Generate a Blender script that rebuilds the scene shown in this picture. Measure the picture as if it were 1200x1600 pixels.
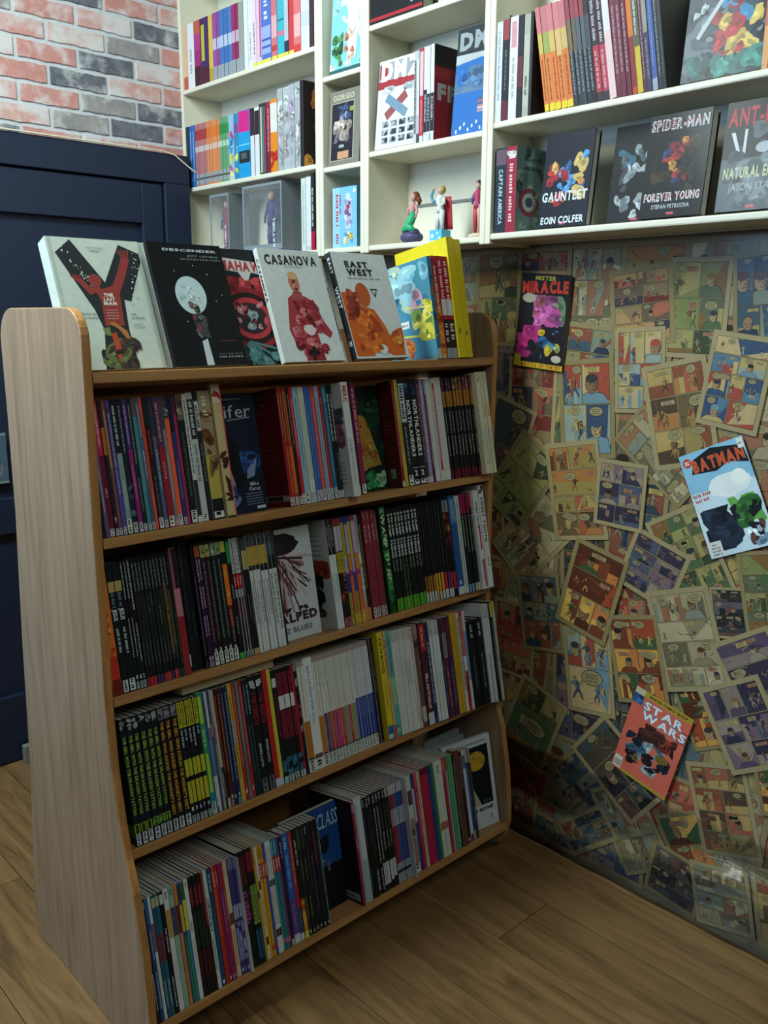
import bpy, bmesh, math, random
from mathutils import Matrix, Vector

for o in list(bpy.data.objects):
    bpy.data.objects.remove(o)
C = bpy.context.scene.collection
scene = bpy.context.scene
R = math.radians

# ------------------------------------------------------------------ camera
cam = bpy.data.cameras.new('camera')
cam.sensor_fit = 'VERTICAL'
cam.sensor_height = 36.0
cam.lens = 31.2835
cam.clip_start = 0.05
cam_ob = bpy.data.objects.new('camera', cam)
C.objects.link(cam_ob)
cam_ob.matrix_world = Matrix(((0.7322, 0.14136, -0.66626, 0),
                              (-0.68107, 0.15934, -0.71467, 0),
                              (0.00514, 0.97705, 0.21295, 1.5),
                              (0, 0, 0, 1)))
scene.camera = cam_ob

# ------------------------------------------------------------------ world, lights, exposure
w = bpy.data.worlds.new('shop_ambient')
scene.world = w
w.use_nodes = True
bg = w.node_tree.nodes['Background']
bg.inputs[0].default_value = (0.60, 0.80, 1.0, 1)
bg.inputs[1].default_value = 0.05


def area(name, loc, target, size, size_y, power, col):
    l = bpy.data.lights.new(name, 'AREA')
    l.shape = 'RECTANGLE'
    l.size = size
    l.size_y = size_y
    l.energy = power
    l.color = col
    o = bpy.data.objects.new(name, l)
    C.objects.link(o)
    o.location = loc
    d = Vector(target) - Vector(loc)
    o.rotation_euler = d.to_track_quat('-Z', 'Y').to_euler()
    return o


# ceiling fluorescent fixtures of the shop and its street window behind to the left
area('ceiling_light', (0.15, 1.9, 2.80), (1.1, 1.9, 1.3), 0.35, 1.3, 66, (0.86, 1.0, 0.97))
area('ceiling_light', (0.4, -0.8, 2.85), (0.9, 0.4, 0.6), 0.35, 1.3, 25, (0.88, 1.0, 0.96))
area('window_daylight', (-2.2, 2.5, 2.2), (0.7, 1.8, 1.45), 1.1, 1.1, 62, (0.36, 0.60, 1.0))

scene.view_settings.view_transform = 'Standard'
scene.view_settings.look = 'None'
scene.view_settings.gamma = 1.0
scene.view_settings.use_curve_mapping = False
scene.view_settings.exposure = 0.0


# ------------------------------------------------------------------ helpers
def lin(c):
    return c / 12.92 if c <= 0.04045 else ((c + 0.055) / 1.055) ** 2.4


def hx(s):
    s = s.strip('#')
    if len(s) == 3:
        s = ''.join(ch * 2 for ch in s)
    return tuple(lin(int(s[i:i + 2], 16) / 255.0) for i in (0, 2, 4))


def tag(o, label=None, cat=None, group=None, kind=None):
    if label:
        o['label'] = label
    if cat:
        o['category'] = cat
    if group:
        o['group'] = group
    if kind:
        o['kind'] = kind
    return o


def empty(name, loc=(0, 0, 0), rot=(0, 0, 0)):
    o = bpy.data.objects.new(name, None)
    o.empty_display_size = 0.05
    C.objects.link(o)
    o.location = loc
    o.rotation_euler = rot
    return o


def nodes_of(name):
    m = bpy.data.materials.new(name)
    m.use_nodes = True
    nt = m.node_tree
    return m, nt, nt.nodes, nt.links, nt.nodes['Principled BSDF']


def mat_print(name, rough, coat=0.0, noise=0.12, scale=60):
    """printed paper / card: the ink colours sit on the faces as an attribute"""
    m, nt, N, L, b = nodes_of(name)
    a = N.new('ShaderNodeVertexColor')
    a.layer_name = 'Col'
    t = N.new('ShaderNodeTexCoord')
    n = N.new('ShaderNodeTexNoise')
    n.inputs['Scale'].default_value = scale
    n.inputs['Detail'].default_value = 4
    r = N.new('ShaderNodeMapRange')
    r.inputs['To Min'].default_value = 1 - noise
    r.inputs['To Max'].default_value = 1 + noise
    mx = N.new('ShaderNodeVectorMath')
    mx.operation = 'MULTIPLY'
    L.new(t.outputs['Object'], n.inputs['Vector'])
    L.new(n.outputs['Fac'], r.inputs['Value'])
    L.new(a.outputs['Color'], mx.inputs[0])
    L.new(r.outputs['Result'], mx.inputs[1])
    L.new(mx.outputs['Vector'], b.inputs['Base Color'])
    b.inputs['Roughness'].default_value = rough
    b.inputs['Coat Weight'].default_value = coat
    b.inputs['Coat Roughness'].default_value = 0.12
    b.inputs['Specular IOR Level'].default_value = 0.2
    return m


def mat_plain(name, col, rough=0.5, noise=0.08, scale=40, bump=0.0, metal=0.0, alpha=1.0, trans=0.0):
    m, nt, N, L, b = nodes_of(name)
    t = N.new('ShaderNodeTexCoord')
    n = N.new('ShaderNodeTexNoise')
    n.inputs['Scale'].default_value = scale
    n.inputs['Detail'].default_value = 5
    r = N.new('ShaderNodeMixRGB')
    c = hx(col)
    r.inputs[1].default_value = tuple(x * (1 - noise) for x in c) + (1,)
    r.inputs[2].default_value = tuple(min(1, x * (1 + noise)) for x in c) + (1,)
    L.new(t.outputs['Object'], n.inputs['Vector'])
    L.new(n.outputs['Fac'], r.inputs[0])
    L.new(r.outputs[0], b.inputs['Base Color'])
    b.inputs['Roughness'].default_value = rough
    b.inputs['Metallic'].default_value = metal
    b.inputs['Alpha'].default_value = alpha
    b.inputs['Transmission Weight'].default_value = trans
    if bump:
        bp = N.new('ShaderNodeBump')
        bp.inputs['Strength'].default_value = bump
        bp.inputs['Distance'].default_value = 0.004
        L.new(n.outputs['Fac'], bp.inputs['Height'])
        L.new(bp.outputs['Normal'], b.inputs['Normal'])
    return m


def mat_wood(name, c0, c1, c2, axis='Z', stretch=14.0, scale=3.2, rough=0.42, rings=1.0, rand=0.0, gloss=0.5):
    """straight grained veneer; axis = grain direction"""
    m, nt, N, L, b = nodes_of(name)
    t = N.new('ShaderNodeTexCoord')
    mp = N.new('ShaderNodeMapping')
    s = {'X': (1, stretch, stretch), 'Y': (stretch, 1, stretch), 'Z': (stretch, stretch, 1)}[axis]
    mp.inputs['Scale'].default_value = s
    L.new(t.outputs['Object'], mp.inputs['Vector'])
    oi = N.new('ShaderNodeObjectInfo')
    sh = N.new('ShaderNodeVectorMath')
    sh.operation = 'MULTIPLY_ADD'
    sh.inputs[1].default_value = (1, 1, 1)
    mul = N.new('ShaderNodeVectorMath')
    mul.operation = 'SCALE'
    mul.inputs[0].default_value = (37.0, 53.0, 29.0)
    L.new(oi.outputs['Random'], mul.inputs['Scale'])
    L.new(mp.outputs['Vector'], sh.inputs[0])
    L.new(mul.outputs['Vector'], sh.inputs[2])
    n1 = N.new('ShaderNodeTexNoise')
    n1.inputs['Scale'].default_value = scale
    n1.inputs['Detail'].default_value = 8
    n1.inputs['Roughness'].default_value = 0.62
    n1.inputs['Distortion'].default_value = 0.6 * rings
    n2 = N.new('ShaderNodeTexNoise')
    n2.inputs['Scale'].default_value = scale * 7
    n2.inputs['Detail'].default_value = 4
    L.new(sh.outputs['Vector'], n1.inputs['Vector'])
    L.new(sh.outputs['Vector'], n2.inputs['Vector'])
    mixf = N.new('ShaderNodeMath')
    mixf.operation = 'MULTIPLY_ADD'
    mixf.inputs[1].default_value = 0.25
    L.new(n2.outputs['Fac'], mixf.inputs[0])
    L.new(n1.outputs['Fac'], mixf.inputs[2])
    rp = N.new('ShaderNodeValToRGB')
    e = rp.color_ramp.elements
    e[0].position = 0.40
    e[0].color = hx(c0) + (1,)
    e[1].position = 0.78
    e[1].color = hx(c2) + (1,)
    k = e.new(0.58)
    k.color = hx(c1) + (1,)
    L.new(mixf.outputs[0], rp.inputs[0])
    hsv = N.new('ShaderNodeHueSaturation')
    mr = N.new('ShaderNodeMapRange')
    mr.inputs['To Min'].default_value = 1 - rand
    mr.inputs['To Max'].default_value = 1 + rand
    L.new(oi.outputs['Random'], mr.inputs['Value'])
    L.new(mr.outputs['Result'], hsv.inputs['Value'])
    L.new(rp.outputs['Color'], hsv.inputs['Color'])
    L.new(hsv.outputs['Color'], b.inputs['Base Color'])
    b.inputs['Roughness'].default_value = rough
    b.inputs['Specular IOR Level'].default_value = gloss
    bp = N.new('ShaderNodeBump')
    bp.inputs['Strength'].default_value = 0.12
    bp.inputs['Distance'].default_value = 0.002
    L.new(mixf.outputs[0], bp.inputs['Height'])
    L.new(bp.outputs['Normal'], b.inputs['Normal'])
    return m


M = {}
M['print'] = mat_print('printed_cover_stock', 0.5, 0.06)
M['page'] = mat_print('old_newsprint_under_film', 0.6, 0.12, 0.16, 22)
M['pages'] = mat_plain('paper_block', 'b9b6a8', 0.8, 0.2, 220)
M['oak'] = mat_wood('oak_veneer_upright', '6e5941', '866e53', '967d62', 'Z', 16, 2.6, 0.36)
M['oakx'] = mat_wood('oak_veneer_shelf', '82592f', '9c7040', 'ab7f4b', 'X', 16, 2.6, 0.42)
M['oakedge'] = mat_wood('oak_edge_band', '8c5f33', 'a5743f', 'b2814b', 'Z', 20, 3, 0.42)
M['white'] = mat_plain('cream_painted_wood', 'd3cfbb', 0.42, 0.03, 12)
M['door'] = mat_plain('navy_painted_door', '0e1c34', 0.55, 0.1, 6, 0.05)
M['mortar'] = mat_plain('pale_mortar', 'b9bcbf', 0.9, 0.15, 60, 0.5)
M['skirt'] = mat_plain('grey_skirting', '75736e', 0.6)
M['plank'] = mat_wood('oak_laminate_plank', '4d3921', '6d5131', '80623d', 'Y', 9, 2.2, 0.38, 2.0, 0.10, 0.5)
M['subfloor'] = mat_plain('dark_subfloor', '2a2018', 0.9)
M['wallbase'] = mat_plain('collage_backing', '6f6650', 0.8, 0.2, 30)
M['plaster'] = mat_plain('plaster_wall', '9a9a94', 0.8)
M['card'] = mat_plain('brown_card', 'a89978', 0.8, 0.1, 50)
M['greyplastic'] = mat_plain('grey_plastic', '8d9698', 0.45, 0.06, 30)
M['clear'] = mat_plain('clear_plastic', 'e8f0f4', 0.08, 0.02, 10, 0, 0, 0.05)
M['cable'] = mat_plain('cream_cable', 'cfc8ae', 0.5)
M['foil'] = mat_print('silver_foil_wrap', 0.22, 0.5, 0.35, 90)


def mat_film():
    m = bpy.data.materials.new('clear_cling_film')
    m.use_nodes = True
    N, L = m.node_tree.nodes, m.node_tree.links
    N.remove(N['Principled BSDF'])
    out = N['Material Output']
    tr = N.new('ShaderNodeBsdfTransparent')
    gl = N.new('ShaderNodeBsdfGlossy')
    gl.inputs['Roughness'].default_value = 0.16
    gl.inputs['Color'].default_value = (1, 1, 1, 1)
    fr = N.new('ShaderNodeFresnel')
    fr.inputs['IOR'].default_value = 1.2
    t = N.new('ShaderNodeTexCoord')
    n = N.new('ShaderNodeTexNoise')
    n.inputs['Scale'].default_value = 9
    n.inputs['Detail'].default_value = 2
    n.inputs['Distortion'].default_value = 0.4
    bp = N.new('ShaderNodeBump')
    bp.inputs['Strength'].default_value = 0.35
    bp.inputs['Distance'].default_value = 0.02
    L.new(t.outputs['Object'], n.inputs['Vector'])
    L.new(n.outputs['Fac'], bp.inputs['Height'])
    L.new(bp.outputs['Normal'], gl.inputs['Normal'])
    L.new(bp.outputs['Normal'], fr.inputs['Normal'])
    mx = N.new('ShaderNodeMixShader')
    L.new(fr.outputs['Fac'], mx.inputs['Fac'])
    L.new(tr.outputs[0], mx.inputs[1])
    L.new(gl.outputs[0], mx.inputs[2])
    L.new(mx.outputs[0], out.inputs['Surface'])
    return m


M['film'] = mat_film()


# ------------------------------------------------------------------ mesh builders
class Geo:
    """faces with an ink colour each -> one mesh object"""

    def __init__(self):
        self.v, self.f, self.c = [], [], []

    def face(self, pts, col):
        i = len(self.v)
        self.v.extend(pts)
        self.f.append(tuple(range(i, i + len(pts))))
        self.c.append(col)

    def box(self, a, b, col):
        (x0, y0, z0), (x1, y1, z1) = a, b
        p = [(x0, y0, z0), (x1, y0, z0), (x1, y1, z0), (x0, y1, z0),
             (x0, y0, z1), (x1, y0, z1), (x1, y1, z1), (x0, y1, z1)]
        i = len(self.v)
        self.v.extend(p)
        for q in ((3, 2, 1, 0), (4, 5, 6, 7), (0, 1, 5, 4), (1, 2, 6, 5), (2, 3, 7, 6), (3, 0, 4, 7)):
            self.f.append(tuple(i + k for k in q))
            self.c.append(col)

    def art(self, A, fn):
        """lay a painted sheet down; fn(u, v, layer height) -> xyz"""
        for i, (pts, col, lay) in enumerate(A.items):
            k = lay + (i % 40) / 48
            self.face([fn(u, v, 0.00011 * k) for u, v in pts], col)

    def tube(self, pts, radii, col, n=8, cap=True):
        """round swept body through pts"""
        rings = []
        P = [Vector(p) for p in pts]
        for k, p in enumerate(P):
            d = (P[min(k + 1, len(P) - 1)] - P[max(k - 1, 0)]).normalized()
            u = d.cross(Vector((0.21, 0.97, 0.13))).normalized()
            v = d.cross(u)
            rr = radii[k] if isinstance(radii, (list, tuple)) else radii
            i = len(self.v)
            self.v.extend([tuple(p + (u * math.cos(2 * math.pi * j / n) + v * math.sin(2 * math.pi * j / n)) * rr) for j in range(n)])
            rings.append(i)
        for a, b in zip(rings, rings[1:]):
            for j in range(n):
                self.f.append((a + j, b + j, b + (j + 1) % n, a + (j + 1) % n))
                self.c.append(col)
        if cap:
            self.f.append(tuple(rings[0] + j for j in range(n)))
            self.c.append(col)
            self.f.append(tuple(rings[-1] + n - 1 - j for j in range(n)))
            self.c.append(col)

    def ball(self, c, r, col, n=12, m=8):
        i = len(self.v)
        rx, ry, rz = r if isinstance(r, tuple) else (r, r, r)
        for a in range(m + 1):
            th = math.pi * a / m
            for b in range(n):
                ph = 2 * math.pi * b / n
                self.v.append((c[0] + rx * math.sin(th) * math.cos(ph), c[1] + ry * math.sin(th) * math.sin(ph), c[2] + rz * math.cos(th)))
        for a in range(m):
            for b in range(n):
                self.f.append((i + a * n + b, i + (a + 1) * n + b, i + (a + 1) * n + (b + 1) % n, i + a * n + (b + 1) % n))
                self.c.append(col)

    def build(self, name, mat, parent=None, smooth=False):
        me = bpy.data.meshes.new(name)
        me.from_pydata(self.v, [], self.f)
        at = me.color_attributes.new('Col', 'FLOAT_COLOR', 'CORNER')
        buf = []
        for f, c in zip(self.f, self.c):
            buf.extend((c[0], c[1], c[2], 1.0) * len(f))
        at.data.foreach_set('color', buf)
        if smooth:
            me.polygons.foreach_set('use_smooth', [True] * len(me.polygons))
        me.materials.append(M[mat] if isinstance(mat, str) else mat)
        me.update()
        o = bpy.data.objects.new(name, me)
        C.objects.link(o)
        if parent:
            o.parent = parent
        return o


def bevel(o, wdt=0.002, seg=2):
    md = o.modifiers.new('bevel', 'BEVEL')
    md.width = wdt
    md.segments = seg
    md.limit_method = 'ANGLE'
    return o


def boxobj(name, a, b, mat, parent=None, bev=0.0):
    g = Geo()
    g.box(a, b, (0.5, 0.5, 0.5))
    o = g.build(name, mat, parent)
    if bev:
        bevel(o, bev)
    return o


GLY = {}


def glyph(ch, bold):
    k = (ch, bold)
    if k in GLY:
        return GLY[k]
    cu = bpy.data.curves.new('g', 'FONT')
    cu.body = ch
    cu.resolution_u = 2
    cu.offset = 0.034 if bold == 1 else (0.06 if bold == 2 else 0.0)
    ob = bpy.data.objects.new('g', cu)
    C.objects.link(ob)
    dg = bpy.context.evaluated_depsgraph_get()
    ev = ob.evaluated_get(dg)
    me = ev.to_mesh()
    vs = [(v.co.x, v.co.y) for v in me.vertices]
    fs = [tuple(p.vertices) for p in me.polygons]
    ev.to_mesh_clear()
    bpy.data.objects.remove(ob)
    bpy.data.curves.remove(cu)
    if vs:
        x0 = min(v[0] for v in vs)
        x1 = max(v[0] for v in vs)
        vs = [(v[0] - x0, v[1]) for v in vs]
        GLY[k] = (vs, fs, x1 - x0)
    else:
        GLY[k] = ([], [], 0.25)
    return GLY[k]


class Art:
    """a printed sheet in metres, u to the right and v up"""

    def __init__(self, w, h, seed=0):
        self.w, self.h, self.items = w, h, []
        self.rng = random.Random(seed)

    def poly(self, pts, col, lay=1):
        self.items.append((pts, hx(col) if isinstance(col, str) else col, lay))

    def rect(self, u0, v0, u1, v1, col, lay=1):
        self.poly([(u0, v0), (u1, v0), (u1, v1), (u0, v1)], col, lay)

    def ell(self, cu, cv, ru, rv, col, lay=2, n=14, rough=0.0, rot=0.0):
        p = []
        for k in range(n):
            a = 2 * math.pi * k / n
            q = 1 + self.rng.uniform(-rough, rough)
            x, y = ru * q * math.cos(a), rv * q * math.sin(a)
            p.append((cu + x * math.cos(rot) - y * math.sin(rot), cv + x * math.sin(rot) + y * math.cos(rot)))
        p = [(min(max(x, 0), self.w), min(max(y, 0), self.h)) for x, y in p]
        self.poly(p, col, lay)

    def line(self, a, b, wd, col, lay=2):
        d = Vector((b[0] - a[0], b[1] - a[1]))
        if d.length < 1e-6:
            return
        n = Vector((-d.y, d.x)).normalized() * wd / 2
        self.poly([(min(max(x, 0), self.w), min(max(y, 0), self.h)) for x, y in [(a[0] - n.x, a[1] - n.y), (b[0] - n.x, b[1] - n.y), (b[0] + n.x, b[1] + n.y), (a[0] + n.x, a[1] + n.y)]], col, lay)

    def text(self, s, u, v, height, col, width=None, rot=0.0, bold=1, lay=4, align='c', shear=0.0):
        """centred lettering; width stretches the line to fit"""
        pen, parts = 0.0, []
        for ch in s:
            vs, fs, wd = glyph(ch, bold)
            parts.append((pen, vs, fs))
            pen += wd + 0.09
        pen -= 0.09
        sy = height / 0.72
        sx = (width / pen) if width else sy
        off = {'c': -pen * sx / 2, 'l': 0, 'r': -pen * sx}[align]
        cr, sr = math.cos(rot), math.sin(rot)
        c = hx(col)
        for p0, vs, fs in parts:
            q = []
            for x, y in vs:
                a, b = off + (p0 + x) * sx + shear * y * sy, y * sy - height / 2
                q.append((u + a * cr - b * sr, v + a * sr + b * cr))
            for f in fs:
                self.items.append(([q[i] for i in f], c, lay))

    def scrib(self, u, v, length, height, col, rot=0.0, lay=4, word=3.2):
        """lettering too small to read: a broken row of strokes"""
        c = hx(col)
        cr, sr = math.cos(rot), math.sin(rot)
        x = -length / 2
        while x < length / 2:
            nl = self.rng.randint(2, 6)
            for _ in range(nl):
                wd = height * self.rng.uniform(0.28, 0.5)
                if x + wd > length / 2:
                    x = length
                    break
                hh = height * self.rng.uniform(0.7, 1.0)
                q = [(x, -height / 2), (x + wd, -height / 2), (x + wd, -height / 2 + hh), (x, -height / 2 + hh)]
                self.items.append(([(u + a * cr - b * sr, v + a * sr + b * cr) for a, b in q], c, lay))
                x += wd + height * 0.22
            x += height * 0.45

    def blobs(self, u0, v0, u1, v1, cols, n, smin, smax, lay=2):
        for k in range(n):
            r = self.rng
            ru, rv = r.uniform(smin, smax), r.uniform(smin, smax)
            cu = r.uniform(u0 + ru * .6, max(u0 + ru * .6, u1 - ru * .6))
            cv = r.uniform(v0 + rv * .6, max(v0 + rv * .6, v1 - rv * .6))
            col = hx(r.choice(cols))
            p = []
            m = r.randint(9, 13)
            a0, a1, a2 = r.uniform(0, 6), r.uniform(0, 6), r.uniform(0, 6)
            k1, k2 = r.uniform(.1, .35), r.uniform(.05, .25)
            for j in range(m):
                a = 2 * math.pi * j / m
                q = 1 + k1 * math.sin(2 * a + a1) + k2 * math.sin(3 * a + a2)
                x, y = ru * q * math.cos(a), rv * q * math.sin(a)
                x, y = x * math.cos(a0) - y * math.sin(a0), x * math.sin(a0) + y * math.cos(a0)
                p.append((min(max(cu + x, u0), u1), min(max(cv + y, v0), v1)))
            self.items.append((p, col, lay + (k % 3)))
            if min(ru, rv) > 0.0025:                       # a shade and a light inside each painted shape
                for f, q, dx in ((0.55, .5, .3), (1.45, .32, -.35)):
                    if r.random() < .75:
                        ox, oy = cu + ru * dx * r.uniform(.3, 1), cv + rv * r.uniform(-.4, .4)
                        self.items.append(([(min(max(ox + (x - cu) * q, u0), u1), min(max(oy + (y - cv) * q * .8, v0), v1)) for x, y in p],
                                           tuple(min(1, c * f) for c in col), lay + (k % 3) + (1 if f < 1 else 2)))


def colour_name(h):
    import colorsys
    h = h.strip('#')
    if len(h) == 3:
        h = ''.join(c * 2 for c in h)
    r, g, b = (int(h[i:i + 2], 16) / 255 for i in (0, 2, 4))
    hh, l, s = colorsys.rgb_to_hls(r, g, b)
    hh *= 360
    if l < 0.12:
        return 'black'
    if s < 0.16:
        return 'dark grey' if l < 0.3 else 'grey' if l < 0.55 else 'pale grey' if l < 0.78 else 'white'
    nm = ('red' if hh < 14 else 'rust orange' if hh < 32 else 'ochre' if hh < 48 else 'yellow' if hh < 64 else 'green' if hh < 158 else
          'teal' if hh < 196 else 'blue' if hh < 246 else 'purple' if hh < 290 else 'magenta' if hh < 338 else 'crimson')
    if nm == 'ochre' and l < 0.33:
        nm = 'brown'
    return ('dark ' if l < 0.25 else 'pale ' if l > 0.72 else '') + nm


ORD = ['first', 'second', 'third', 'fourth', 'fifth', 'sixth', 'seventh', 'eighth', 'ninth', 'tenth', 'eleventh', 'twelfth', 'thirteenth',
       'fourteenth', 'fifteenth', 'sixteenth', 'seventeenth', 'eighteenth', 'nineteenth', 'twentieth', 'twenty-first', 'twenty-second',
       'twenty-third', 'twenty-fourth', 'twenty-fifth', 'twenty-sixth', 'twenty-seventh', 'twenty-eighth', 'twenty-ninth', 'thirtieth',
       'thirty-first', 'thirty-second', 'thirty-third', 'thirty-fourth', 'thirty-fifth', 'thirty-sixth']


# ------------------------------------------------------------------ a book
def make_book(t, H, D, base, spine=None, front=None, back=None, hard=False, mat='print', name=None, pagecol='pages'):
    """spine in the plane y=0 facing -y, thickness along +x, pages run to +y; front board on the +x side"""
    root = empty(name or ('hardback_book' if hard else 'slim_paperback' if t < 0.0085 else 'paperback_book'))
    c = 0.0028 if hard else 0.0006
    ov = 0.003 if hard else 0.0006
    col = hx(base)
    g = Geo()
    c = min(c, t * 0.25)
    g.box((0, 0, 0), (t, c, H), col)
    g.box((0, c, 0), (c, D, H), col)
    g.box((t - c, c, 0), (t, D, H), col)
    e = 0.0001
    if spine:
        g.art(spine, lambda u, v, k: (u, -k - e, v))
    if front:
        g.art(front, lambda u, v, k: (t + k + e, u, v))
    if back:
        g.art(back, lambda u, v, k: (-k - e, D - u, v))
    g.build('cover', mat, root)
    p = Geo()
    p.box((c, c, ov), (t - c, D - ov, H - ov), (0.5, 0.5, 0.5))
    p.build('page_block', pagecol, root)
    return root


def spine_art(t, H, ops, seed):
    A = Art(t, H, seed)
    for op in ops:
        k = op[0]
        p = op[2:].split(':')
        v0, v1, col = float(p[0]) * H, float(p[1]) * H, p[2]
        if k == 'b':
            A.rect(t * 0.03, v0, t * 0.97, v1, col, 1)
        elif k == 'h':                       # band over part of the width
            A.rect(float(p[3]) * t, v0, float(p[4]) * t, v1, col, 2)
        elif k == 't':
            fr = float(p[3]) if len(p) > 3 else 0.42
            A.scrib(t / 2, (v0 + v1) / 2, v1 - v0, t * fr, col, -math.pi / 2)
        elif k == 'T':
            fr = float(p[4]) if len(p) > 4 else 0.5
            A.text(p[3].replace('_', ' '), t / 2, (v0 + v1) / 2, t * fr, col, v1 - v0, -math.pi / 2, 1)
        elif k == 'N':                       # upright figure or word across the spine
            A.text(p[3].replace('_', ' '), t / 2, (v0 + v1) / 2, v1 - v0, col, t * 0.5, 0, 1)
        elif k == 'o':
            cols = p[2].split(',')
            A.blobs(0.0003, v0, t - 0.0003, v1, cols, int(p[3]) if len(p) > 3 else 6, t * 0.15, max(t * 0.5, (v1 - v0) * 0.12), 2)
        elif k == 'x':                       # publisher's box with broken lettering
            A.rect(t * 0.1, v0, t * 0.9, v1, col, 2)
            A.scrib(t / 2, (v0 + v1) / 2, (v1 - v0) * 0.85, t * 0.5, '15151a', -math.pi / 2, 4)
    return A


TILT = R(11)
SHELF = {1: (1.5365, 1.402), 2: (1.5355, 1.094), 3: (1.5365, 0.776), 4: (1.5045, 0.458), 5: (1.4330, 0.0970)}   # front edge (y, z) of each rack shelf
WROW = {'a': (2.2775,), 'b': (1.9515,), 'c': (1.7035,)}


def on_shelf(o, k, x, setback=0.0, up=0.0006, lean=0.0, turn=0.0, back=0.0):
    y, z = SHELF[k]
    m = Matrix.Translation((0, y, z)) @ Matrix.Rotation(-TILT, 4, 'X') @ Matrix.Translation((x, setback, up)) @ Matrix.Rotation(-back, 4, 'X') @ Matrix.Rotation(turn, 4, 'Z') @ Matrix.Rotation(lean, 4, 'Y')
    o.matrix_world = m


def on_wall_shelf(o, y, z, setback=0.0, lean=0.0, turn=0.0, tilt=0.0):
    """white wall units: rows run towards -y, spines face -x"""
    m = Matrix.Translation((1.775, y, z + 0.0006)) @ Matrix.Rotation(R(-90), 4, 'Z') @ Matrix.Translation((0, setback, 0)) @ Matrix.Rotation(turn, 4, 'Z') @ Matrix.Rotation(-tilt, 4, 'X') @ Matrix.Rotation(lean, 4, 'Y')
    o.matrix_world = m


ARTS = {}
BOOKN = [0]


def run_books(rows, where, runname, group, place, nm=None):
    """one line per book: end position, height mm, colour, marks"""
    lines = [l.strip() for l in rows.strip().split('\n') if l.strip()]
    x = float(lines[0])
    for i, l in enumerate(lines[1:]):
        f = l.split()
        x1, H, base, ops = float(f[0]), float(f[1]) / 1000, f[2], f[3:]
        D, hard, sb, lean, front, back, det, mat, gap = 0.168, False, 0.0, 0.0, None, None, '', 'print', 0.0
        sp = []
        for op in ops:
            k, a = op[0], op[2:]
            if k == 'D':
                D = float(a) / 1000
            elif k == 'k':
                hard = True
            elif k == 's':
                sb = float(a) / 1000
            elif k == 'l':
                lean = R(float(a))
            elif k == 'F':
                front = a
            elif k == 'B':
                back = a
            elif k == 'n':
                det = ' ' + a.replace('_', ' ')
            elif k == 'm':
                mat = a
            elif k == 'g':
                x = float(a)
            else:
                sp.append(op)
        t = abs(x1 - x)
        t -= min(0.0013, t * 0.14)
        front = ARTS[front](D, H) if front else None
        back = ARTS[back](D, H) if back else None
        BOOKN[0] += 1
        b = make_book(t, H, D, base, spine_art(t, H, sp, BOOKN[0]), front, back, hard, mat, nm)
        place(b, x, sb + ((BOOKN[0] * 7) % 5) * 0.0004, lean)
        kind = 'hardback' if hard else 'paperback'
        if det.count(' ') > 4:
            kind = 'book'
        tag(b, '%s %s%s, %s in %s' % (colour_name(base), kind, det, ORD[i], runname), 'book', group)
        x = x1


def faceout(t, H, D, base, front, label, hard=False, spine=None, group=None, name=None, mat='print'):
    b = make_book(t, H, D, base, spine, front, None, hard, mat, name)
    tag(b, label, 'book', group)
    return b

# ================================================================== THE ROOM
XW = 1.942          # collage wall face
YB = 2.972          # brick wall face
floor = boxobj('floor', (-3.0, -2.5, -0.03), (2.06, 3.1, -0.004), 'subfloor')
tag(floor, kind='structure')
pr = random.Random(5)
SEAM = [round(1.915 - 0.1935 * k, 4) for k in range(-1, 25)]
for k in range(len(SEAM) - 1):
    x1, x0 = SEAM[k], SEAM[k + 1]
    x1 = min(x1, 1.955)
    if x1 - x0 < 0.01:
        continue
    j = 1.213 if abs(x0 - 1.53) < 0.02 else (0.30 + 0.02 * (k % 3) if x0 > 0.9 else pr.uniform(-1.2, 1.6))
    ys = [-2.5]
    y = j
    while y > -2.4:
        ys.insert(1, y)
        y -= 1.38
    y = j + 1.38
    while y < 2.95:
        ys.append(y)
        y += 1.38
    ys.append(2.972)
    for a, b in zip(ys, ys[1:]):
        if b - a < 0.02:
            continue
        L_, W_ = b - a - 0.0022, x1 - x0 - 0.0022
        g = Geo()
        g.box((-W_ / 2, -L_ / 2, 0), (W_ / 2, L_ / 2, 0.004), (.5, .5, .5))
        o = g.build('plank', 'plank', floor)
        o.location = ((x0 + x1) / 2, (a + b) / 2, -0.004)

wall_right = boxobj('wall_right', (XW, -2.5, -0.004), (2.06, 3.1, 2.95), 'wallbase')
tag(wall_right, kind='structure')
wall_back = boxobj('wall_back', (-3.0, YB, -0.004), (XW - 0.001, 3.1, 2.95), 'mortar')
tag(wall_back, kind='structure')


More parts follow.
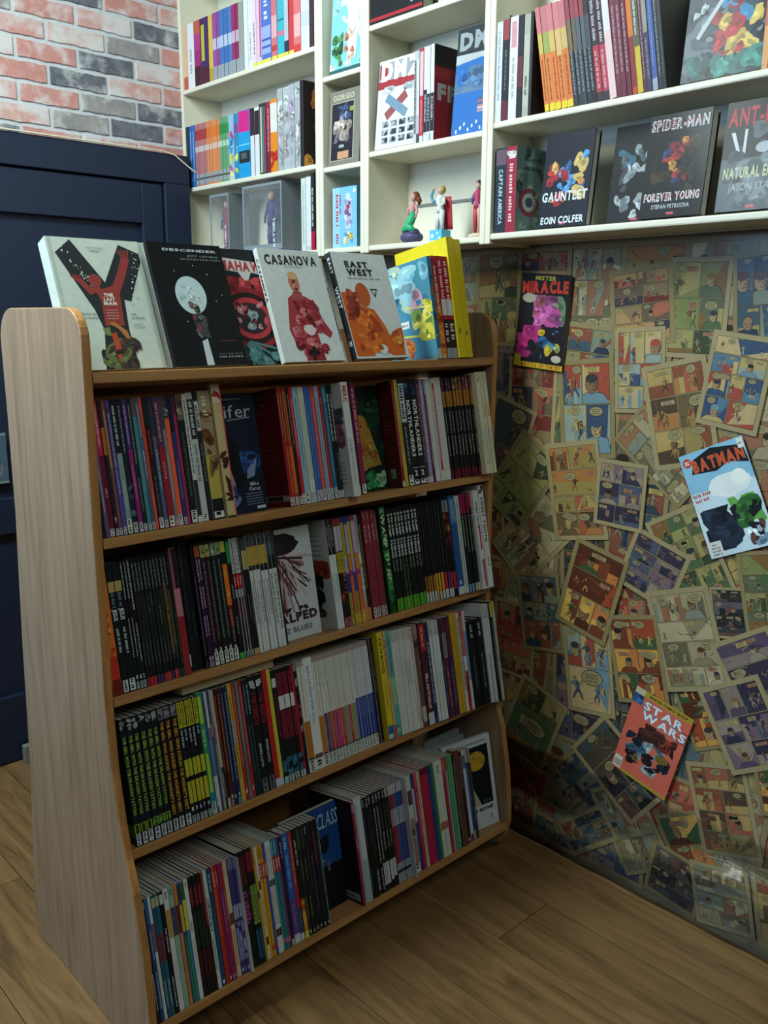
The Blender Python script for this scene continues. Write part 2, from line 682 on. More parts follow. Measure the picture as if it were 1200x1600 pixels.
# bricks of the back wall
def mat_brick(name, c0, c1, white):
    m, nt, N, L, b = nodes_of(name)
    t = N.new('ShaderNodeTexCoord')
    oi = N.new('ShaderNodeObjectInfo')
    ad = N.new('ShaderNodeVectorMath')
    ad.operation = 'MULTIPLY_ADD'
    mul = N.new('ShaderNodeVectorMath')
    mul.operation = 'SCALE'
    mul.inputs[0].default_value = (31, 17, 23)
    L.new(oi.outputs['Random'], mul.inputs['Scale'])
    ad.inputs[1].default_value = (1, 1, 1)
    L.new(t.outputs['Object'], ad.inputs[0])
    L.new(mul.outputs['Vector'], ad.inputs[2])
    n = N.new('ShaderNodeTexNoise')
    n.inputs['Scale'].default_value = 26
    n.inputs['Detail'].default_value = 8
    n.inputs['Roughness'].default_value = 0.7
    L.new(ad.outputs['Vector'], n.inputs['Vector'])
    r = N.new('ShaderNodeValToRGB')
    r.color_ramp.elements[0].position = 0.35
    r.color_ramp.elements[0].color = hx(c0) + (1,)
    r.color_ramp.elements[1].position = 0.65
    r.color_ramp.elements[1].color = hx(c1) + (1,)
    L.new(n.outputs['Fac'], r.inputs[0])
    n2 = N.new('ShaderNodeTexNoise')
    n2.inputs['Scale'].default_value = 13
    n2.inputs['Detail'].default_value = 6
    L.new(ad.outputs['Vector'], n2.inputs['Vector'])
    r2 = N.new('ShaderNodeValToRGB')
    r2.color_ramp.elements[0].position = 0.62 - white
    r2.color_ramp.elements[0].color = (0, 0, 0, 1)
    r2.color_ramp.elements[1].position = 0.80 - white
    r2.color_ramp.elements[1].color = (0.85, 0.85, 0.85, 1)
    L.new(n2.outputs['Fac'], r2.inputs[0])
    mx = N.new('ShaderNodeMixRGB')
    L.new(r2.outputs['Color'], mx.inputs[0])
    L.new(r.outputs['Color'], mx.inputs[1])
    mx.inputs[2].default_value = hx('c4c4c4') + (1,)
    L.new(mx.outputs[0], b.inputs['Base Color'])
    b.inputs['Roughness'].default_value = 0.9
    bp = N.new('ShaderNodeBump')
    bp.inputs['Strength'].default_value = 0.5
    bp.inputs['Distance'].default_value = 0.003
    L.new(n.outputs['Fac'], bp.inputs['Height'])
    L.new(bp.outputs['Normal'], b.inputs['Normal'])
    return m


BR = [mat_brick('red_brick', 'b07a70', 'c2908a', 0.14), mat_brick('whitewashed_brick', 'b88c84', 'c8a8a0', 0.20), mat_brick('charcoal_brick', '4c5058', '74767c', 0.08), mat_brick('grey_brick', '7c7b7c', '98948f', 0.08)]
PATTERN = ['01201302013', '20103120021', '12031020310', '01320102312', '30102013102', '02130120101', '10201302010', '23010210320', '01302101203', '10210320102', '02013201021', '31020102301']
br = random.Random(3)
PX, PZ = 0.2010, 0.0640
brick_mesh = []
for q in range(5):
    bm = bmesh.new()
    hw, hh, dp = (PX - 0.013) / 2, (PZ - 0.011) / 2, 0.005
    n = 9
    top = [(-hw + 2 * hw * i / n, hh + br.uniform(-.0022, .0018)) for i in range(n + 1)]
    bot = [(hw - 2 * hw * i / n, -hh + br.uniform(-.0018, .0022)) for i in range(n + 1)]
    ring = top + bot
    fr = [bm.verts.new((x * 0.985, -dp, z * 0.96)) for x, z in ring]
    bk = [bm.verts.new((x, 0.0, z)) for x, z in ring]
    bm.faces.new(fr)
    for i in range(len(ring)):
        k = (i + 1) % len(ring)
        bm.faces.new((fr[i], bk[i], bk[k], fr[k]))
    bmesh.ops.recalc_face_normals(bm, faces=bm.faces)
    brick_mesh.append(bm)
BMESH = {}
for q, bm in enumerate(brick_mesh):
    for mi in range(4):
        me = bpy.data.meshes.new('brick')
        bm.to_mesh(me)
        me.materials.append(BR[mi])
        BMESH[(q, mi)] = me
z0 = 2.346 - 5 * PZ
for r_ in range(14):
    zc = z0 + PZ * (r_ + 0.5)
    if zc + PZ / 2 > 2.95:
        break
    for c_ in range(-3, 6):
        xc = 1.40 + PX * (c_ + (0.5 if r_ % 2 else 0.0)) - PX / 2
        if xc + PX / 2 > XW or zc - PZ / 2 < 2.0:
            continue
        mi = int(PATTERN[(11 - r_) % 12][(c_ + 4) % 11])
        o = bpy.data.objects.new('brick', BMESH[(br.randint(0, 4), mi)])
        C.objects.link(o)
        o.parent = wall_back
        o.location = (xc, YB, zc)

# navy door with its frame, below the bricks
door = empty('door_1', (1.2, 2.93, 0))
tag(door, kind='structure')


def dbox(name, a, b, bev=0.003):
    return boxobj(name, (a[0] - 1.2, a[1] - 2.93, a[2]), (b[0] - 1.2, b[1] - 2.93, b[2]), 'door', door, bev)


dbox('door_leaf', (0.62, 2.935, 0.004), (1.66, 2.965, 1.955))
dbox('head_rail', (0.50, 2.905, 1.955), (1.76, 2.968, 2.052))
dbox('jamb', (1.66, 2.905, 0.004), (1.76, 2.968, 1.955))
dbox('jamb', (0.50, 2.905, 0.004), (0.62, 2.968, 1.955))
dbox('stile', (1.575, 2.915, 0.004), (1.655, 2.935, 1.95))
dbox('stile', (0.63, 2.915, 0.004), (0.71, 2.935, 1.95))
dbox('rail', (0.71, 2.915, 1.815), (1.575, 2.935, 1.95))
dbox('rail', (0.71, 2.915, 0.004), (1.575, 2.935, 0.24))
dbox('rail', (0.71, 2.915, 0.80), (1.575, 2.935, 0.92))
bb = boxobj('baseboard_back', (1.012, 2.880, 0.0), (1.90, 2.904, 0.062), 'skirt', None, 0.002)
tag(bb, kind='structure')
# small pale notice stuck on the door
g = Geo()
A = Art(0.16, 0.165, 4)
A.rect(0, 0, .16, .165, '46596a', 1)
A.rect(0, .155, .16, .163, '70807f', 2)
A.rect(0, 0.001, .16, .008, '70807f', 2)
A.blobs(0.01, .02, .15, .15, ['5a5a6c', '6a6672', '34506a'], 9, .015, .04, 3)
g.box((0, 0.0004, 0), (.16, .0012, .165), hx('46596a'))
g.art(A, lambda u, v, k: (u, -k, v))
o = g.build('notice_sheet', 'print')
o.location = (0.89, 2.9135, 0.97)
tag(o, 'small faded notice taped to the navy door beside the oak end', 'notice')
# thin cable lying over the door head
g = Geo()
g.tube([(0.45, 2.9, 2.0555), (1.0, 2.9, 2.0555), (1.5, 2.9, 2.0558), (1.655, 2.9, 2.0562), (1.70, 2.9, 2.050), (1.745, 2.9005, 2.022), (1.80, 2.899, 1.99), (1.83, 2.899, 1.95)], 0.003, (0.5, 0.5, 0.5), 6)
o = g.build('cable', 'cable', None, True)
tag(o, 'thin cream cable running along the top of the navy door', 'cable')

# ================================================================== COLLAGE OF COMIC PAGES ON THE RIGHT WALL
PAL = {
    'warm': ['8a4a30', 'b0763a', '9c8a4c', '6d5a3a', 'b59a58', '54402e', 'a8583e'],
    'blue': ['3e5a6e', '57707a', '2c3a52', '7c8a7c', '9a8f62', '34495a', '8a4a3c'],
    'red': ['a33a30', '7a2c2c', 'b8604a', '6e5a4a', 'b08a5a', '3a3a4a', '8c7a58'],
    'green': ['4e6a46', '7f8a4c', '9a9858', '3c4a34', 'a89a60', '5f6a52', '86602f'],
    'dark': ['2c3036', '3a3c48', '50483e', '22262c', '5c5a68', '6a4a48', '44545a'],
    'purple': ['5a4a6a', '7a6278', '3a3450', '8a7a7c', '34304a', '9a8a80', '48587a'],
    'pale': ['a39a78', 'b3a888', '8a8468', 'c0b48e', '6a6450', '7f8a80', '99684c'],
    'orange': ['c8762c', 'd79a34', 'a5401f', '5c2c1c', 'e0b24a', '7a3a22', '3a5a3a'],
    'sky': ['6a94b0', '4f7aa0', 'a84436', '36507a', 'b4a468', '8fa2a0', 'c0a878'],
}


SKIN = ['a88a66', '96785a', 'b09872', '8a6a50']


def panel_scene(A, u0, v0, u1, v1, cols):
    """one drawn frame: backdrop, then small people or a head and shoulders, inked outlines"""
    r = A.rng
    pw, ph = u1 - u0, v1 - v0
    ink = '2b2822'

    def cl(pts):
        return [(min(max(x, u0), u1), min(max(y, v0), v1)) for x, y in pts]

    def el(cu, cv, ru, rv, col, lay, n=10, rot=0.0):
        c, s = math.cos(rot), math.sin(rot)
        A.poly(cl([(cu + ru * math.cos(t) * c - rv * math.sin(t) * s, cv + ru * math.cos(t) * s + rv * math.sin(t) * c) for t in [2 * math.pi * k / n for k in range(n)]]), col, lay)

    def limb(a, b, w0, w1, col, lay):
        d = Vector((b[0] - a[0], b[1] - a[1]))
        if d.length < 1e-6:
            return
        n = Vector((-d.y, d.x)).normalized()
        A.poly(cl([(a[0] - n.x * w0, a[1] - n.y * w0), (b[0] - n.x * w1, b[1] - n.y * w1), (b[0] + n.x * w1, b[1] + n.y * w1), (a[0] + n.x * w0, a[1] + n.y * w0)]), col, lay)
    # backdrop
    k = r.random()
    if k < .35:
        hz = v0 + ph * r.uniform(.2, .5)
        A.poly([(u0, v0), (u1, v0), (u1, hz), (u0, hz + ph * r.uniform(-.1, .1))], r.choice(cols), 4)
    elif k < .6:
        x = u0
        while x < u1 - pw * .05:
            wd = pw * r.uniform(.12, .3)
            A.rect(x, v0, min(u1, x + wd), v0 + ph * r.uniform(.35, .95), r.choice(cols), 4)
            x += wd
    else:
        A.poly(cl([(u0 + pw * r.random(), v0), (u1, v0 + ph * r.random()), (u1, v1), (u0 + pw * r.random(), v1)]), r.choice(cols), 4)
    for _ in range(r.randint(6, 12)):
        x, y = r.uniform(u0, u1), r.uniform(v0, v1)
        limb((x, y), (x + pw * r.uniform(-.3, .3), y + ph * r.uniform(-.3, .3)), pw * .008, pw * .002, r.choice([ink, cols[2], 'a0966f']), 5)
    if r.random() < .38:
        # head and shoulders
        cx, s = u0 + pw * r.uniform(.3, .7), ph * r.uniform(.45, .62)
        cy = v0 + ph * r.uniform(.38, .5)
        suit, hair = r.choice(cols), r.choice(['2e2620', '5a3a24', '8a6a3c', '3a3a44', r.choice(cols)])
        A.poly(cl([(cx - s * .95, v0), (cx - s * .6, cy - s * .35), (cx, cy - s * .2), (cx + s * .6, cy - s * .35), (cx + s * .95, v0)]), ink, 6)
        A.poly(cl([(cx - s * .9, v0), (cx - s * .57, cy - s * .37), (cx, cy - s * .24), (cx + s * .57, cy - s * .37), (cx + s * .9, v0)]), suit, 7)
        el(cx, cy + s * .06, s * .33, s * .42, ink, 7, 14)
        sk = r.choice(SKIN)
        el(cx, cy + s * .05, s * .30, s * .39, sk, 8, 14)
        el(cx, cy + s * .30, s * .31, s * .20, hair, 8, 12)
        d = r.choice((-1, 1)) * s * .05
        for e in (-1, 1):
            el(cx + d + e * s * .12, cy + s * .07, s * .055, s * .025, ink, 9, 6)
        limb((cx + d, cy + s * .05), (cx + d * 2, cy - s * .08), s * .012, s * .03, '6a5038', 9)
        limb((cx + d - s * .09, cy - s * .18), (cx + d + s * .09, cy - s * .18), s * .018, s * .018, '5a2c22', 9)
        A.poly(cl([(cx + s * .28, cy + s * .2), (cx + s * .12, cy - s * .1), (cx + s * .2, cy - s * .28), (cx + s * .30, cy)]), '6e5844', 9)
    else:
        for _ in range(r.randint(1, 3) + (1 if pw > ph * 1.3 else 0)):
            s = ph * r.uniform(.34, .62)
            cx, fy = r.uniform(u0 + s * .2, max(u0 + s * .2, u1 - s * .2)), v0 + ph * r.uniform(.02, .22)
            lean = r.uniform(-.3, .3) * s
            suit, leg, sk = r.choice(cols), r.choice(cols), r.choice(SKIN)
            hip, sh = (cx, fy + s * .45), (cx + lean * .5, fy + s * .78)
            for e in (-1, 1):
                kn = (cx + e * s * r.uniform(.06, .2), fy + s * .22)
                ft = (kn[0] + e * s * r.uniform(-.08, .14), fy)
                limb(hip, kn, s * .075, s * .055, ink, 6)
                limb(kn, ft, s * .055, s * .035, ink, 6)
                limb(hip, kn, s * .060, s * .042, leg, 7)
                limb(kn, ft, s * .042, s * .024, leg, 7)
                el_ = (sh[0] + e * s * r.uniform(.14, .26), sh[1] - s * r.uniform(.0, .2))
                hd = (el_[0] + e * s * r.uniform(-.1, .2), el_[1] + s * r.uniform(-.2, .2))
                limb(sh, el_, s * .055, s * .045, ink, 6)
                limb(el_, hd, s * .045, s * .03, ink, 6)
                limb(sh, el_, s * .042, s * .034, suit, 7)
                limb(el_, hd, s * .034, s * .02, sk, 7)
            limb(hip, sh, s * .095, s * .135, ink, 7)
            limb(hip, sh, s * .08, s * .12, suit, 8)
            limb((hip[0] + s * .03, hip[1]), (sh[0] + s * .07, sh[1]), s * .03, s * .04, '453c30', 9)
            el(sh[0] + lean * .1, sh[1] + s * .12, s * .085, s * .105, ink, 8)
            el(sh[0] + lean * .1, sh[1] + s * .115, s * .07, s * .09, sk, 9)
            el(sh[0] + lean * .1, sh[1] + s * .165, s * .075, s * .05, r.choice(['2e2620', '6a4428', '8a7040', suit]), 9, 8)


def page_art(w, h, pal, seed, paper='94855f'):
    A = Art(w, h, seed)
    r = A.rng
    A.rect(0, 0, w, h, paper, 1)
    m = w * 0.07
    cols = PAL[pal]
    rows = r.choice([2, 3, 3, 3, 4])
    hs = [r.uniform(0.7, 1.3) for _ in range(rows)]
    s = sum(hs)
    v = h - m
    gt = w * 0.022
    for q in hs:
        ph = (h - 2 * m) * q / s
        n = r.choice([1, 2, 2, 3])
        ws = [r.uniform(0.75, 1.25) for _ in range(n)]
        sw = sum(ws)
        u = m
        for x in ws:
            pw = (w - 2 * m) * x / sw
            u0, u1, v0, v1 = u + gt / 2, u + pw - gt / 2, v - ph + gt / 2, v - gt / 2
            A.rect(u0 - .0009, v0 - .0009, u1 + .0009, v1 + .0009, '2a261e', 2)
            A.rect(u0, v0, u1, v1, r.choice(cols), 3)
            mn = min(u1 - u0, v1 - v0)
            panel_scene(A, u0, v0, u1, v1, cols)
            for _ in range(r.randint(1, 2)):
                bw, bh = mn * r.uniform(.18, .3), mn * r.uniform(.11, .18)
                cu, cv = r.uniform(u0 + bw, max(u0 + bw, u1 - bw)), v1 - bh * r.uniform(1.05, 1.5)
                if r.random() < .6:
                    A.ell(cu, cv, bw * 1.06, bh * 1.1, '2a261e', 10, 12)
                    A.ell(cu, cv, bw, bh, 'a0966f', 11, 12)
                else:
                    A.rect(max(u0, cu - bw), cv - bh * .6, min(u1, cu + bw), min(v1, cv + bh * .6), r.choice(['a0966f', 'b9a45a', 'a8745a']), 11)
                for e in (-.32, 0.12, .5):
                    A.scrib(cu, cv + bh * (e - .1), bw * 1.2, bh * .24, '4a4234', 0, 12)
            u += pw
        v -= ph
    mute = []
    for pts, c, lay in A.items:                      # yellowed old newsprint inks
        g = 0.3 * c[0] + 0.6 * c[1] + 0.1 * c[2]
        mute.append((pts, (c[0] * .66 + g * .12, c[1] * .62 + g * .12, c[2] * .54 + g * .08), lay))
    A.items = mute
    return A


def stick(g, w, h, A, y, z, ang, lay, name, parent, mat='page', curl=0.0):
    """a sheet on the wall: top left corner at (y, z), turned by ang"""
    ca, sa = math.cos(ang), math.sin(ang)
    x = XW - 0.0005 - lay * 0.0008

    def fn(u, v, k):
        a, b = u, v - h
        return (x - 0.00025 - k * 0.32, y - (a * ca - b * sa), z + (a * sa + b * ca))
    g.art(A, fn)
    c = hx('a8976c')
    pf = [(0, 0), (w, 0), (w, h), (0, h)]
    f = [(x - 0.0002,) + fn(u, v, 0)[1:] for u, v in pf]
    bk = [(x,) + fn(u, v, 0)[1:] for u, v in pf]
    g.face(f, c)
    for i in range(4):
        j = (i + 1) % 4
        g.face([f[j], f[i], bk[i], bk[j]], c)
    return g.build(name, mat, parent)


# underlying upright pages, edge to edge and slightly crooked
rr = random.Random(21)
kinds = ['warm', 'green', 'pale', 'blue', 'red', 'dark', 'green', 'purple', 'pale', 'warm']
n = 0
for cy in range(11):
    for cz in range(8):
        y = 2.02 - cy * 0.156 + rr.uniform(-.012, .012)
        z = 1.70 - cz * 0.222 + (0.08 if cy % 2 else 0) + rr.uniform(-.02, .02)
        a = rr.uniform(-.10, .10)
        wv = 0.170 + rr.uniform(-.006, .006)
        hv = 0.258
        if z > 1.683:
            z = 1.683
            a = 0
        if z - hv < 0.012:
            hv = z - 0.012 - wv * abs(math.sin(a)) - .002
            if hv < 0.06:
                continue
        if z + max(0, wv * math.sin(a)) > 1.684:
            a = 0
        stick(Geo(), wv, hv, page_art(wv, hv, kinds[n % 10], 300 + n), y, z, a, (cy + 2 * cz) % 4, 'comic_page', wall_right)
        n += 1

# the pages pasted over them: (y, z of top left corner, angle, width, height, palette, seed, layer)
PAGES = [
    (1.2756, 1.6147, 0.1179, 0.1712, 0.1883, 'red', 1),
    (1.2479, 1.4767, 0.0660, 0.1366, 0.2049, 'sky', 2),
    (1.1093, 1.6407, -0.0257, 0.1509, 0.2264, 'green', 0),
    (0.9615, 1.6383, 0.0954, 0.1286, 0.1929, 'blue', 1),
    (0.9888, 1.4798, -0.1339, 0.1476, 0.2140, 'sky', 5),
    (1.1683, 1.3851, 0.2337, 0.1674, 0.2512, 'warm', 4),
    (1.4137, 1.3927, 0.0942, 0.1658, 0.2521, 'sky', 0),
    (1.5765, 1.4005, -0.0072, 0.1625, 0.2437, 'red', 0),
    (1.6177, 1.2984, -0.3062, 0.1500, 0.2250, 'dark', 1),
    (1.5185, 1.2086, -0.5959, 0.1650, 0.2475, 'green', 2),
    (1.4450, 1.1704, 0.1926, 0.1686, 0.2613, 'warm', 3),
    (1.2726, 1.1556, -0.0273, 0.1431, 0.1717, 'purple', 6),
    (1.2326, 1.2058, 0.8975, 0.1200, 0.2400, 'pale', 3),
    (1.1015, 1.2128, 0.3326, 0.1417, 0.1701, 'red', 0),
    (1.4535, 1.0499, -0.7382, 0.1650, 0.2475, 'pale', 1),
    (1.3237, 0.9389, -0.2367, 0.1656, 0.2484, 'orange', 8),
    (1.1498, 0.9971, -0.3194, 0.1602, 0.1602, 'purple', 5),
    (1.1291, 1.0073, 0.5310, 0.1555, 0.2488, 'green', 4),
    (1.5237, 0.7991, 0.1624, 0.1446, 0.2241, 'blue', 2),
    (1.1140, 0.8336, 0.3288, 0.1695, 0.2543, 'pale', 6),
    (0.9500, 0.8844, 0.1902, 0.0872, 0.1221, 'dark', 5),
    (1.2237, 0.7451, 0.2484, 0.1486, 0.2303, 'orange', 7),
    (1.3581, 0.6834, 0.1430, 0.1503, 0.2405, 'sky', 3),
    (0.9345, 0.7448, 0.5722, 0.1552, 0.2328, 'purple', 7),
    (0.8932, 0.9816, 0.2278, 0.1284, 0.1925, 'green', 6),
    (1.4863, 0.5040, -0.3416, 0.1700, 0.2465, 'green', 1),
    (1.6002, 0.7087, -0.0102, 0.1500, 0.2250, 'red', 0),
    (1.0273, 0.6108, 0.4758, 0.1127, 0.1690, 'orange', 0),
    (0.9568, 0.6249, 0.5306, 0.1651, 0.2146, 'purple', 9),
    (1.3099, 0.3379, 0.9349, 0.1680, 0.2520, 'dark', 4),
    (1.3962, 0.2273, 0.8597, 0.1600, 0.2400, 'blue', 2),
    (1.2424, 0.2371, 0.5890, 0.1601, 0.2402, 'pale', 3),
    (0.9739, 0.4266, 0.2935, 0.1551, 0.2327, 'warm', 1),
    (0.8245, 0.5601, 0.2593, 0.1316, 0.1974, 'orange', 8),
    (1.4263, 0.1436, -0.0478, 0.1600, 0.1241, 'sky', 1),
    (1.3481, 0.0919, 0.6933, 0.1853, 0.1038, 'blue', 4),
    (1.0400, 0.1809, -0.1355, 0.1500, 0.1500, 'dark', 4),
    (0.9403, 0.1718, 0.2100, 0.1530, 0.1634, 'pale', 5),
    (0.7883, 0.2289, 0.1892, 0.1316, 0.1975, 'warm', 0),
    (1.0450, 0.2450, 0.5186, 0.1289, 0.1676, 'orange', 0),
    (1.5296, 0.2571, -0.2087, 0.1600, 0.2167, 'red', 0),
    (1.5913, 1.0617, 0.0368, 0.1400, 0.2100, 'red', 0),
]
for i, (y, z, a, wv, hv, pal, lay) in enumerate(PAGES):
    o = stick(Geo(), wv, hv, page_art(wv, hv, pal, 900 + i, 'a3956f' if i % 3 else '918258'), y, z, a, 4 + lay, 'comic_page', wall_right)


def cover_sheet(spec, A, label, name='comic_cover'):
    y, z, a, wv, hv = spec
    o = stick(Geo(), wv, hv, A, y, z, a, 4 + COVER_LAY, name, None, 'page')
    tag(o, label, 'comic cover', 'loose comic covers pasted on the page collage')
    return o


# three loose covers on top: lettering and colour fields, the drawn figures left as plain shapes
COVER_LAY = 10
COVER_MM = (1.5375, 1.6200, -0.0764, 0.1600, 0.2427)
COVER_BM = (1.0504, 1.1815, 0.4261, 0.1625, 0.2507)
COVER_SW = (1.1153, 0.5845, -0.2470, 0.1642, 0.2508)

y, z, a, wv, hv = COVER_MM
A = Art(wv, hv, 71)
A.rect(0, 0, wv, hv, '17151c', 1)
A.text('MISTER', wv * .5, hv * .955, hv * .045, 'b0a440', wv * .42, 0, 1, 6)
A.text('MIRACLE', wv * .5, hv * .865, hv * .115, 'c23a2a', wv * .92, .04, 2, 6)
A.blobs(wv * .3, hv * .45, wv * .95, hv * .78, ['a84a86', 'b85a9a', '7a3a68', '8a4a5a', '5a7a54'], 16, wv * .08, wv * .2, 2)
A.ell(wv * .2, hv * .74, wv * .14, hv * .05, 'a9a592', 6)
A.blobs(wv * .02, hv * .1, wv * .5, hv * .45, ['a02a6a', 'b02c74', '8a2460'], 9, wv * .08, wv * .2, 3)
A.blobs(wv * .45, hv * .1, wv * .98, hv * .42, ['2a5a8a', 'b09a2c', '1c2a44', '3a7a90', '17151c'], 13, wv * .05, wv * .14, 3)
A.blobs(wv * .18, hv * .08, wv * .6, hv * .3, ['17151c', '241c24'], 7, wv * .05, wv * .1, 5)
A.ell(wv * .86, hv * .12, wv * .10, hv * .04, 'a9a592', 7)
A.rect(0, 0, wv, hv * .055, 'b5a02c', 6)
A.rect(0, hv * .05, wv * .14, hv * .13, 'a8942a', 6)
A.text('BATTLE OF THE ID!', wv * .56, hv * .03, hv * .038, 'a03020', wv * .8, 0, 1, 8)
cover_sheet(COVER_MM, A, 'black and pink comic cover with red arched title, pasted nearest the oak rack')

y, z, a, wv, hv = COVER_BM
A = Art(wv, hv, 72)
A.rect(0, 0, wv, hv, 'b9cdd4', 1)
A.rect(0, hv * .62, wv, hv, '7fb0c8', 2)
A.poly([(wv * .2, hv * .93), (wv * .5, hv * .99), (wv * .97, hv * .93), (wv * .99, hv * .76), (wv * .7, hv * .82), (wv * .5, hv * .77), (wv * .12, hv * .80)], '14161c', 3)
A.text('BATMAN', wv * .56, hv * .865, hv * .11, 'b4502a', wv * .80, 0, 2, 6)
A.ell(wv * .1, hv * .915, wv * .07, hv * .045, 'b0402c', 5)
A.text('DC', wv * .1, hv * .915, hv * .035, 'd8d4c4', wv * .07, 0, 2, 7)
A.rect(wv * .9, hv * .90, wv * .99, hv * .99, 'c9cbc4', 6)
A.scrib(wv * .945, hv * .945, wv * .07, hv * .02, '333', 0, 7)
A.ell(wv * .62, hv * .62, wv * .34, hv * .11, 'd4dcda', 4, 16, .1)
A.ell(wv * .78, hv * .66, wv * .12, hv * .075, 'e2e4dd', 5)
A.scrib(wv * .17, hv * .60, wv * .28, hv * .035, 'a84236', .05, 7)
A.scrib(wv * .17, hv * .55, wv * .26, hv * .03, 'a84236', .05, 7)
A.items = [i for i in A.items]
A.blobs(wv * .05, hv * .05, wv * .6, hv * .45, ['14171f', '1a1e2a', '202a3a'], 12, wv * .10, wv * .26, 4)
A.blobs(wv * .5, hv * .2, wv * .98, hv * .50, ['3f7a34', '2e5c2a', '5a9a44', '14171f'], 10, wv * .08, wv * .22, 5)
A.blobs(wv * .6, hv * .02, wv * .98, hv * .25, ['5a3a30', '14171f', '6a8aa0', 'c2d4d8'], 8, wv * .06, wv * .14, 5)
A.rect(wv * .03, hv * .01, wv * .22, hv * .15, 'c9cbc4', 8)
A.scrib(wv * .12, hv * .12, wv * .08, hv * .02, '222', 0, 9)
for e in (.09, .06, .03):
    A.scrib(wv * .125, hv * e, wv * .14, hv * .018, '222', 0, 9)
cover_sheet(COVER_BM, A, 'pale blue comic cover with orange title over a black wing shape, tilted right')

y, z, a, wv, hv = COVER_SW
A = Art(wv, hv, 73)
A.rect(0, 0, wv, hv, 'c4604e', 1)
A.rect(0, hv * .93, wv, hv, 'a58a30', 2)
A.text('MARVEL COMICS GROUP', wv * .58, hv * .965, hv * .03, '2a241c', wv * .66, 0, 1, 6)
A.rect(0, hv * .82, wv * .17, hv, '2e4a80', 3)
A.rect(0.0, hv * .93, wv * .17, hv, 'b7ac90', 4)
A.blobs(wv * .01, hv * .82, wv * .16, hv * .92, ['7a4a3a', '3a6aa0', '1c2030'], 5, wv * .02, wv * .05, 4)
A.text('STAR', wv * .55, hv * .855, hv * .095, '2e6a9a', wv * .70, 0, 2, 5)
A.text('STAR', wv * .55, hv * .855, hv * .088, 'd6dcd6', wv * .68, 0, 1, 7)
A.text('WARS', wv * .60, hv * .745, hv * .095, '2e6a9a', wv * .78, 0, 2, 5)
A.text('WARS', wv * .60, hv * .745, hv * .088, 'd6dcd6', wv * .76, 0, 1, 7)
for e in range(5):
    A.rect(wv * .86, hv * (.80 - .03 * e), wv, hv * (.812 - .03 * e), '8a3a34', 3)
A.blobs(wv * .25, hv * .45, wv * .9, hv * .68, ['3a1e18', '4a2a20', '20161a', '8a3a2a'], 15, wv * .07, wv * .17, 7)
A.blobs(wv * .08, hv * .14, wv * .92, hv * .50, ['1c222c', '7a8c92', '3a5a70', '6a5a2a', 'a0b0b0', '20161a'], 26, wv * .04, wv * .12, 8)
A.rect(wv * .02, hv * .02, wv * .16, hv * .16, 'c5c3b6', 9)
for e in range(7):
    A.rect(wv * (.035 + .017 * e), hv * .04, wv * (.043 + .017 * e), hv * .11, '1a1a1a', 10)
A.rect(wv * .18, 0, wv, hv * .035, 'a58a30', 5)
cover_sheet(COVER_SW, A, 'coral pink comic cover with blue and white title, tilted left low on collage')

# wrinkled clear film over the foot of the collage, creased where it bulges off the wall
nr = random.Random(9)
NY, NZ = 90, 60
wav = [[nr.uniform(-.0006, .0006) for _ in range(NZ + 1)] for _ in range(NY + 1)]
me_v, me_f = [], []
for i in range(NY + 1):
    yy = 1.60 - 1.10 * i / NY
    zc = 0.10 + 0.10 * (1.55 - yy) + 0.02 * math.sin(yy * 9)
    for j in range(NZ + 1):
        zz = 0.006 + 0.30 * j / NZ
        off = 0.016 + (0.024 + 0.008 * math.sin(yy * 17)) * math.exp(-((zz - zc) / 0.020) ** 2) + 0.002 * math.sin(yy * 31 + zz * 23) + wav[i][j]
        me_v.append((XW - off, yy, zz))
for i in range(NY):
    for j in range(NZ):
        a = i * (NZ + 1) + j
        me_f.append((a, a + NZ + 1, a + NZ + 2, a + 1))
me = bpy.data.meshes.new('clear_film')
me.from_pydata(me_v, [], me_f)
me.polygons.foreach_set('use_smooth', [True] * len(me.polygons))
me.materials.append(M['film'])
o = bpy.data.objects.new('clear_film', me)
C.objects.link(o)
o.parent = wall_right

# ================================================================== OAK RACK
RX0, RX1 = 0.698, 1.839          # outer faces of the two ends
T_ = 0.018
rack = empty('oak_book_rack', (1.27, 1.68, 0))
tag(rack, 'freestanding oak book rack with five back-tilted shelves and rounded end panels', 'bookcase')


def arc(c, r, a0, a1, n=6):
    return [(c[0] + r * math.cos(R(a0 + (a1 - a0) * i / n)), c[1] + r * math.sin(R(a0 + (a1 - a0) * i / n))) for i in range(n + 1)]


prof = [(1.500, 0.0), (1.462, 0.018), (1.440, 0.055), (1.430, 0.10), (1.432, 0.15), (1.442, 0.257), (1.467, 0.387), (1.490, 0.45), (1.508, 0.52), (1.528, 0.63), (1.5365, 0.76),
        (1.5385, 1.09), (1.5365, 1.40)] + arc((1.597, 1.455), 0.061, 180, 90, 7) + arc((1.853, 1.450), 0.066, 90, 0, 7) + \
    [(1.917, 1.30), (1.919, 1.09), (1.944, 0.785), (1.962, 0.466), (1.992, 0.22), (2.012, 0.09), (2.004, 0.04), (1.982, 0.0)]


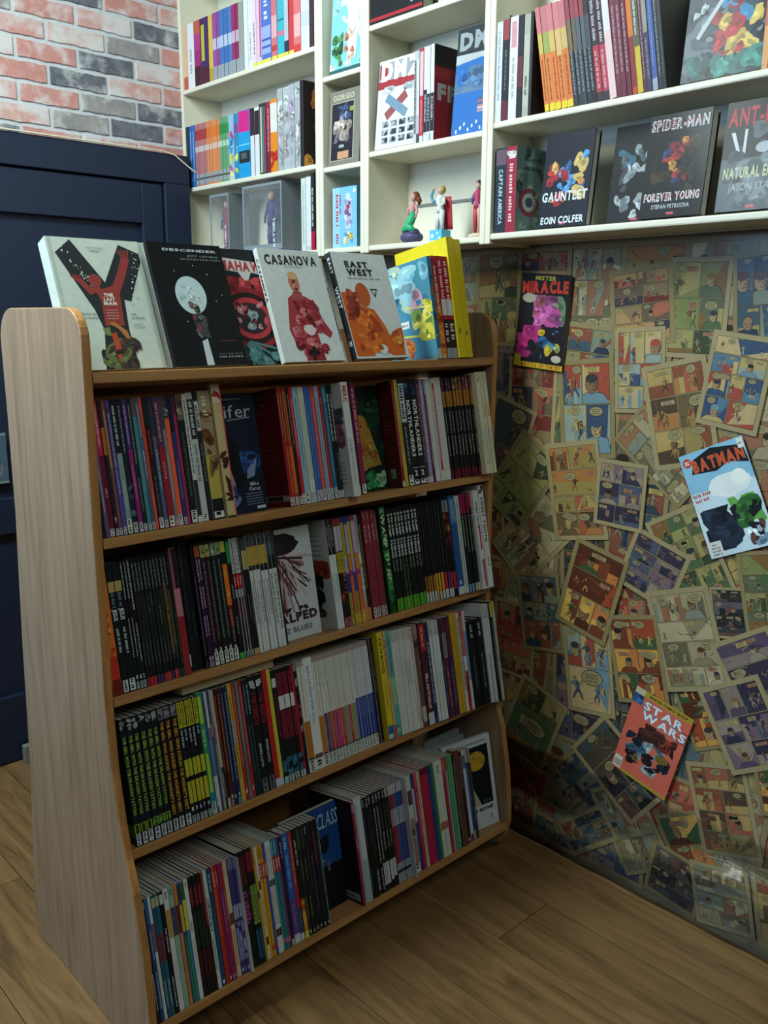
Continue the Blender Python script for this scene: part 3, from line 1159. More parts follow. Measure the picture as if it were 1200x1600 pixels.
def end_panel(x0):
    me = bpy.data.meshes.new('end_panel')
    n = len(prof)
    v = [(x0, y, z) for y, z in prof] + [(x0 + T_, y, z) for y, z in prof]
    f = [tuple(range(n - 1, -1, -1)), tuple(range(n, 2 * n))] + [(i, (i + 1) % n, n + (i + 1) % n, n + i) for i in range(n)]
    v = [(a - 1.27, b - 1.68, c) for a, b, c in v]
    me.from_pydata(v, [], f)
    me.materials.append(M['oak'])
    me.materials.append(M['oakedge'])
    for i, p in enumerate(me.polygons):
        p.material_index = 0 if i < 2 else 1
    bm = bmesh.new()
    bm.from_mesh(me)
    bmesh.ops.recalc_face_normals(bm, faces=bm.faces)
    bm.to_mesh(me)
    bm.free()
    o = bpy.data.objects.new('end_panel', me)
    C.objects.link(o)
    o.parent = rack
    bevel(o, 0.0025, 2)
    return o


end_panel(RX0)
end_panel(RX1 - T_)
for k, (y, z) in SHELF.items():
    o = boxobj('shelf', (RX0 + T_ - 1.27, 0, -0.020), (RX1 - T_ - 1.27, 0.245, 0), 'oakx', rack, 0.002)
    o.matrix_local = Matrix.Translation((0, y - 1.68, z)) @ Matrix.Rotation(-TILT, 4, 'X')
# back board behind the shelves, and the board the top row leans on
o = boxobj('back_panel', (RX0 + T_ - 1.27, 1.815 - 1.68, 0.05), (RX1 - T_ - 1.27, 1.823 - 1.68, 1.37), 'oakx', rack)
o = boxobj('back_rest', (RX0 + T_ - 1.27, 0.195, 0.002), (RX1 - T_ - 1.27, 0.205, 0.11), 'oakx', rack)
o.matrix_local = Matrix.Translation((0, SHELF[1][0] - 1.68, SHELF[1][1])) @ Matrix.Rotation(-TILT, 4, 'X')

# ================================================================== CREAM WALL SHELF UNITS
XF, XBK = 1.775, 1.9405
S_ = 0.0175


def wall_unit(y1, y0, shelves, label, top=2.64):
    """unit between y1 (left as seen) and y0 (right)"""
    ym = (y0 + y1) / 2
    root = empty('wall_shelf_unit', (XBK, ym, 1.687))
    tag(root, label, 'shelf unit', 'cream shelf units hung on the collage wall')

    def bx(name, a, b, bev=0.0025):
        return boxobj(name, (a[0] - XBK, a[1] - ym, a[2] - 1.687), (b[0] - XBK, b[1] - ym, b[2] - 1.687), 'white', root, bev)
    bx('side_panel', (XF, y1 - S_, 1.683), (XBK, y1, top))
    bx('side_panel', (XF, y0, 1.683), (XBK, y0 + S_, top))
    bx('back_panel', (XBK - 0.006, y0 + S_, 1.690), (XBK, y1 - S_, top), 0)
    for z in shelves:
        bx('shelf', (XF + 0.001, y0 + S_, z - 0.0155), (XBK - 0.006, y1 - S_, z), 0.004)
    bx('top_board', (XF, y0 + S_, top - 0.016), (XBK - 0.006, y1 - S_, top))
    return root


wall_unit(2.971, 2.1965, (1.7035, 1.9515, 2.2775), 'cream wall shelf unit beside the brick wall, filled with thin bright spines')
wall_unit(2.1960, 1.9945, (1.7035, 1.9360, 2.1850), 'narrow cream wall shelf unit with three single face-out items')
wall_unit(1.9940, 1.5395, (1.7035, 1.9555, 2.2800), 'cream wall shelf unit holding the figurines in its lowest bay')
u4 = wall_unit(1.5390, 0.560, (1.7080, 1.9680), 'wide cream wall shelf unit at the right with leaning spines above')
# wall behind: a pale backing strip seen in the empty bay
boxobj('back_rail', (-0.0066 - 0.004, -0.2, 0.130), (-0.0062, 0.2, 0.137), 'skirt', None).name = 'back_rail'
br_ = bpy.data.objects['back_rail']
br_.parent = [o for o in bpy.data.objects if o.name.startswith('wall_shelf_unit')][2]

# ================================================================== COVER ART
def _art(fn):
    ARTS[fn.__name__] = fn
    return fn


@_art
def darkred_back(D, H):
    A = Art(D, H, 11)
    A.rect(0, 0, D, H, '5a1418', 1)
    A.rect(0, H * .045, D, H * .095, '9a968c', 2)
    A.rect(D * .5, H * .05, D * .85, H * .09, '2a2626', 3)
    for k, s in enumerate(('SPEAK', 'OF THE', 'DEVIL')):
        A.text(s, D * .55, H * (.93 - .055 * k), H * .04, '8a6a62', None, 0, 0, 3)
    for k in range(9):
        A.scrib(D * .55, H * (.66 - .035 * k), D * .6, H * .012, '7a4a44', 0, 3)
    return A


@_art
def brown_back(D, H):
    A = Art(D, H, 12)
    A.rect(0, 0, D, H, '45140f', 1)
    A.rect(D * .3, H * .09, D * .62, H * .18, '77857a', 2)
    A.scrib(D * .46, H * .13, D * .24, H * .05, '454f48', 0, 3)
    for k in range(4):
        A.scrib(D * .5, H * (.62 - .035 * k), D * .6, H * .012, '7a4a30', 0, 3)
    return A


@_art
def white_figure_back(D, H):
    A = Art(D, H, 13)
    A.rect(0, 0, D, H, 'b6bab6', 1)
    for k in range(6):
        A.scrib(D * .6, H * (.86 - .045 * k), D * .5, H * .012, '6a6a68', 0, 3)
    A.blobs(D * .25, H * .44, D * .98, H * .63, ['8a3a26', '9c4a30', '7a3020'], 10, D * .1, D * .2, 2)
    A.blobs(D * .45, H * .10, D * .8, H * .5, ['20222a', '2c2a30', '4a4038'], 12, D * .06, D * .13, 4)
    return A


@_art
def white_sheet_back(D, H):
    A = Art(D, H, 14)
    A.rect(0, 0, D, H, 'b8bdba', 1)
    A.blobs(D * .45, H * .40, D * .98, H * .78, ['8a5a68', '6a4450', '4a4a54', '9a7078'], 12, D * .10, D * .22, 2)
    for k in range(6):
        A.scrib(D * .7, H * (.30 - .035 * k), D * .4, H * .012, '6a6a68', 0, 3)
    return A


@_art
def green_back(D, H):
    A = Art(D, H, 15)
    A.rect(0, 0, D, H, '10301c', 1)
    A.blobs(0, 0, D, H, ['1c4a26', '0c2014', '2a6a30'], 16, D * .08, D * .2, 2)
    return A


@_art
def teal_poster_back(D, H):
    A = Art(D, H, 16)
    A.rect(0, 0, D, H, '3f7a90', 1)
    A.blobs(0, H * .45, D, H, ['6aa0b0', '8ab4bc', '2e6680', '9ab09a', 'b08a9a'], 14, D * .1, D * .22, 2)
    A.blobs(D * .55, H * .2, D, H * .6, ['b9b544', 'd0c85a', '7a9a4a'], 8, D * .08, D * .18, 3)
    A.line((D * .05, H * .30), (D * .95, H * .24), H * .02, 'c0bc50', 4)
    A.line((D * .45, H * .56), (D * .95, H * .52), H * .015, 'd0cc6a', 4)
    A.rect(D * .1, H * .36, D * .48, H * .43, 'c8cfc8', 5)
    A.scrib(D * .29, H * .395, D * .32, H * .03, '30302e', 0, 6)
    A.blobs(D * .1, H * .05, D * .55, H * .26, ['a8542c', 'c0702f', '2e6680', '94492c'], 10, D * .05, D * .13, 3)
    A.rect(0, 0, D, H * .05, '4a6a74', 2)
    return A


@_art
def yellow_back(D, H):
    A = Art(D, H, 17)
    A.rect(0, 0, D, H, 'cbb91f', 1)
    A.rect(D * .72, H * .04, D * .95, H * .14, 'a9b2b8', 2)
    for k in range(7):
        A.rect(D * (.745 + .027 * k), H * .05, D * (.757 + .027 * k), H * .12, '3a4048', 3)
    A.rect(D * .55, H * .22, D * .58, H * .24, '3a3414', 3)
    return A


@_art
def green_left_back(D, H):
    A = Art(D, H, 18)
    A.rect(0, 0, D, H, '15251b', 1)
    A.rect(D * .45, H * .06, D, H * .16, '4c7a22', 2)
    for k, v in enumerate((.55, .47, .38, .30)):
        A.scrib(D * .9, H * v, D * .12, H * .008, '6a746c', 0, 3)
    return A


@_art
def maroon_back(D, H):
    A = Art(D, H, 19)
    A.rect(0, 0, D, H, '1d1518', 1)
    A.rect(D * .2, H * .03, D * .95, H * .10, '8a8f92', 2)
    A.scrib(D * .6, H * .065, D * .6, H * .03, '40464a', 0, 3)
    return A


@_art
def tan_wavy_back(D, H):
    A = Art(D, H, 20)
    A.rect(0, 0, D, H, '7d6250', 1)
    A.rect(0, H * .92, D, H, '8a4a28', 2)
    A.poly([(D * .62, 0), (D * .78, H * .1), (D * .68, H * .2), (D * .76, H * .32), (D * .64, H * .42), (D * .74, H * .55), (D * .66, H * .66), (D * .76, H * .8), (D * .7, H * .92), (D, H * .92), (D, 0)], '8a7284', 3)
    A.poly([(D * .2, 0), (D * .4, H * .1), (D * .3, H * .2), (D * .42, H * .32), (D * .3, H * .42), (D * .4, H * .55), (D * .32, H * .66), (D * .42, H * .8), (D * .36, H * .92), (D * .7, H * .92), (D * .66, H * .66), (D * .64, H * .42), (D * .68, H * .2), (D * .62, 0)], 'a08a54', 2)
    return A


@_art
def night_back(D, H):
    A = Art(D, H, 23)
    A.rect(0, 0, D, H, '12181f', 1)
    A.blobs(D * .4, H * .45, D, H * .85, ['1d3a7a', '2a4a8a', '101c30'], 7, D * .08, D * .2, 2)
    A.blobs(D * .5, H * .5, D * .98, H * .75, ['a09a3a', '3a8a9a', '8a3a4a'], 6, D * .02, D * .05, 5)
    return A


# ================================================================== BOOKS ON THE RACK
def rackplace(k):
    return lambda b, x, sb, lean: on_shelf(b, k, x, 0.004 + sb, 0.0008, lean)


VX = 'x:.005:.07:c9cbc6'
# ---- second shelf
run_books("""0.7253
0.7333 257 6d5d80 b:0:.5:5c4d6c t:.18:.5:c8c4d0:.3
0.7444 257 b8284c b:.02:.6:5e1630 x:.005:.06:c9cbc6 t:.66:.97:e0b0b8:.4 t:.28:.36:c09aa0:.4
0.7524 257 2a1c26 b:.6:.8:b0652e t:.1:.14:d8d4c8:.5 x:.005:.055:c9cbc6
0.7598 257 8a5238 b:0:.45:754a52 t:.5:.92:d8c8a8:.35 x:.005:.055:c9cbc6
0.7689 257 53479a b:.55:.95:463a70 t:.5:.9:b4b0d8:.4 t:.3:.48:a8a2d0:.4 x:.005:.06:c9cbc6
0.7815 258 181d26 b:.02:.6:7f9898 t:.64:.95:ccd2d0:.4 t:.2:.4:c8d4d0:.25 x:.005:.11:d6d6d0
0.7929 258 1b2230 o:.12:.4:33475c,506a7c:6 t:.6:.95:9aa4aa:.3 x:.005:.08:c9cbc6
0.8030 258 4d2f74 b:.02:.62:90246a t:.66:.95:b8aac8:.4 t:.25:.5:c49ab0:.3 x:.005:.075:c9cbc6
0.8119 258 19222c t:.5:.95:93a6a0:.35 t:.15:.4:90a0a0:.3 x:.005:.06:c9cbc6
0.8211 258 4c8286 b:.86:1:6a4a44 b:.3:.6:588c8e x:.005:.055:c9cbc6
0.8291 258 47617c t:.4:.6:c0ccd4:.4 t:.7:.95:b0c0c8:.4 b:0:.3:3d5670 x:.005:.06:c9cbc6
0.8360 259 e0543a t:.3:.9:7c2c20:.3
0.8481 258 1a2024 b:.5:.8:2a1416 t:.55:.75:a0342c:.4 t:.1:.4:6a7072:.3 x:.005:.085:d6d6d0
0.8579 258 4a5c7c b:.7:1:23384c t:.3:.6:aeb8c4:.4 x:.005:.06:c9cbc6
0.8722 258 94242f b:.62:1:52305e t:.36:.5:d09aa0:.3 t:.66:.95:c0a070:.35 x:.005:.085:d6d6d0
0.8799 258 7b7c82 t:.2:.55:c8c8c8:.4 b:.75:1:39424e x:.005:.06:c9cbc6
0.8909 258 ea6242 b:.83:1:2b2f36 o:.84:.99:55606a,8a9498:5 x:.005:.085:d6d6d0
0.9002 258 28366e b:.72:1:141d33 t:.2:.5:8a92b8:.3 x:.005:.06:c9cbc6
0.9076 258 a32c58 b:.85:1:5c1c38
0.9238 260 1a2020 b:.80:1:6a5a4c o:.82:.99:a08a70,403a34,8a4a34:5 t:.2:.7:5a7060:.25 x:.005:.10:d6d6d0 D:32
0.9343 260 c8ccc8 b:.05:.33:2c2e30 t:.38:.95:2c2e30:.4 D:32
0.9494 262 b9c0bc b:.64:.95:2a2c30 t:.66:.93:c9ccc6:.5 t:.3:.6:6a706c:.5 x:.005:.06:d6d6d0 D:32
0.9600 262 1f2428 b:.7:.93:c0c4c0 t:.72:.9:22262a:.6 t:.3:.6:7a7c7a:.4 D:32
0.9894 264 9a8b69 b:0:.16:191c1c b:.16:.5:b7a84a o:.3:.85:7a6440,8a7248,c0ac58,6a3c24:9 t:.78:.96:c8c4b4:.45 x:.01:.06:d6d6d0 n:with_yellow_patch D:32
1.0123 276 c0ad7c s:-6 o:.1:.5:3c241c,4a2c20:7 b:.86:.99:c6c0b0 o:.8:.95:8c2c22,a83c2c:4 h:.02:.99:e05a60:.86:1 b:0:.012:2c2620 n:with_pink_edge_and_dark_blotches D:32
""", 2, 'left run, second rack shelf', 'second shelf paperbacks', rackplace(2))
run_books("""1.1566
1.1645 262 8f1f28 x:.005:.075:d6d6d0 t:.6:.95:c89a98:.3 B:darkred_back n:with_dark_red_back_cover_showing
1.1707 262 98301f x:.005:.075:d6d6d0 b:.1:.5:c0502a t:.55:.95:c8a060:.35
1.1764 262 93371f x:.005:.075:d6d6d0 b:.1:.5:c85c2c t:.55:.95:c8a060:.35
1.1823 262 8f3f1f x:.005:.075:d6d6d0 b:.1:.5:d0682c t:.55:.95:c8a060:.35
1.1903 262 1d1e20 x:.005:.075:d6d6d0 t:.5:.93:9aa09a:.35
1.2002 262 bd2230 x:.005:.09:d6d6d0 t:.4:.9:e0a0a0:.35
1.2148 260 8fb0c4 x:.005:.10:c9cfce t:.3:.9:5a7890:.3
1.2230 260 c6cdbb x:.005:.10:c9cfce t:.2:.9:8a9a80:.35
1.2317 260 c3cbb9 x:.005:.10:c9cfce t:.2:.9:8a9a80:.35
1.2404 260 3f64aa x:.005:.10:c9cfce t:.2:.9:6a8ac4:.3
1.2497 260 3b5fa8 x:.005:.10:c9cfce t:.2:.9:6a8ac4:.3
1.2613 260 c8463f x:.005:.10:c9cfce t:.1:.9:dc8a80:.35
1.2730 260 86a8bd x:.005:.10:c9cfce t:.1:.9:b02c2c:.25
1.2829 260 98232d x:.005:.10:c9cfce t:.1:.9:c87070:.3
1.2940 260 2e6d8c x:.005:.10:c9cfce b:.85:.98:3f93a8 t:.2:.8:8ab4c4:.25
1.3041 260 1f2428 x:.005:.07:d6d6d0 b:.5:.95:2a3034 t:.5:.92:c9cdcc:.5
1.3134 260 1f2428 x:.005:.07:d6d6d0 t:.5:.92:c9cdcc:.5 t:.15:.4:7a8080:.4
1.3344 262 c9cdc9 D:172 s:-32 T:.83:.97:b4412c:MERC:.6 B:white_sheet_back h:.02:.5:c2c6c2:0:1 t:.1:.5:8a8c8a:.3 n:with_red_title_letters
1.3673 262 20242a x:.005:.08:d6d6d0 t:.3:.95:b0b4b8:.5
1.3825 262 7c2447 x:.005:.09:d6d6d0 t:.45:.95:c88aa0:.5
""", 2, 'middle run, second rack shelf', 'second shelf paperbacks', rackplace(2))
run_books("""1.4997
1.5107 262 7c1d28 x:.005:.06:d6d6d0 t:.2:.9:b87070:.4 B:brown_back n:with_brown_back_cover_showing D:50
1.5227 264 b9a636 b:.6:1:c2b84a t:.3:.95:4c4420:.3 D:50
1.5419 264 20242b b:.6:.96:b9c2c4 t:.62:.94:2a2e36:.6 t:.2:.55:9aa0a4:.3 x:.005:.10:d6d6d0 D:50
1.5622 264 14181f o:.84:.99:2f7a9a,123a5c:4 T:.27:.80:d2d6d8:NORTHLANDERS:.62 N:.09:.14:d2d6d8:2 x:.01:.05:d6d6d0 b:.16:.168:9aa0a4 n:with_tall_white_block_lettering D:50
1.5842 264 14181f o:.84:.99:2f7a9a,123a5c:4 T:.27:.80:d2d6d8:NORTHLANDERS:.62 N:.09:.14:d2d6d8:2 x:.01:.05:d6d6d0 b:.16:.168:9aa0a4 n:with_tall_white_block_lettering D:50
1.5967 262 4c2834 x:.005:.06:d6d6d0 t:.2:.95:9a7a80:.4
1.6107 262 8d8cae t:.1:.95:b0b0cc:.5 b:.0:.06:b9b9c4
1.6189 262 5c2440 t:.15:.9:b898a8:.5 b:.85:1:8d8cae
1.6366 262 bfc3bd b:0:.12:c9ccc8
1.6534 262 c2c6c2 h:.1:.95:a6243c:.3:.75 t:.2:.9:d8b8bc:.25
1.6751 264 bdc1bb b:0:.09:c9ccc8
""", 2, 'run right of gold-figured cover', 'second shelf paperbacks', rackplace(2))
run_books("""1.6751
1.6861 262 17161a b:.86:.99:4a2c38 b:.71:.86:b07a32 t:.45:.66:8a9088:.4 t:.22:.42:9aa09a:.4 b:0:.09:5c1826 o:.87:.98:7a5a50,30202c:3 t:.72:.85:5c3c1a:.4 s:-2
1.6972 262 17161a b:.86:.99:3c2c40 b:.71:.86:b07a32 t:.45:.66:8a9088:.4 t:.22:.42:9aa09a:.4 b:0:.09:5c1826 o:.87:.98:7a5a50,30202c:3 t:.72:.85:5c3c1a:.4 s:-4
1.7085 262 17161a b:.86:.99:3a2434 b:.71:.86:ae7630 t:.45:.66:8a9088:.4 t:.22:.42:9aa09a:.4 b:0:.09:641a28 o:.87:.98:6a4a50,30202c:3 t:.72:.85:5c3c1a:.4 s:-5
1.7197 262 17161a b:.86:.99:6a4c34 b:.71:.86:b07a32 t:.45:.66:8a9088:.4 t:.22:.42:9aa09a:.4 b:0:.09:5c1826 o:.87:.98:b08a60,30202c:3 t:.72:.85:5c3c1a:.4 s:-7
1.7310 262 17161a b:.86:.99:7a5a40 b:.71:.86:b07a32 t:.45:.66:8a9088:.4 t:.22:.42:9aa09a:.4 b:0:.09:681c2a o:.87:.98:b08a60,30202c:3 t:.72:.85:5c3c1a:.4 s:-9
1.7426 262 17161a b:.86:.99:7a5844 b:.71:.86:b07a32 t:.45:.66:8a9088:.4 t:.22:.42:9aa09a:.4 b:0:.09:5c1826 o:.87:.98:a06a60,30202c:3 t:.72:.85:5c3c1a:.4 s:-11
1.7540 262 17161a b:.86:.99:7a4448 b:.71:.86:b07a32 t:.45:.66:8a9088:.4 t:.22:.42:9aa09a:.4 b:0:.09:641a28 o:.87:.98:b07068,30202c:3 t:.72:.85:5c3c1a:.4 s:-13
1.7655 262 17161a b:.86:.99:84484c b:.71:.86:b07a32 t:.45:.66:8a9088:.4 t:.22:.42:9aa09a:.4 b:0:.09:5c1826 o:.87:.98:b07068,30202c:3 t:.72:.85:5c3c1a:.4 s:-14
1.7762 262 17161a b:.86:.99:7a4a48 b:.71:.86:b07a32 t:.45:.66:8a9088:.4 t:.22:.42:9aa09a:.4 b:0:.09:641a28 o:.87:.98:a06a60,30202c:3 t:.72:.85:5c3c1a:.4 s:-16
1.7927 268 cfcbab s:-32 b:.55:.7:b5602f,a b:.30:.44:b9bcae t:.9:.98:4c4a3c:.3 t:.1:.3:9aa08a:.3
1.8021 268 cfcbab s:-34 b:.30:.44:b9bcae t:.9:.98:4c4a3c:.3 t:.55:.66:b5602f:.5 t:.1:.3:9aa08a:.3
1.8142 268 cfcbab s:-36 b:.30:.44:b9bcae t:.9:.98:4c4a3c:.3 t:.55:.66:b5602f:.5 t:.1:.3:9aa08a:.3
""".replace('b:.55:.7:b5602f,a ', ''), 2, 'gold-banded run, second shelf right', 'second shelf paperbacks', rackplace(2))

# ---- third shelf
run_books("""0.7211
0.7400 258 d06a2c b:0:.12:6a1c18 b:.12:.3:b8321f o:.3:.6:e0a040,b8461c:5 t:.6:.95:7a2c14:.3 n:with_flame_orange_spine
0.7544 258 10151c b:.78:.86:b09a5c T:.56:.65:d0d4d4:JESUS:.62 t:.66:.77:5c7c90:.5 t:.3:.5:c0c4c4:.4 x:.008:.10:c6d0d2 n:with_white_and_blue_lettering
0.7701 258 10151c b:.78:.86:b09a5c T:.56:.65:d0d4d4:JESUS:.62 t:.66:.77:5c7c90:.5 t:.3:.5:c0c4c4:.4 x:.008:.10:c6d0d2 n:with_white_and_blue_lettering
0.7773 260 12161d t:.7:.98:b4c0c8:.4 t:.25:.55:b4c0c8:.35 x:.005:.06:a4b4ba N:.08:.11:c0c8cc:1
0.7843 260 12161d t:.7:.98:b4c0c8:.4 t:.25:.55:b4c0c8:.35 x:.005:.06:a4b4ba N:.08:.11:c0c8cc:1
0.7925 262 15161b t:.6:.98:c0b8c4:.5 t:.2:.5:b8b4bc:.4 x:.005:.06:a4b4ba N:.08:.11:c0c8cc:2
""", 3, 'leftmost run, third rack shelf', 'third shelf paperbacks', rackplace(3))
run_books("""0.7925
0.8004 260 15191b b:.0:.065:942430 t:.74:.96:7f8a86:.45 t:.15:.35:5c6462:.35 b:.35:.72:261d1f
0.8082 260 15191b b:.0:.065:b02c38 t:.74:.96:7f8a86:.45 t:.15:.35:5c6462:.35 b:.35:.72:1f2420
0.8161 260 15191b b:.0:.065:a82834 t:.74:.96:7f8a86:.45 t:.15:.35:5c6462:.35 b:.35:.72:22251f
0.8239 260 15191b b:.0:.065:3c2c5c t:.74:.96:7f8a86:.45 t:.15:.35:5c6462:.35 b:.35:.72:1c2224 o:.4:.7:2c2c4a,3a4030:4
0.8318 260 15191b b:.0:.065:4a2c60 t:.74:.96:7f8a86:.45 t:.15:.35:5c6462:.35 b:.35:.72:1c2224 t:.6:.7:6a7048:.4
0.8398 260 15191b b:.0:.065:a83430 t:.74:.96:7f8a86:.45 t:.15:.35:5c6462:.35 b:.35:.72:1c2224
0.8478 260 15191b b:.0:.065:b04034 t:.74:.96:7f8a86:.45 t:.15:.35:5c6462:.35 b:.35:.72:1f2620 t:.45:.6:6a7048:.4
0.8557 260 15191b b:.0:.065:3c3070 t:.74:.96:7f8a86:.45 t:.15:.35:5c6462:.35 b:.35:.72:2a2a20
0.8639 260 15191b b:.0:.07:c03c34 t:.74:.96:7f8a86:.45 t:.15:.35:5c6462:.35 b:.2:.76:5a4c30 o:.4:.7:806030,4a4030:4
0.8716 260 171b1c b:.0:.065:3a2c54 t:.74:.96:7f8a86:.45 t:.15:.35:5c6462:.35 b:.25:.7:4a4230
0.8784 260 121c18 t:.1:.5:2c6a44:.4 b:.0:.06:1c4c30
0.8950 266 8e2632 b:.46:.68:b87080 h:.68:1:8a4a58:.0:.4 b:.68:.99:1c1a1e n:with_pink_mid_band
""", 3, 'grey-lettered run, third rack shelf', 'third shelf paperbacks', rackplace(3))
run_books("""0.8965
0.9057 278 16191b s:14 b:.04:.13:b4bcbc t:.7:.95:40484a:.3
0.9180 282 14181a s:14 t:.4:.6:353d3c:.3 t:.7:.95:3c4648:.3 k:1 n:taller_than_its_neighbours
0.9304 280 15181b s:14 t:.25:.45:3c4240:.3 k:1
0.9376 262 1c1420 s:4 t:.1:.75:8a7888:.3 b:0:.05:3a3440
0.9445 262 2c1838 b:.90:.99:a0542c t:.70:.88:a898b0:.6 t:.48:.66:a898b0:.6 t:.25:.42:a898b0:.6 x:.005:.05:a49a9c N:.06:.09:c0b8c0:1
0.9508 262 2c1838 b:.90:.99:a0542c t:.70:.88:a898b0:.6 t:.48:.66:a898b0:.6 t:.25:.42:a898b0:.6 x:.005:.05:a49a9c N:.06:.09:c0b8c0:1
0.9635 262 2a1220 b:.89:.99:a4a468 o:.90:.98:6a7040,c8c48c:3 t:.2:.85:8a7c84:.25 x:.005:.11:d0d4ce N:.115:.14:d0d4ce:2
0.9756 262 261420 b:.89:.99:a4a468 o:.90:.98:6a7040,c8c48c:3 t:.2:.85:8a7c84:.25 x:.005:.11:d0d4ce N:.115:.14:d0d4ce:3
0.9877 262 12231c b:.89:.99:7c9a7c o:.90:.98:5c7048,a8b88c:3 t:.2:.85:7c948c:.25 x:.005:.11:d0d4ce N:.115:.14:d0d4ce:4
1.0007 262 14181c b:.89:.99:8a9c88 o:.90:.98:5c7048,c8c8ac:3 t:.2:.85:7c948c:.25 x:.005:.11:d0d4ce N:.115:.14:d0d4ce:5
1.0139 262 191517 b:.90:.99:b4b44c b:.46:.80:d4701f o:.5:.78:e09030,b85018:3 b:.28:.46:6a1c1c t:.15:.42:b48a80:.3 x:.005:.10:d0d4ce N:.105:.13:d0d4ce:6 n:with_glowing_orange_middle
1.0238 262 14181a b:.80:.98:1f8a3c t:.5:.62:8aa098:.4 t:.2:.35:7c9088:.4 b:0:.05:3fae34
1.0305 264 1b1c20 b:.70:.99:c9cdcb t:.71:.98:40484a:.6 b:.58:.69:c02a2c t:.6:.67:d8c4b0:.4 b:.5:.57:93979c b:.3:.5:4a1c2c h:.04:.5:c0c4c4:.8:1 x:.004:.05:9aa4a8
1.0379 264 1b1c20 b:.70:.99:c9cdcb t:.71:.98:40484a:.6 b:.58:.69:c02a2c t:.6:.67:d8c4b0:.4 b:.5:.57:93979c b:.3:.5:4a1c2c h:.04:.5:c0c4c4:.8:1 x:.004:.05:9aa4a8
1.0448 264 1b1c20 b:.70:.99:c9cdcb t:.71:.98:40484a:.6 b:.58:.69:c02a2c t:.6:.67:d8c4b0:.4 b:.5:.57:93979c b:.3:.5:4a1c2c h:.04:.5:c0c4c4:.8:1 x:.004:.05:9aa4a8
1.0514 264 2a2a32 b:.70:.99:4c5054 b:.5:.68:5c5060 x:.004:.05:9aa4a8
1.0592 262 17191c b:.72:.88:b8a868 b:.88:.98:3c4444 b:0:.05:b09a5c t:.3:.5:7a7c70:.3
1.0661 262 17191c b:.72:.88:a89c6c b:.88:.98:444c4c b:0:.05:b0a06c t:.25:.5:9a7c50:.3
""", 3, 'tall black-led run, third shelf', 'third shelf paperbacks', rackplace(3))
run_books("""1.0661
1.0764 262 c4cac8 b:.70:1:1a1c1e b:.74:.90:b4942c t:.25:.6:5c6264:.35 h:.0:.7:1a1c1e:.9:1 t:.9:.99:5a5e60:.5 D:20
1.0850 262 c4cac8 b:.70:1:1a1c1e b:.74:.90:b4942c t:.2:.55:5c6264:.35 t:.9:.99:5a5e60:.5 D:20
1.0962 262 c4cac8 b:.70:1:1a1c1e b:.74:.90:b09030 t:.25:.6:5c6264:.35 h:.0:.7:1a1c1e:.9:1 t:.9:.99:5a5e60:.5 D:20
1.1060 262 c4cac8 b:.68:1:1a1c1e b:.74:.90:b4942c t:.2:.6:5c6264:.35 t:.9:.99:5a5e60:.5 D:20
1.1173 262 c4cac8 b:.68:1:1a1c1e b:.74:.90:b09030 t:.3:.6:5c6264:.35 h:.0:.7:1a1c1e:.9:1 t:.9:.99:5a5e60:.5 D:20
1.1282 262 c4cac8 b:.68:1:1a1c1e t:.2:.64:5c6264:.5 b:.8:.9:3a4650 t:.9:.99:5a5e60:.5 D:20
1.1398 262 c4cac8 b:.68:1:1a1c1e t:.15:.64:5c6264:.5 b:.8:.9:3a4650 t:.9:.99:5a5e60:.5 D:20
1.1453 262 20242a D:20
""", 3, 'white-based run left of feathered cover', 'third shelf paperbacks', rackplace(3))
run_books("""1.2911
1.3015 262 c9cfcd b:.68:1:1a1c1e t:.25:.5:4a5052:.3 t:.75:.95:8a9090:.4 B:white_figure_back n:with_white_back_cover_showing
1.3131 262 c9cfcd b:.68:1:1a1c1e t:.25:.5:4a5052:.3 t:.75:.95:8a9090:.4
1.3252 262 1d1719 b:.94:1:a0322a b:.70:.93:b8a8b4 b:.50:.69:b09a2c o:.2:.5:7a2c1c,a0502a,2c2018:6 x:.005:.085:b86a70 t:.52:.68:5c5020:.4
1.3362 262 1d1719 b:.94:1:a0322a b:.70:.93:b0a4bc b:.50:.69:b09a2c o:.2:.5:7a2c1c,a0502a,2c2018:6 x:.005:.085:b86a70 t:.52:.68:5c5020:.4
1.3473 262 2c3c7c b:.62:.95:a4ac34 b:.48:.62:9498b8 b:0:.3:a09a2c t:.05:.28:5c5a20:.5 t:.64:.94:5a6020:.4
1.3580 262 9c3468 b:.65:.93:b494b0 b:.50:.64:cc7a24 b:.1:.45:c8642c b:0:.1:c89c2c b:.93:1:2c3c8c
1.3680 262 34448c b:.62:.95:a8ac38 b:.48:.62:9498b8 b:.1:.3:8a8a30 b:0:.1:c0a030
1.3818 262 a03c6c b:.65:.95:b498b8 b:.5:.64:cc7a24 b:.12:.45:c8602c b:0:.12:c89c2c
1.3915 262 9aa4a4 b:.55:.64:c8c4a8 o:.3:.55:3c4444,c8ccc0:5 b:0:.18:c47c5c t:.7:.95:4c5454:.5
1.4016 262 17191c b:0:.12:c08438 t:.3:.9:a08a4c:.4
""", 3, 'rainbow run right of feathered cover', 'third shelf paperbacks', rackplace(3))
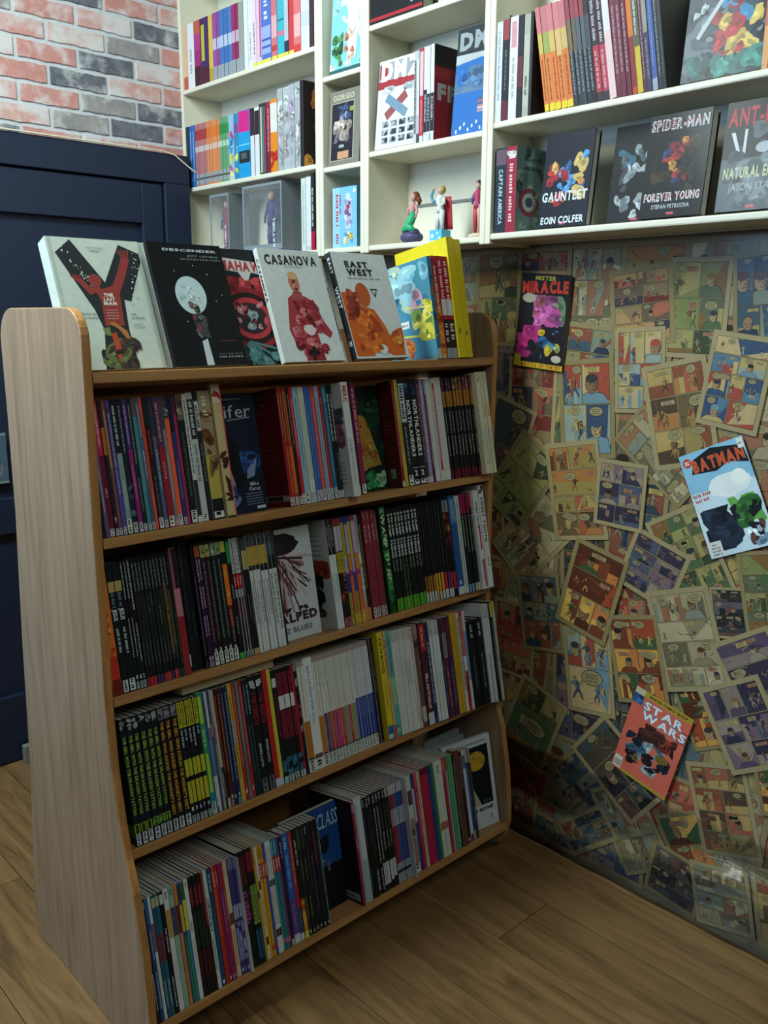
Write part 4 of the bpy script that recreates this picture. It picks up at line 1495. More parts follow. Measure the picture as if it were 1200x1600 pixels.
run_books("""1.4063
1.4198 268 7d2b38 b:.9:1:8c2c34 t:.7:.86:c09a9c:.5 x:.005:.10:c0b8b8 t:.92:.98:c09a9c:.3
1.4328 268 7d2b38 b:.9:1:8c2c34 t:.7:.86:c09a9c:.5 x:.005:.10:c0b8b8 t:.92:.98:c09a9c:.3
1.4445 268 7d2b38 b:.9:1:8c2c34 t:.7:.86:c09a9c:.5 x:.005:.10:c0b8b8 t:.92:.98:c09a9c:.3
1.4539 264 6f2634 t:.7:.97:b88a90:.4 x:.005:.10:b4acac
1.4856 270 256b34 g:1.4649 k:1 D:176 o:0:1:1a4a28,35853c,123a1e,2c7a38:14 T:.28:.98:b8d0ac:SWAMP_THING:.62 t:.1:.26:6a9a6c:.3 B:green_back n:thick_with_pale_green_title
""", 3, 'maroon run, third rack shelf', 'third shelf paperbacks', rackplace(3))
run_books("""1.4883
1.4997 262 101719 b:0:.12:4c8f2a T:.52:.95:c2ccc8:SWAMP_THING:.6 t:.38:.5:7c8682:.5
1.5113 262 101719 b:0:.12:529a2c T:.52:.95:c2ccc8:SWAMP_THING:.6 t:.38:.5:7c8682:.5
1.5229 262 101719 b:0:.12:4c8f2a T:.52:.95:c2ccc8:SWAMP_THING:.6 t:.38:.5:7c8682:.5
1.5346 262 101719 b:0:.12:569e30 T:.52:.95:c2ccc8:SWAMP_THING:.6 t:.12:.5:4c6a3c:.5
1.5464 262 101719 b:0:.12:4c8f2a T:.52:.95:c2ccc8:SWAMP_THING:.6 t:.12:.5:4c6a3c:.5
1.5582 262 101719 b:0:.12:529a2c T:.52:.95:c2ccc8:SWAMP_THING:.6 t:.38:.5:7c8682:.5
1.5702 262 101719 b:0:.12:4c8f2a T:.52:.95:c2ccc8:SWAMP_THING:.6 t:.38:.5:7c8682:.5
1.5825 262 101719 b:0:.12:569e30 T:.52:.95:c2ccc8:SWAMP_THING:.6 t:.38:.5:7c8682:.5
1.5948 262 101719 b:0:.12:4c8f2a T:.52:.95:c2ccc8:SWAMP_THING:.6 t:.38:.5:7c8682:.5
""", 3, 'lime-footed run, third rack shelf', 'third shelf paperbacks', rackplace(3))
run_books("""1.5948
1.6027 262 14181a b:.1:.26:8a5e2a b:0:.1:c0c4c4 t:.35:.95:4a504e:.25 s:-1
1.6114 262 14181a b:.1:.26:9a6a2c b:0:.1:c0c4c4 t:.35:.95:4a504e:.25 s:-2
1.6200 262 14181a b:.1:.26:9a6a2c b:0:.1:c0c4c4 t:.35:.95:4a504e:.25 s:-4
1.6278 262 14181a b:.1:.26:a8742c b:0:.1:c0c4c4 t:.35:.95:4a504e:.25 s:-5
1.6375 262 14181a b:.08:.27:c0922a b:0:.08:b09040 t:.35:.95:4a504e:.25 s:-6
1.6460 262 14181a b:.08:.27:c89a2c b:0:.08:c0c4c4 t:.35:.95:4a504e:.25 s:-8
1.6562 262 14181a b:.08:.27:c89a2c b:0:.08:c0c4c4 t:.35:.95:4a504e:.25 s:-9
1.6680 262 181c1e b:.09:.26:b82434 b:0:.09:c0c4c4 t:.35:.95:4a504e:.25 s:-11
1.6764 262 181c1e b:.09:.26:4a3c8c b:0:.09:c0c4c4 t:.35:.9:4a504e:.25 s:-12
1.6856 262 191818 b:.86:.98:80888a b:.5:.85:6a2a18 o:.5:.85:a0641c,20181c:5 b:.09:.25:a03426 b:0:.09:c0c4c4 s:-13
1.6969 262 191818 b:.86:.98:80888a b:.4:.85:4a1a1c o:.4:.85:b0701c,8c2424,20181c:6 b:.07:.25:b8242c b:0:.07:15171a s:-15
1.7198 266 24518c b:.72:.97:4c7aa4 b:0:.08:c0c4c4 t:.1:.14:c8d0d8:.4 t:.75:.95:8aa8c0:.4 s:-18
1.7269 264 c6ccca h:.1:.95:355c80:.0:.35 s:-19
1.7345 264 c6ccca h:.05:.95:3c8a8c:.0:.3 s:-20
1.7466 266 171b20 b:.80:1:9c2450 t:.82:.98:4a1228:.5 t:.45:.78:a8b094:.35 b:0:.08:5c8aa4 s:-22
1.7565 266 171b20 b:.80:1:9c2450 t:.82:.98:4a1228:.5 t:.4:.78:a8b094:.35 b:0:.08:6c94a8 s:-23
1.7662 266 171b20 b:.80:1:9c2450 t:.82:.98:4a1228:.5 t:.4:.78:a8b094:.35 b:0:.08:b0ac84 s:-25
1.7760 266 18202a b:.85:1:a02840 t:.4:.78:8a94a0:.35 b:0:.08:b8b48c s:-26
""", 3, 'run right of lime-footed spines', 'third shelf paperbacks', rackplace(3))
run_books("""1.7760
1.7960 270 c9cccb s:-34 h:.02:.3:b03050:.6:.95 h:.4:.65:b03050:.5:.8 T:.62:.88:2c4434:SWEET_TOOTH:.4 t:.1:.3:6a6e6c:.2 n:with_crimson_strip
1.8168 282 ced1cf s:-38 T:.45:.88:24402e:SWEET_TOOTH:.5 o:.9:.99:7a5a50,403834:3 t:.2:.3:6a6e6c:.3 b:0:.012:b9bcba n:taller_than_its_partner
""", 3, 'white pair, third shelf right end', 'third shelf paperbacks', rackplace(3))

# ---- fourth shelf
G1 = 'o:.9:.99:9aa09a,5c6460:4 T:.24:.86:8fae36:THE_GIRL_WITH_THE_DRAGON_TATTOO:.52'
run_books("""0.7339
0.7473 262 101a22 G1 b:.10:.17:7f9c2c N:.105:.165:15201c:1 x:.005:.095:b8c4c8 B:green_left_back n:lettered_in_lime
0.7608 262 101a22 G1 b:.10:.17:7f9c2c N:.105:.165:15201c:1 x:.005:.095:b8c4c8 n:lettered_in_lime
0.7745 262 101a22 G1 b:.10:.17:7f9c2c N:.105:.165:15201c:1 x:.005:.095:b8c4c8 n:lettered_in_lime
0.7897 262 101a22 G1 b:.11:.175:6c9234 N:.115:.17:15201c:2 x:.005:.095:b8c4c8 n:lettered_in_lime
0.8037 262 101a22 G1 b:.11:.175:6c9234 N:.115:.17:15201c:2 x:.005:.095:b8c4c8 n:lettered_in_lime
0.8171 262 101a22 G1 b:.11:.175:6c9234 N:.115:.17:15201c:2 x:.005:.095:b8c4c8 n:lettered_in_lime
0.8313 262 16151a b:.90:.99:6a6874 o:.91:.98:2a2a30,8a8894:3 T:.13:.88:c8942c:THE_GIRL_WHO_KICKED_THE_HORNET'S_NEST:.5 x:.005:.095:b8c4c8 n:lettered_in_gold
0.8464 262 16151a b:.90:.99:6a6874 o:.91:.98:2a2a30,8a8894:3 T:.13:.88:c8942c:THE_GIRL_WHO_KICKED_THE_HORNET'S_NEST:.5 x:.005:.095:b8c4c8 n:lettered_in_gold
0.8617 262 16151a b:.90:.99:6a6874 o:.91:.98:2a2a30,8a8894:3 T:.13:.88:c8942c:THE_GIRL_WHO_KICKED_THE_HORNET'S_NEST:.5 x:.005:.095:b8c4c8 n:lettered_in_gold
0.8718 262 161a20 b:.78:.99:b4b02e t:.79:.98:4a4a1c:.5 b:.38:.52:aab02e b:.16:.34:a8a82c t:.62:.76:b8c0c8:.5 x:.004:.06:a8b4b8 N:.10:.13:c8ccd0:1
0.8811 262 161a20 b:.78:.99:b4b02e t:.79:.98:4a4a1c:.5 b:.38:.52:aab02e b:.16:.34:a8a82c t:.66:.76:b8c0c8:.5 x:.004:.06:a8b4b8 N:.10:.13:c8ccd0:3
0.8905 262 161a20 b:.78:.99:b4b02e t:.79:.98:4a4a1c:.5 b:.38:.52:aab02e b:.16:.34:b0aa2c t:.64:.76:b8c0c8:.5 x:.004:.06:a8b4b8 N:.10:.13:c8ccd0:6
0.9000 262 161a20 b:.78:.99:b4b02e t:.79:.98:4a4a1c:.5 b:.38:.52:b4b02e b:.16:.34:b0aa2c t:.60:.76:b8c0c8:.5 x:.004:.06:a8b4b8 N:.10:.13:c8ccd0:7
0.9103 262 161a20 b:.78:.99:b4b02e t:.79:.98:4a4a1c:.5 b:.38:.52:b4b02e b:.16:.34:b8aa2c t:.68:.76:b8c0c8:.5 x:.004:.06:a8b4b8 N:.10:.13:c8ccd0:9
""".replace('G1', G1), 4, 'leftmost run, fourth rack shelf', 'fourth shelf paperbacks', rackplace(4))
run_books("""0.9103
0.9239 266 2f8a58 b:0:.2:1f7a90 h:.75:.97:b4c838:.2:.8 h:.3:.5:a8c432:.25:.75 h:.18:.3:b0c030:.25:.75 t:.55:.7:c0d4b8:.4 x:.003:.10:c4cec8 n:with_lime_letter_panels
0.9287 264 2a5c96 h:.05:.3:c0c8c8:.4:1 b:.6:.9:2c4c84
0.9345 264 c0c6b8 b:.3:.7:5c6890 t:.4:.6:a8b0c0:.4
0.9401 264 453a72 b:.3:.62:3a5068 b:.62:.72:a06a80
0.9453 264 8f9792 t:.2:.8:6a7270:.4 b:.55:.7:90486c
0.9515 264 aea898 b:0:.35:2c2c30 t:.1:.3:b4b4b0:.4
0.9591 262 33191a t:.3:.95:c05c3c:.4 b:0:.08:b0a89c
0.9677 262 4a1d1b t:.3:.95:b87048:.4 b:0:.06:8c6a60 N:.07:.10:c8c4b8:1
0.9763 262 1b2740 t:.2:.95:8494b0:.4 N:.06:.09:c8ccd0:3
0.9863 262 1b2c4e t:.2:.95:8494b0:.4 b:.0:.06:5c7494 N:.07:.10:c8ccd0:4
0.9978 264 b8983a b:.5:.7:a4a08c t:.2:.9:6a5a20:.3
1.0066 264 a42a2a t:.3:.95:d0a08c:.3 N:.06:.1:d8cfc4:6
1.0152 264 687068 b:.1:.5:5a625c t:.4:.9:9aa49c:.3
1.0246 264 9c2436 t:.3:.95:d09a9c:.3 N:.06:.1:d8c8c4:7
1.0327 264 172a30 t:.2:.6:4c6a70:.3 t:.7:.95:80949a:.4
1.0428 264 152329 t:.7:.95:90a8a8:.45 t:.1:.6:3c5c64:.3
1.0612 266 13171b b:.87:.97:1b1e20 o:.89:.96:c4c8c8,b0b4b4:4 T:.58:.86:96202e:V_FOR_VENDETTA:.72 T:.22:.42:c0c4c4:MOORE_LLOYD:.32 x:.005:.12:5c6a6c n:with_red_title_block
1.0790 266 13171b b:.87:.97:1b1e20 o:.89:.96:c4c8c8,b0b4b4:4 T:.58:.86:96202e:V_FOR_VENDETTA:.72 T:.24:.44:c0c4c4:MOORE_LLOYD:.32 x:.005:.12:5c6a6c n:with_red_title_block
1.1026 270 b2242a h:.07:1:b8bc3c:.58:1 b:0:.07:b0bcc4 t:.6:.62:6a6c20:.3 n:split_red_and_yellow
1.1153 264 17181b b:.85:.93:c0c4c4 b:0:.06:8fb0b8 b:.1:.2:2c5c70 t:.4:.8:7c2430:.5
1.1326 264 17171b b:.64:.76:c8ccca b:.76:.96:6a1c2c b:.38:.63:6a1c2c b:.06:.22:27586c o:.08:.2:101c24,3c7c90:4 x:.003:.06:c0c8c8
1.1486 264 17171b b:.64:.76:c8ccca b:.76:.96:6a1c2c b:.38:.63:6a1c2c b:.06:.22:27586c o:.08:.2:101c24,3c7c90:4 x:.003:.06:c0c8c8
1.1663 264 17171b b:.64:.76:c8ccca b:.76:.96:6a1c2c b:.38:.63:6a1c2c b:.06:.22:27586c o:.08:.2:101c24,3c7c90:4 x:.003:.06:c0c8c8 h:.06:1:9c2030:.6:1
1.1758 264 171a1c o:.1:.9:3c4a34,80302c,8a8c80:6 b:.93:1:7c7c70
""", 4, 'mixed run left of white-topped spines', 'fourth shelf paperbacks', rackplace(4))
FB = 'b:.11:.125:24282c t:.72:.95:7a8080:.22 b:.955:1:a08a80 x:.003:.11:bcc4be'
run_books("""1.1758
1.1950 264 cdd0c4 b:.12:.46:a8682c FB t:.5:.7:b07c6c:.25
1.2212 268 d2d6d2 t:.4:.93:86a4b8:.3 b:.10:.14:6a4a38 x:.003:.09:bcc4be h:.02:.1:9ab0b4:.2:.3 n:taller_with_pale_blue_lettering
1.2379 264 cdd0c4 b:.12:.46:b0702c FB t:.5:.7:b07c6c:.25
1.2478 264 cdd0c4 b:.12:.47:2f2a68 FB t:.15:.45:9a94c4:.25
1.2598 264 cdd0c4 b:.12:.47:9c3a34 FB t:.5:.7:a8a8a0:.25 t:.2:.45:c89a94:.2
1.2699 264 cdd0c4 b:.12:.47:a43034 FB t:.5:.7:b46a64:.25 t:.2:.45:c89a94:.2
1.2792 264 cdd0c4 b:.12:.47:a02a64 FB t:.5:.7:c07c7c:.25
1.2882 264 cdd0c4 b:.12:.47:b4244c FB t:.5:.7:c07c7c:.25 t:.2:.45:d8a0b0:.2
1.2984 264 cdd0c4 b:.12:.47:b0203c FB t:.5:.7:c07c7c:.25 t:.2:.45:d8a0b0:.2
1.3058 264 cdd0c4 b:.12:.47:7a8a34 FB t:.5:.7:a0a890:.25
1.3129 264 cdd0c4 b:.12:.47:8a7c90 FB t:.5:.7:a0a890:.25
1.3220 264 cdd0c4 b:.12:.47:b4243c FB t:.5:.7:b8a080:.25 t:.2:.45:d8a0b0:.2
1.3308 264 cdd0c4 b:.12:.47:80923c FB t:.5:.7:b8b080:.25
1.3379 264 cdd0c4 b:.12:.47:8f7c88 FB t:.5:.7:b8b080:.25
1.3477 264 c8ccd0 b:.12:.50:223c8c FB t:.52:.7:8a98bc:.25 t:.32:.48:8a9cc8:.25
1.3574 264 c8ccd0 b:.12:.50:223c8c FB t:.52:.7:8a98bc:.25 t:.32:.48:8a9cc8:.25
1.3673 264 c8ccd0 b:.12:.50:1f3888 FB t:.52:.7:8a98bc:.25 t:.32:.48:8a9cc8:.25
1.3772 264 c8ccd0 b:.12:.50:223c8c FB t:.52:.7:8a98bc:.25 t:.32:.48:8a9cc8:.25
1.3871 264 c8ccd0 b:.12:.50:1f3888 FB t:.52:.7:8a98bc:.25 t:.32:.48:8a9cc8:.25
1.3971 264 c8ccd0 b:.12:.50:223c8c FB t:.52:.7:8a98bc:.25 t:.32:.48:8a9cc8:.25
1.4089 266 14171b h:.0:1:8c9296:.4:.55
1.4233 264 2a181f s:10 t:.45:.85:b0b0b0:.4
""".replace('FB', FB), 4, 'white-topped run, fourth rack shelf', 'fourth shelf paperbacks', rackplace(4))
run_books("""1.4244
1.4437 276 c9b628 b:0:.13:1f5aa8 T:.62:.95:3a3414:AGE_OF_BRONZE:.42 t:.3:.55:8a7c20:.25 o:.01:.05:c4c8cc:2 s:-8 n:standing_tall
1.4527 276 c6a074 T:.58:.92:7c3c2c:AGE_OF_BRONZE:.5 b:0:.12:b04a3c s:-8 t:.3:.5:9a7450:.3 n:standing_tall
1.4699 274 57a09c T:.6:.94:2f7064:AGE_OF_BRONZE:.42 b:.3:.55:8ab48c s:-8 o:0:.14:3a8a8a,8ab48c:4 n:standing_tall
1.4790 268 c9cfc8 t:.9:.99:4a4e50:.5 t:.1:.25:aab0aa:.4 s:-7
1.4863 268 c7cdc6 t:.9:.99:4a4e50:.5 t:.55:.75:c09a94:.3 s:-8
1.4937 268 c9cfc8 t:.9:.99:4a4e50:.5 t:.55:.75:c09a94:.3 s:-9
1.5011 268 c7cdc6 t:.9:.99:4a4e50:.5 t:.5:.75:c09a94:.3 s:-10
1.5086 268 c9cfc8 t:.9:.99:6a4e50:.5 t:.5:.7:6a7484:.4 s:-11
1.5160 268 c7cdc6 t:.88:.99:a8343c:.5 t:.45:.7:5c6c84:.4 s:-12
1.5235 268 c9cfc8 t:.88:.99:a8343c:.5 t:.45:.7:5c6c84:.4 s:-13
1.5311 268 c7cdc6 t:.88:.99:a8343c:.5 t:.1:.25:a04a50:.4 s:-14
1.5395 268 c9bdb8 t:.85:.98:a8343c:.5 t:.05:.25:a04a50:.4 h:.0:1:b09a98:.7:1 s:-15
1.5556 270 5f4b44 o:.6:.95:8a7468,40302c:5 b:.05:.2:a8a898 b:.9:1:8a7c74 s:-17
1.5783 272 4a2028 b:.72:.98:9c2c2c T:.16:.5:d0ccc6:MILLARWORLD:.4 b:0:.12:b8c0c0 t:.76:.95:c8b0a8:.3 n:with_white_vertical_lettering s:-20
1.5912 268 1e2a56 t:.2:.8:a4acc0:.5 b:0:.05:24409c s:-21
1.6008 268 c8cecd b:.85:1:b0b4ac o:.86:.98:4a4c4c:3 s:-22
1.6117 268 c8cecd b:.85:1:b4b8b4 t:.1:.6:a4aaac:.3 s:-24
1.6250 268 c8cecd b:.85:1:a4a8a8 t:.1:.6:a4aaac:.3 s:-25
1.6316 266 232c4a t:.1:.6:7c849c:.4 s:-26
1.6472 268 5a2230 b:.6:.85:8a8a8c t:.62:.84:4c2c34:.5 t:.1:.5:a07880:.4 s:-28
1.6641 268 3a2450 b:.6:.98:4c2a3c t:.1:.5:8a6c98:.3 s:-30
1.6749 272 c09a22 t:.3:.9:8a6c18:.2 s:-31
1.6870 272 ba9424 t:.3:.9:8a6c18:.2 s:-32
1.6971 270 c2c8b4 t:.2:.95:23262a:.6 s:-34
1.7086 272 b42c30 b:.4:.55:c8ccca t:.55:.95:d0b0a8:.4 t:.05:.35:1e2024:.7 s:-35
1.7191 270 b4c4cc b:.3:.8:6a8cb8 s:-36
""", 4, 'yellow-led run, fourth rack shelf', 'fourth shelf paperbacks', rackplace(4))
run_books("""1.7191
1.7499 240 11161a k:1 s:-38 B:night_back t:.2:.6:5a6468:.2 t:.8:.95:aab0b0:.3 n:with_dark_starry_back_cover
1.7775 240 13171a k:1 s:-42 t:.2:.6:7a8488:.2 t:.8:.95:aab0b0:.3
1.7837 274 c8cdcd s:-46 t:.85:.98:2c3034:.6
1.7898 274 c8cdcd s:-50 t:.85:.98:2c3034:.6 h:.0:.5:14181c:.1:.45
1.7972 274 c6cbcb s:-53 t:.85:.98:2c3034:.6 t:.3:.6:8a9090:.3
1.8073 278 16181b s:-56 b:.85:.99:b0a82c t:.2:.8:8a8c8c:.3
1.8150 278 b9bcae s:-60 b:.9:1:b8b03a b:0:.06:b8b03a t:.2:.8:4a4c48:.4
""", 4, 'run at fourth shelf\'s right end', 'fourth shelf paperbacks', rackplace(4))

# ---- bottom shelf
run_books("""0.7210
0.7297 260 171c22 t:.55:.75:8a949c:.3 t:.1:.4:b8bcc0:.35 b:.92:.98:7c888c
0.7377 260 24457c b:.8:1:2a5a94 t:.5:.75:b0bccc:.3 t:.1:.4:c0c8d0:.3
0.7443 261 c7ccca b:.55:.78:6a5c70 t:.6:.75:9c4058:.4 t:.1:.5:9aa4a8:.25
0.7531 260 1f5068 b:.45:.68:60303c b:.9:.98:a4a87c t:.08:.3:a8bca8:.4
0.7620 260 225a70 b:.45:.68:6a3440 b:.9:.98:a4a87c t:.08:.3:a8bca8:.4
0.7717 260 12161b t:.5:.7:b4bcc4:.4 t:.05:.3:b0b8c0:.4 b:.9:.98:b8c0c4
0.7837 261 c5cbc8 b:.6:.83:ae8a44 t:.92:.98:8a3c44:.5 t:.1:.4:a4aaa8:.3
0.7958 261 87a594 b:.6:.83:3a3c58 t:.92:.98:4a5450:.5 o:.62:.82:6a5a40,4a4a6c:3
0.8034 261 c07a40 b:.6:.83:4a2030 t:.1:.4:a0602c:.3
0.8111 260 224a80 b:.6:.82:c0a83c b:.85:.97:3c3428 h:0:.55:3c8a3c:.55:1
0.8196 260 2f68a8 b:.6:.85:c0c03c h:0:.6:3a8a44:0:.4 b:.85:1:2c5c34
0.8297 262 c7cdcc t:.92:.98:b43c44:.4 t:.55:.65:3a3e40:.4 t:.2:.5:8a9090:.2
0.8398 262 171a18 b:.75:.92:4a1c20 t:.76:.9:9c3040:.5 b:.4:.7:1c2c20 b:.15:.38:3a1a1e
0.8493 262 171a18 b:.75:.92:4a1c20 t:.76:.9:9c3040:.5 b:.4:.7:1c2c20 b:.15:.38:401a20
0.8588 262 171a18 b:.75:.92:4a1c20 t:.76:.9:9c3040:.5 b:.4:.7:1c2c20 b:.15:.38:3a1a1e
0.8652 261 7a2a26 b:.0:.55:171a18 t:.6:.9:b06a5c:.3
0.8748 262 b5c6c4 t:.48:.76:1c2c34:.55 b:0:.12:c0c8c8 t:.15:.42:6a8080:.5
0.8861 262 1e4260 t:.8:.95:8aa8b4:.5 t:.1:.6:2c5a78:.4 N:.02:.05:c0c8cc:1
0.8942 262 c0442c t:.82:.95:d8b0a0:.5 b:0:.4:a83426
0.9008 262 942238 t:.82:.95:c8a0a8:.5 N:.02:.05:c8b8c0:1
0.9078 262 6f2a68 b:.8:.97:8a2c40 t:.4:.75:a878a4:.5 N:.02:.05:c8b8c0:2
0.9147 262 a02638 t:.5:.75:c88a90:.4 N:.02:.05:c8b8c0:4
0.9255 262 c4b494 b:.45:.55:5c4434 t:.1:.4:7a6a50:.4 b:.86:1:b8a888
0.9325 262 3d3670 b:.9:1:6a6c90 b:.48:.6:9498b0 b:.12:.45:7c7ca4 o:.14:.44:3d3670,a0a0c0:3 N:.03:.06:c0c4d0:1
0.9394 262 3d3670 b:.9:1:6a6c90 b:.48:.6:9498b0 b:.12:.45:7c7ca4 o:.14:.44:3d3670,a0a0c0:3 N:.03:.06:c0c4d0:2
0.9465 262 3d3670 b:.9:1:6a6c90 b:.48:.6:9498b0 b:.12:.45:7c7ca4 o:.14:.44:3d3670,a0a0c0:3 N:.03:.06:c0c4d0:3
0.9480 260 bfc7cc s:-14 b:.32:.7:8a5c38 b:.7:1:3a3640 t:.1:.3:4c565c:.4 n:sticking_out_with_white_foot
0.9730 265 14181a b:.4:.65:381c34 t:.35:.66:9a3c84:.6 b:.7:.95:4a1c20 n:with_magenta_lettering
0.9816 265 16191c b:.35:.68:8aac44 t:.36:.67:1f2c18:.7 b:.8:.97:7c2030 b:.05:.3:24506c
0.9903 265 16191c b:.35:.68:8aac44 t:.36:.67:1f2c18:.7 b:.8:.97:7c2030 b:.05:.3:24406c
""", 5, 'left run, bottom rack shelf', 'bottom shelf paperbacks', rackplace(5))
run_books("""0.9903
0.9965 260 b4942c b:.55:.62:4a3c24 t:.85:.95:5c4c20:.4
1.0029 260 c6c6bc b:.13:.2:4a2c24 b:.62:.7:4a4438 t:.3:.6:5c5a54:.4
1.0102 260 cc9822 b:.7:.84:b42c2c t:.72:.82:d8c8b4:.6 t:.88:.97:6a5018:.5
1.0177 260 c89424 b:.7:.84:b42c2c t:.72:.82:d8c8b4:.6 t:.88:.97:6a5018:.5 b:.06:.1:b03428
1.0246 260 3c4a94 b:.7:.84:b42c2c t:.72:.82:d8c8b4:.6 b:.06:.1:a03448
1.0319 260 c7ccc8 b:.15:.22:4a2820 b:.6:.66:4c4c48 t:.25:.58:5a5c5c:.4 t:.7:.95:7a8280:.4
1.0398 260 c7ccc8 b:.15:.22:4a2820 b:.6:.66:4c4c48 t:.25:.58:5a5c5c:.4 t:.7:.95:7a8280:.4
1.0470 260 2c7c86 b:.7:.84:b42c38 t:.72:.82:d8c8b4:.6 b:.86:.98:4c9cac b:.06:.1:c06a78
1.0543 260 2a7880 b:.7:.84:b42c38 t:.72:.82:d8c8b4:.6 b:.86:.98:4c9cac b:.06:.1:c06a78
1.0616 260 6a3c68 b:.7:.84:b42c38 t:.72:.82:d8c8b4:.6 b:.86:.98:4c4478 b:.06:.1:c06a78
1.0707 258 271f38 b:0:.06:a4b088 b:.4:.9:1c2440 t:.8:.95:a8a8a0:.4 D:46
1.0881 260 5b3f84 b:.4:1:2a5aa8 t:.5:.8:6a9ad0:.5 t:.85:.96:b0c4d8:.4 b:0:.08:c0c4c8 t:.15:.35:8a70ac:.3 D:46
1.1000 260 2c4c5c b:.3:1:9c2c34 t:.5:.95:c89a94:.3 b:0:.06:c0c4c8 D:46
1.1117 260 1a1c1c b:0:.06:c8c83c b:.06:.35:c8842a o:.08:.4:a8501c,e0a83c,3c2014:6 t:.66:.9:a8aca0:.5 n:with_flame_coloured_foot D:46
1.1223 260 20241f t:.5:.7:5c6a38:.4 b:.8:.97:3c4438 N:.02:.05:a0a49c:1 t:.15:.35:6a7040:.4 D:46
1.1330 260 1a1e1e t:.5:.7:5c6a38:.4 b:.8:.97:30342c N:.02:.05:a0a49c:2 t:.15:.35:6a7040:.4 D:46
1.1437 260 1c1c20 t:.4:.8:5c2c38:.4 N:.02:.05:a0a49c:3 t:.9:.97:a0a49c:.4 D:46
1.1545 260 191c24 t:.2:.7:44506c:.4 N:.02:.05:a0a49c:4 D:46
1.1654 260 1a1c22 b:.6:.9:3c1c28 t:.6:.9:80384c:.4 N:.02:.05:a0a49c:5 D:46
1.1764 260 15191c h:.0:1:5c9488:.8:1 t:.3:.8:4a4c54:.4 N:.02:.05:a0a49c:6 n:with_pale_green_edge D:46
""", 5, 'run left of dark blue face-out book', 'bottom shelf paperbacks', rackplace(5))
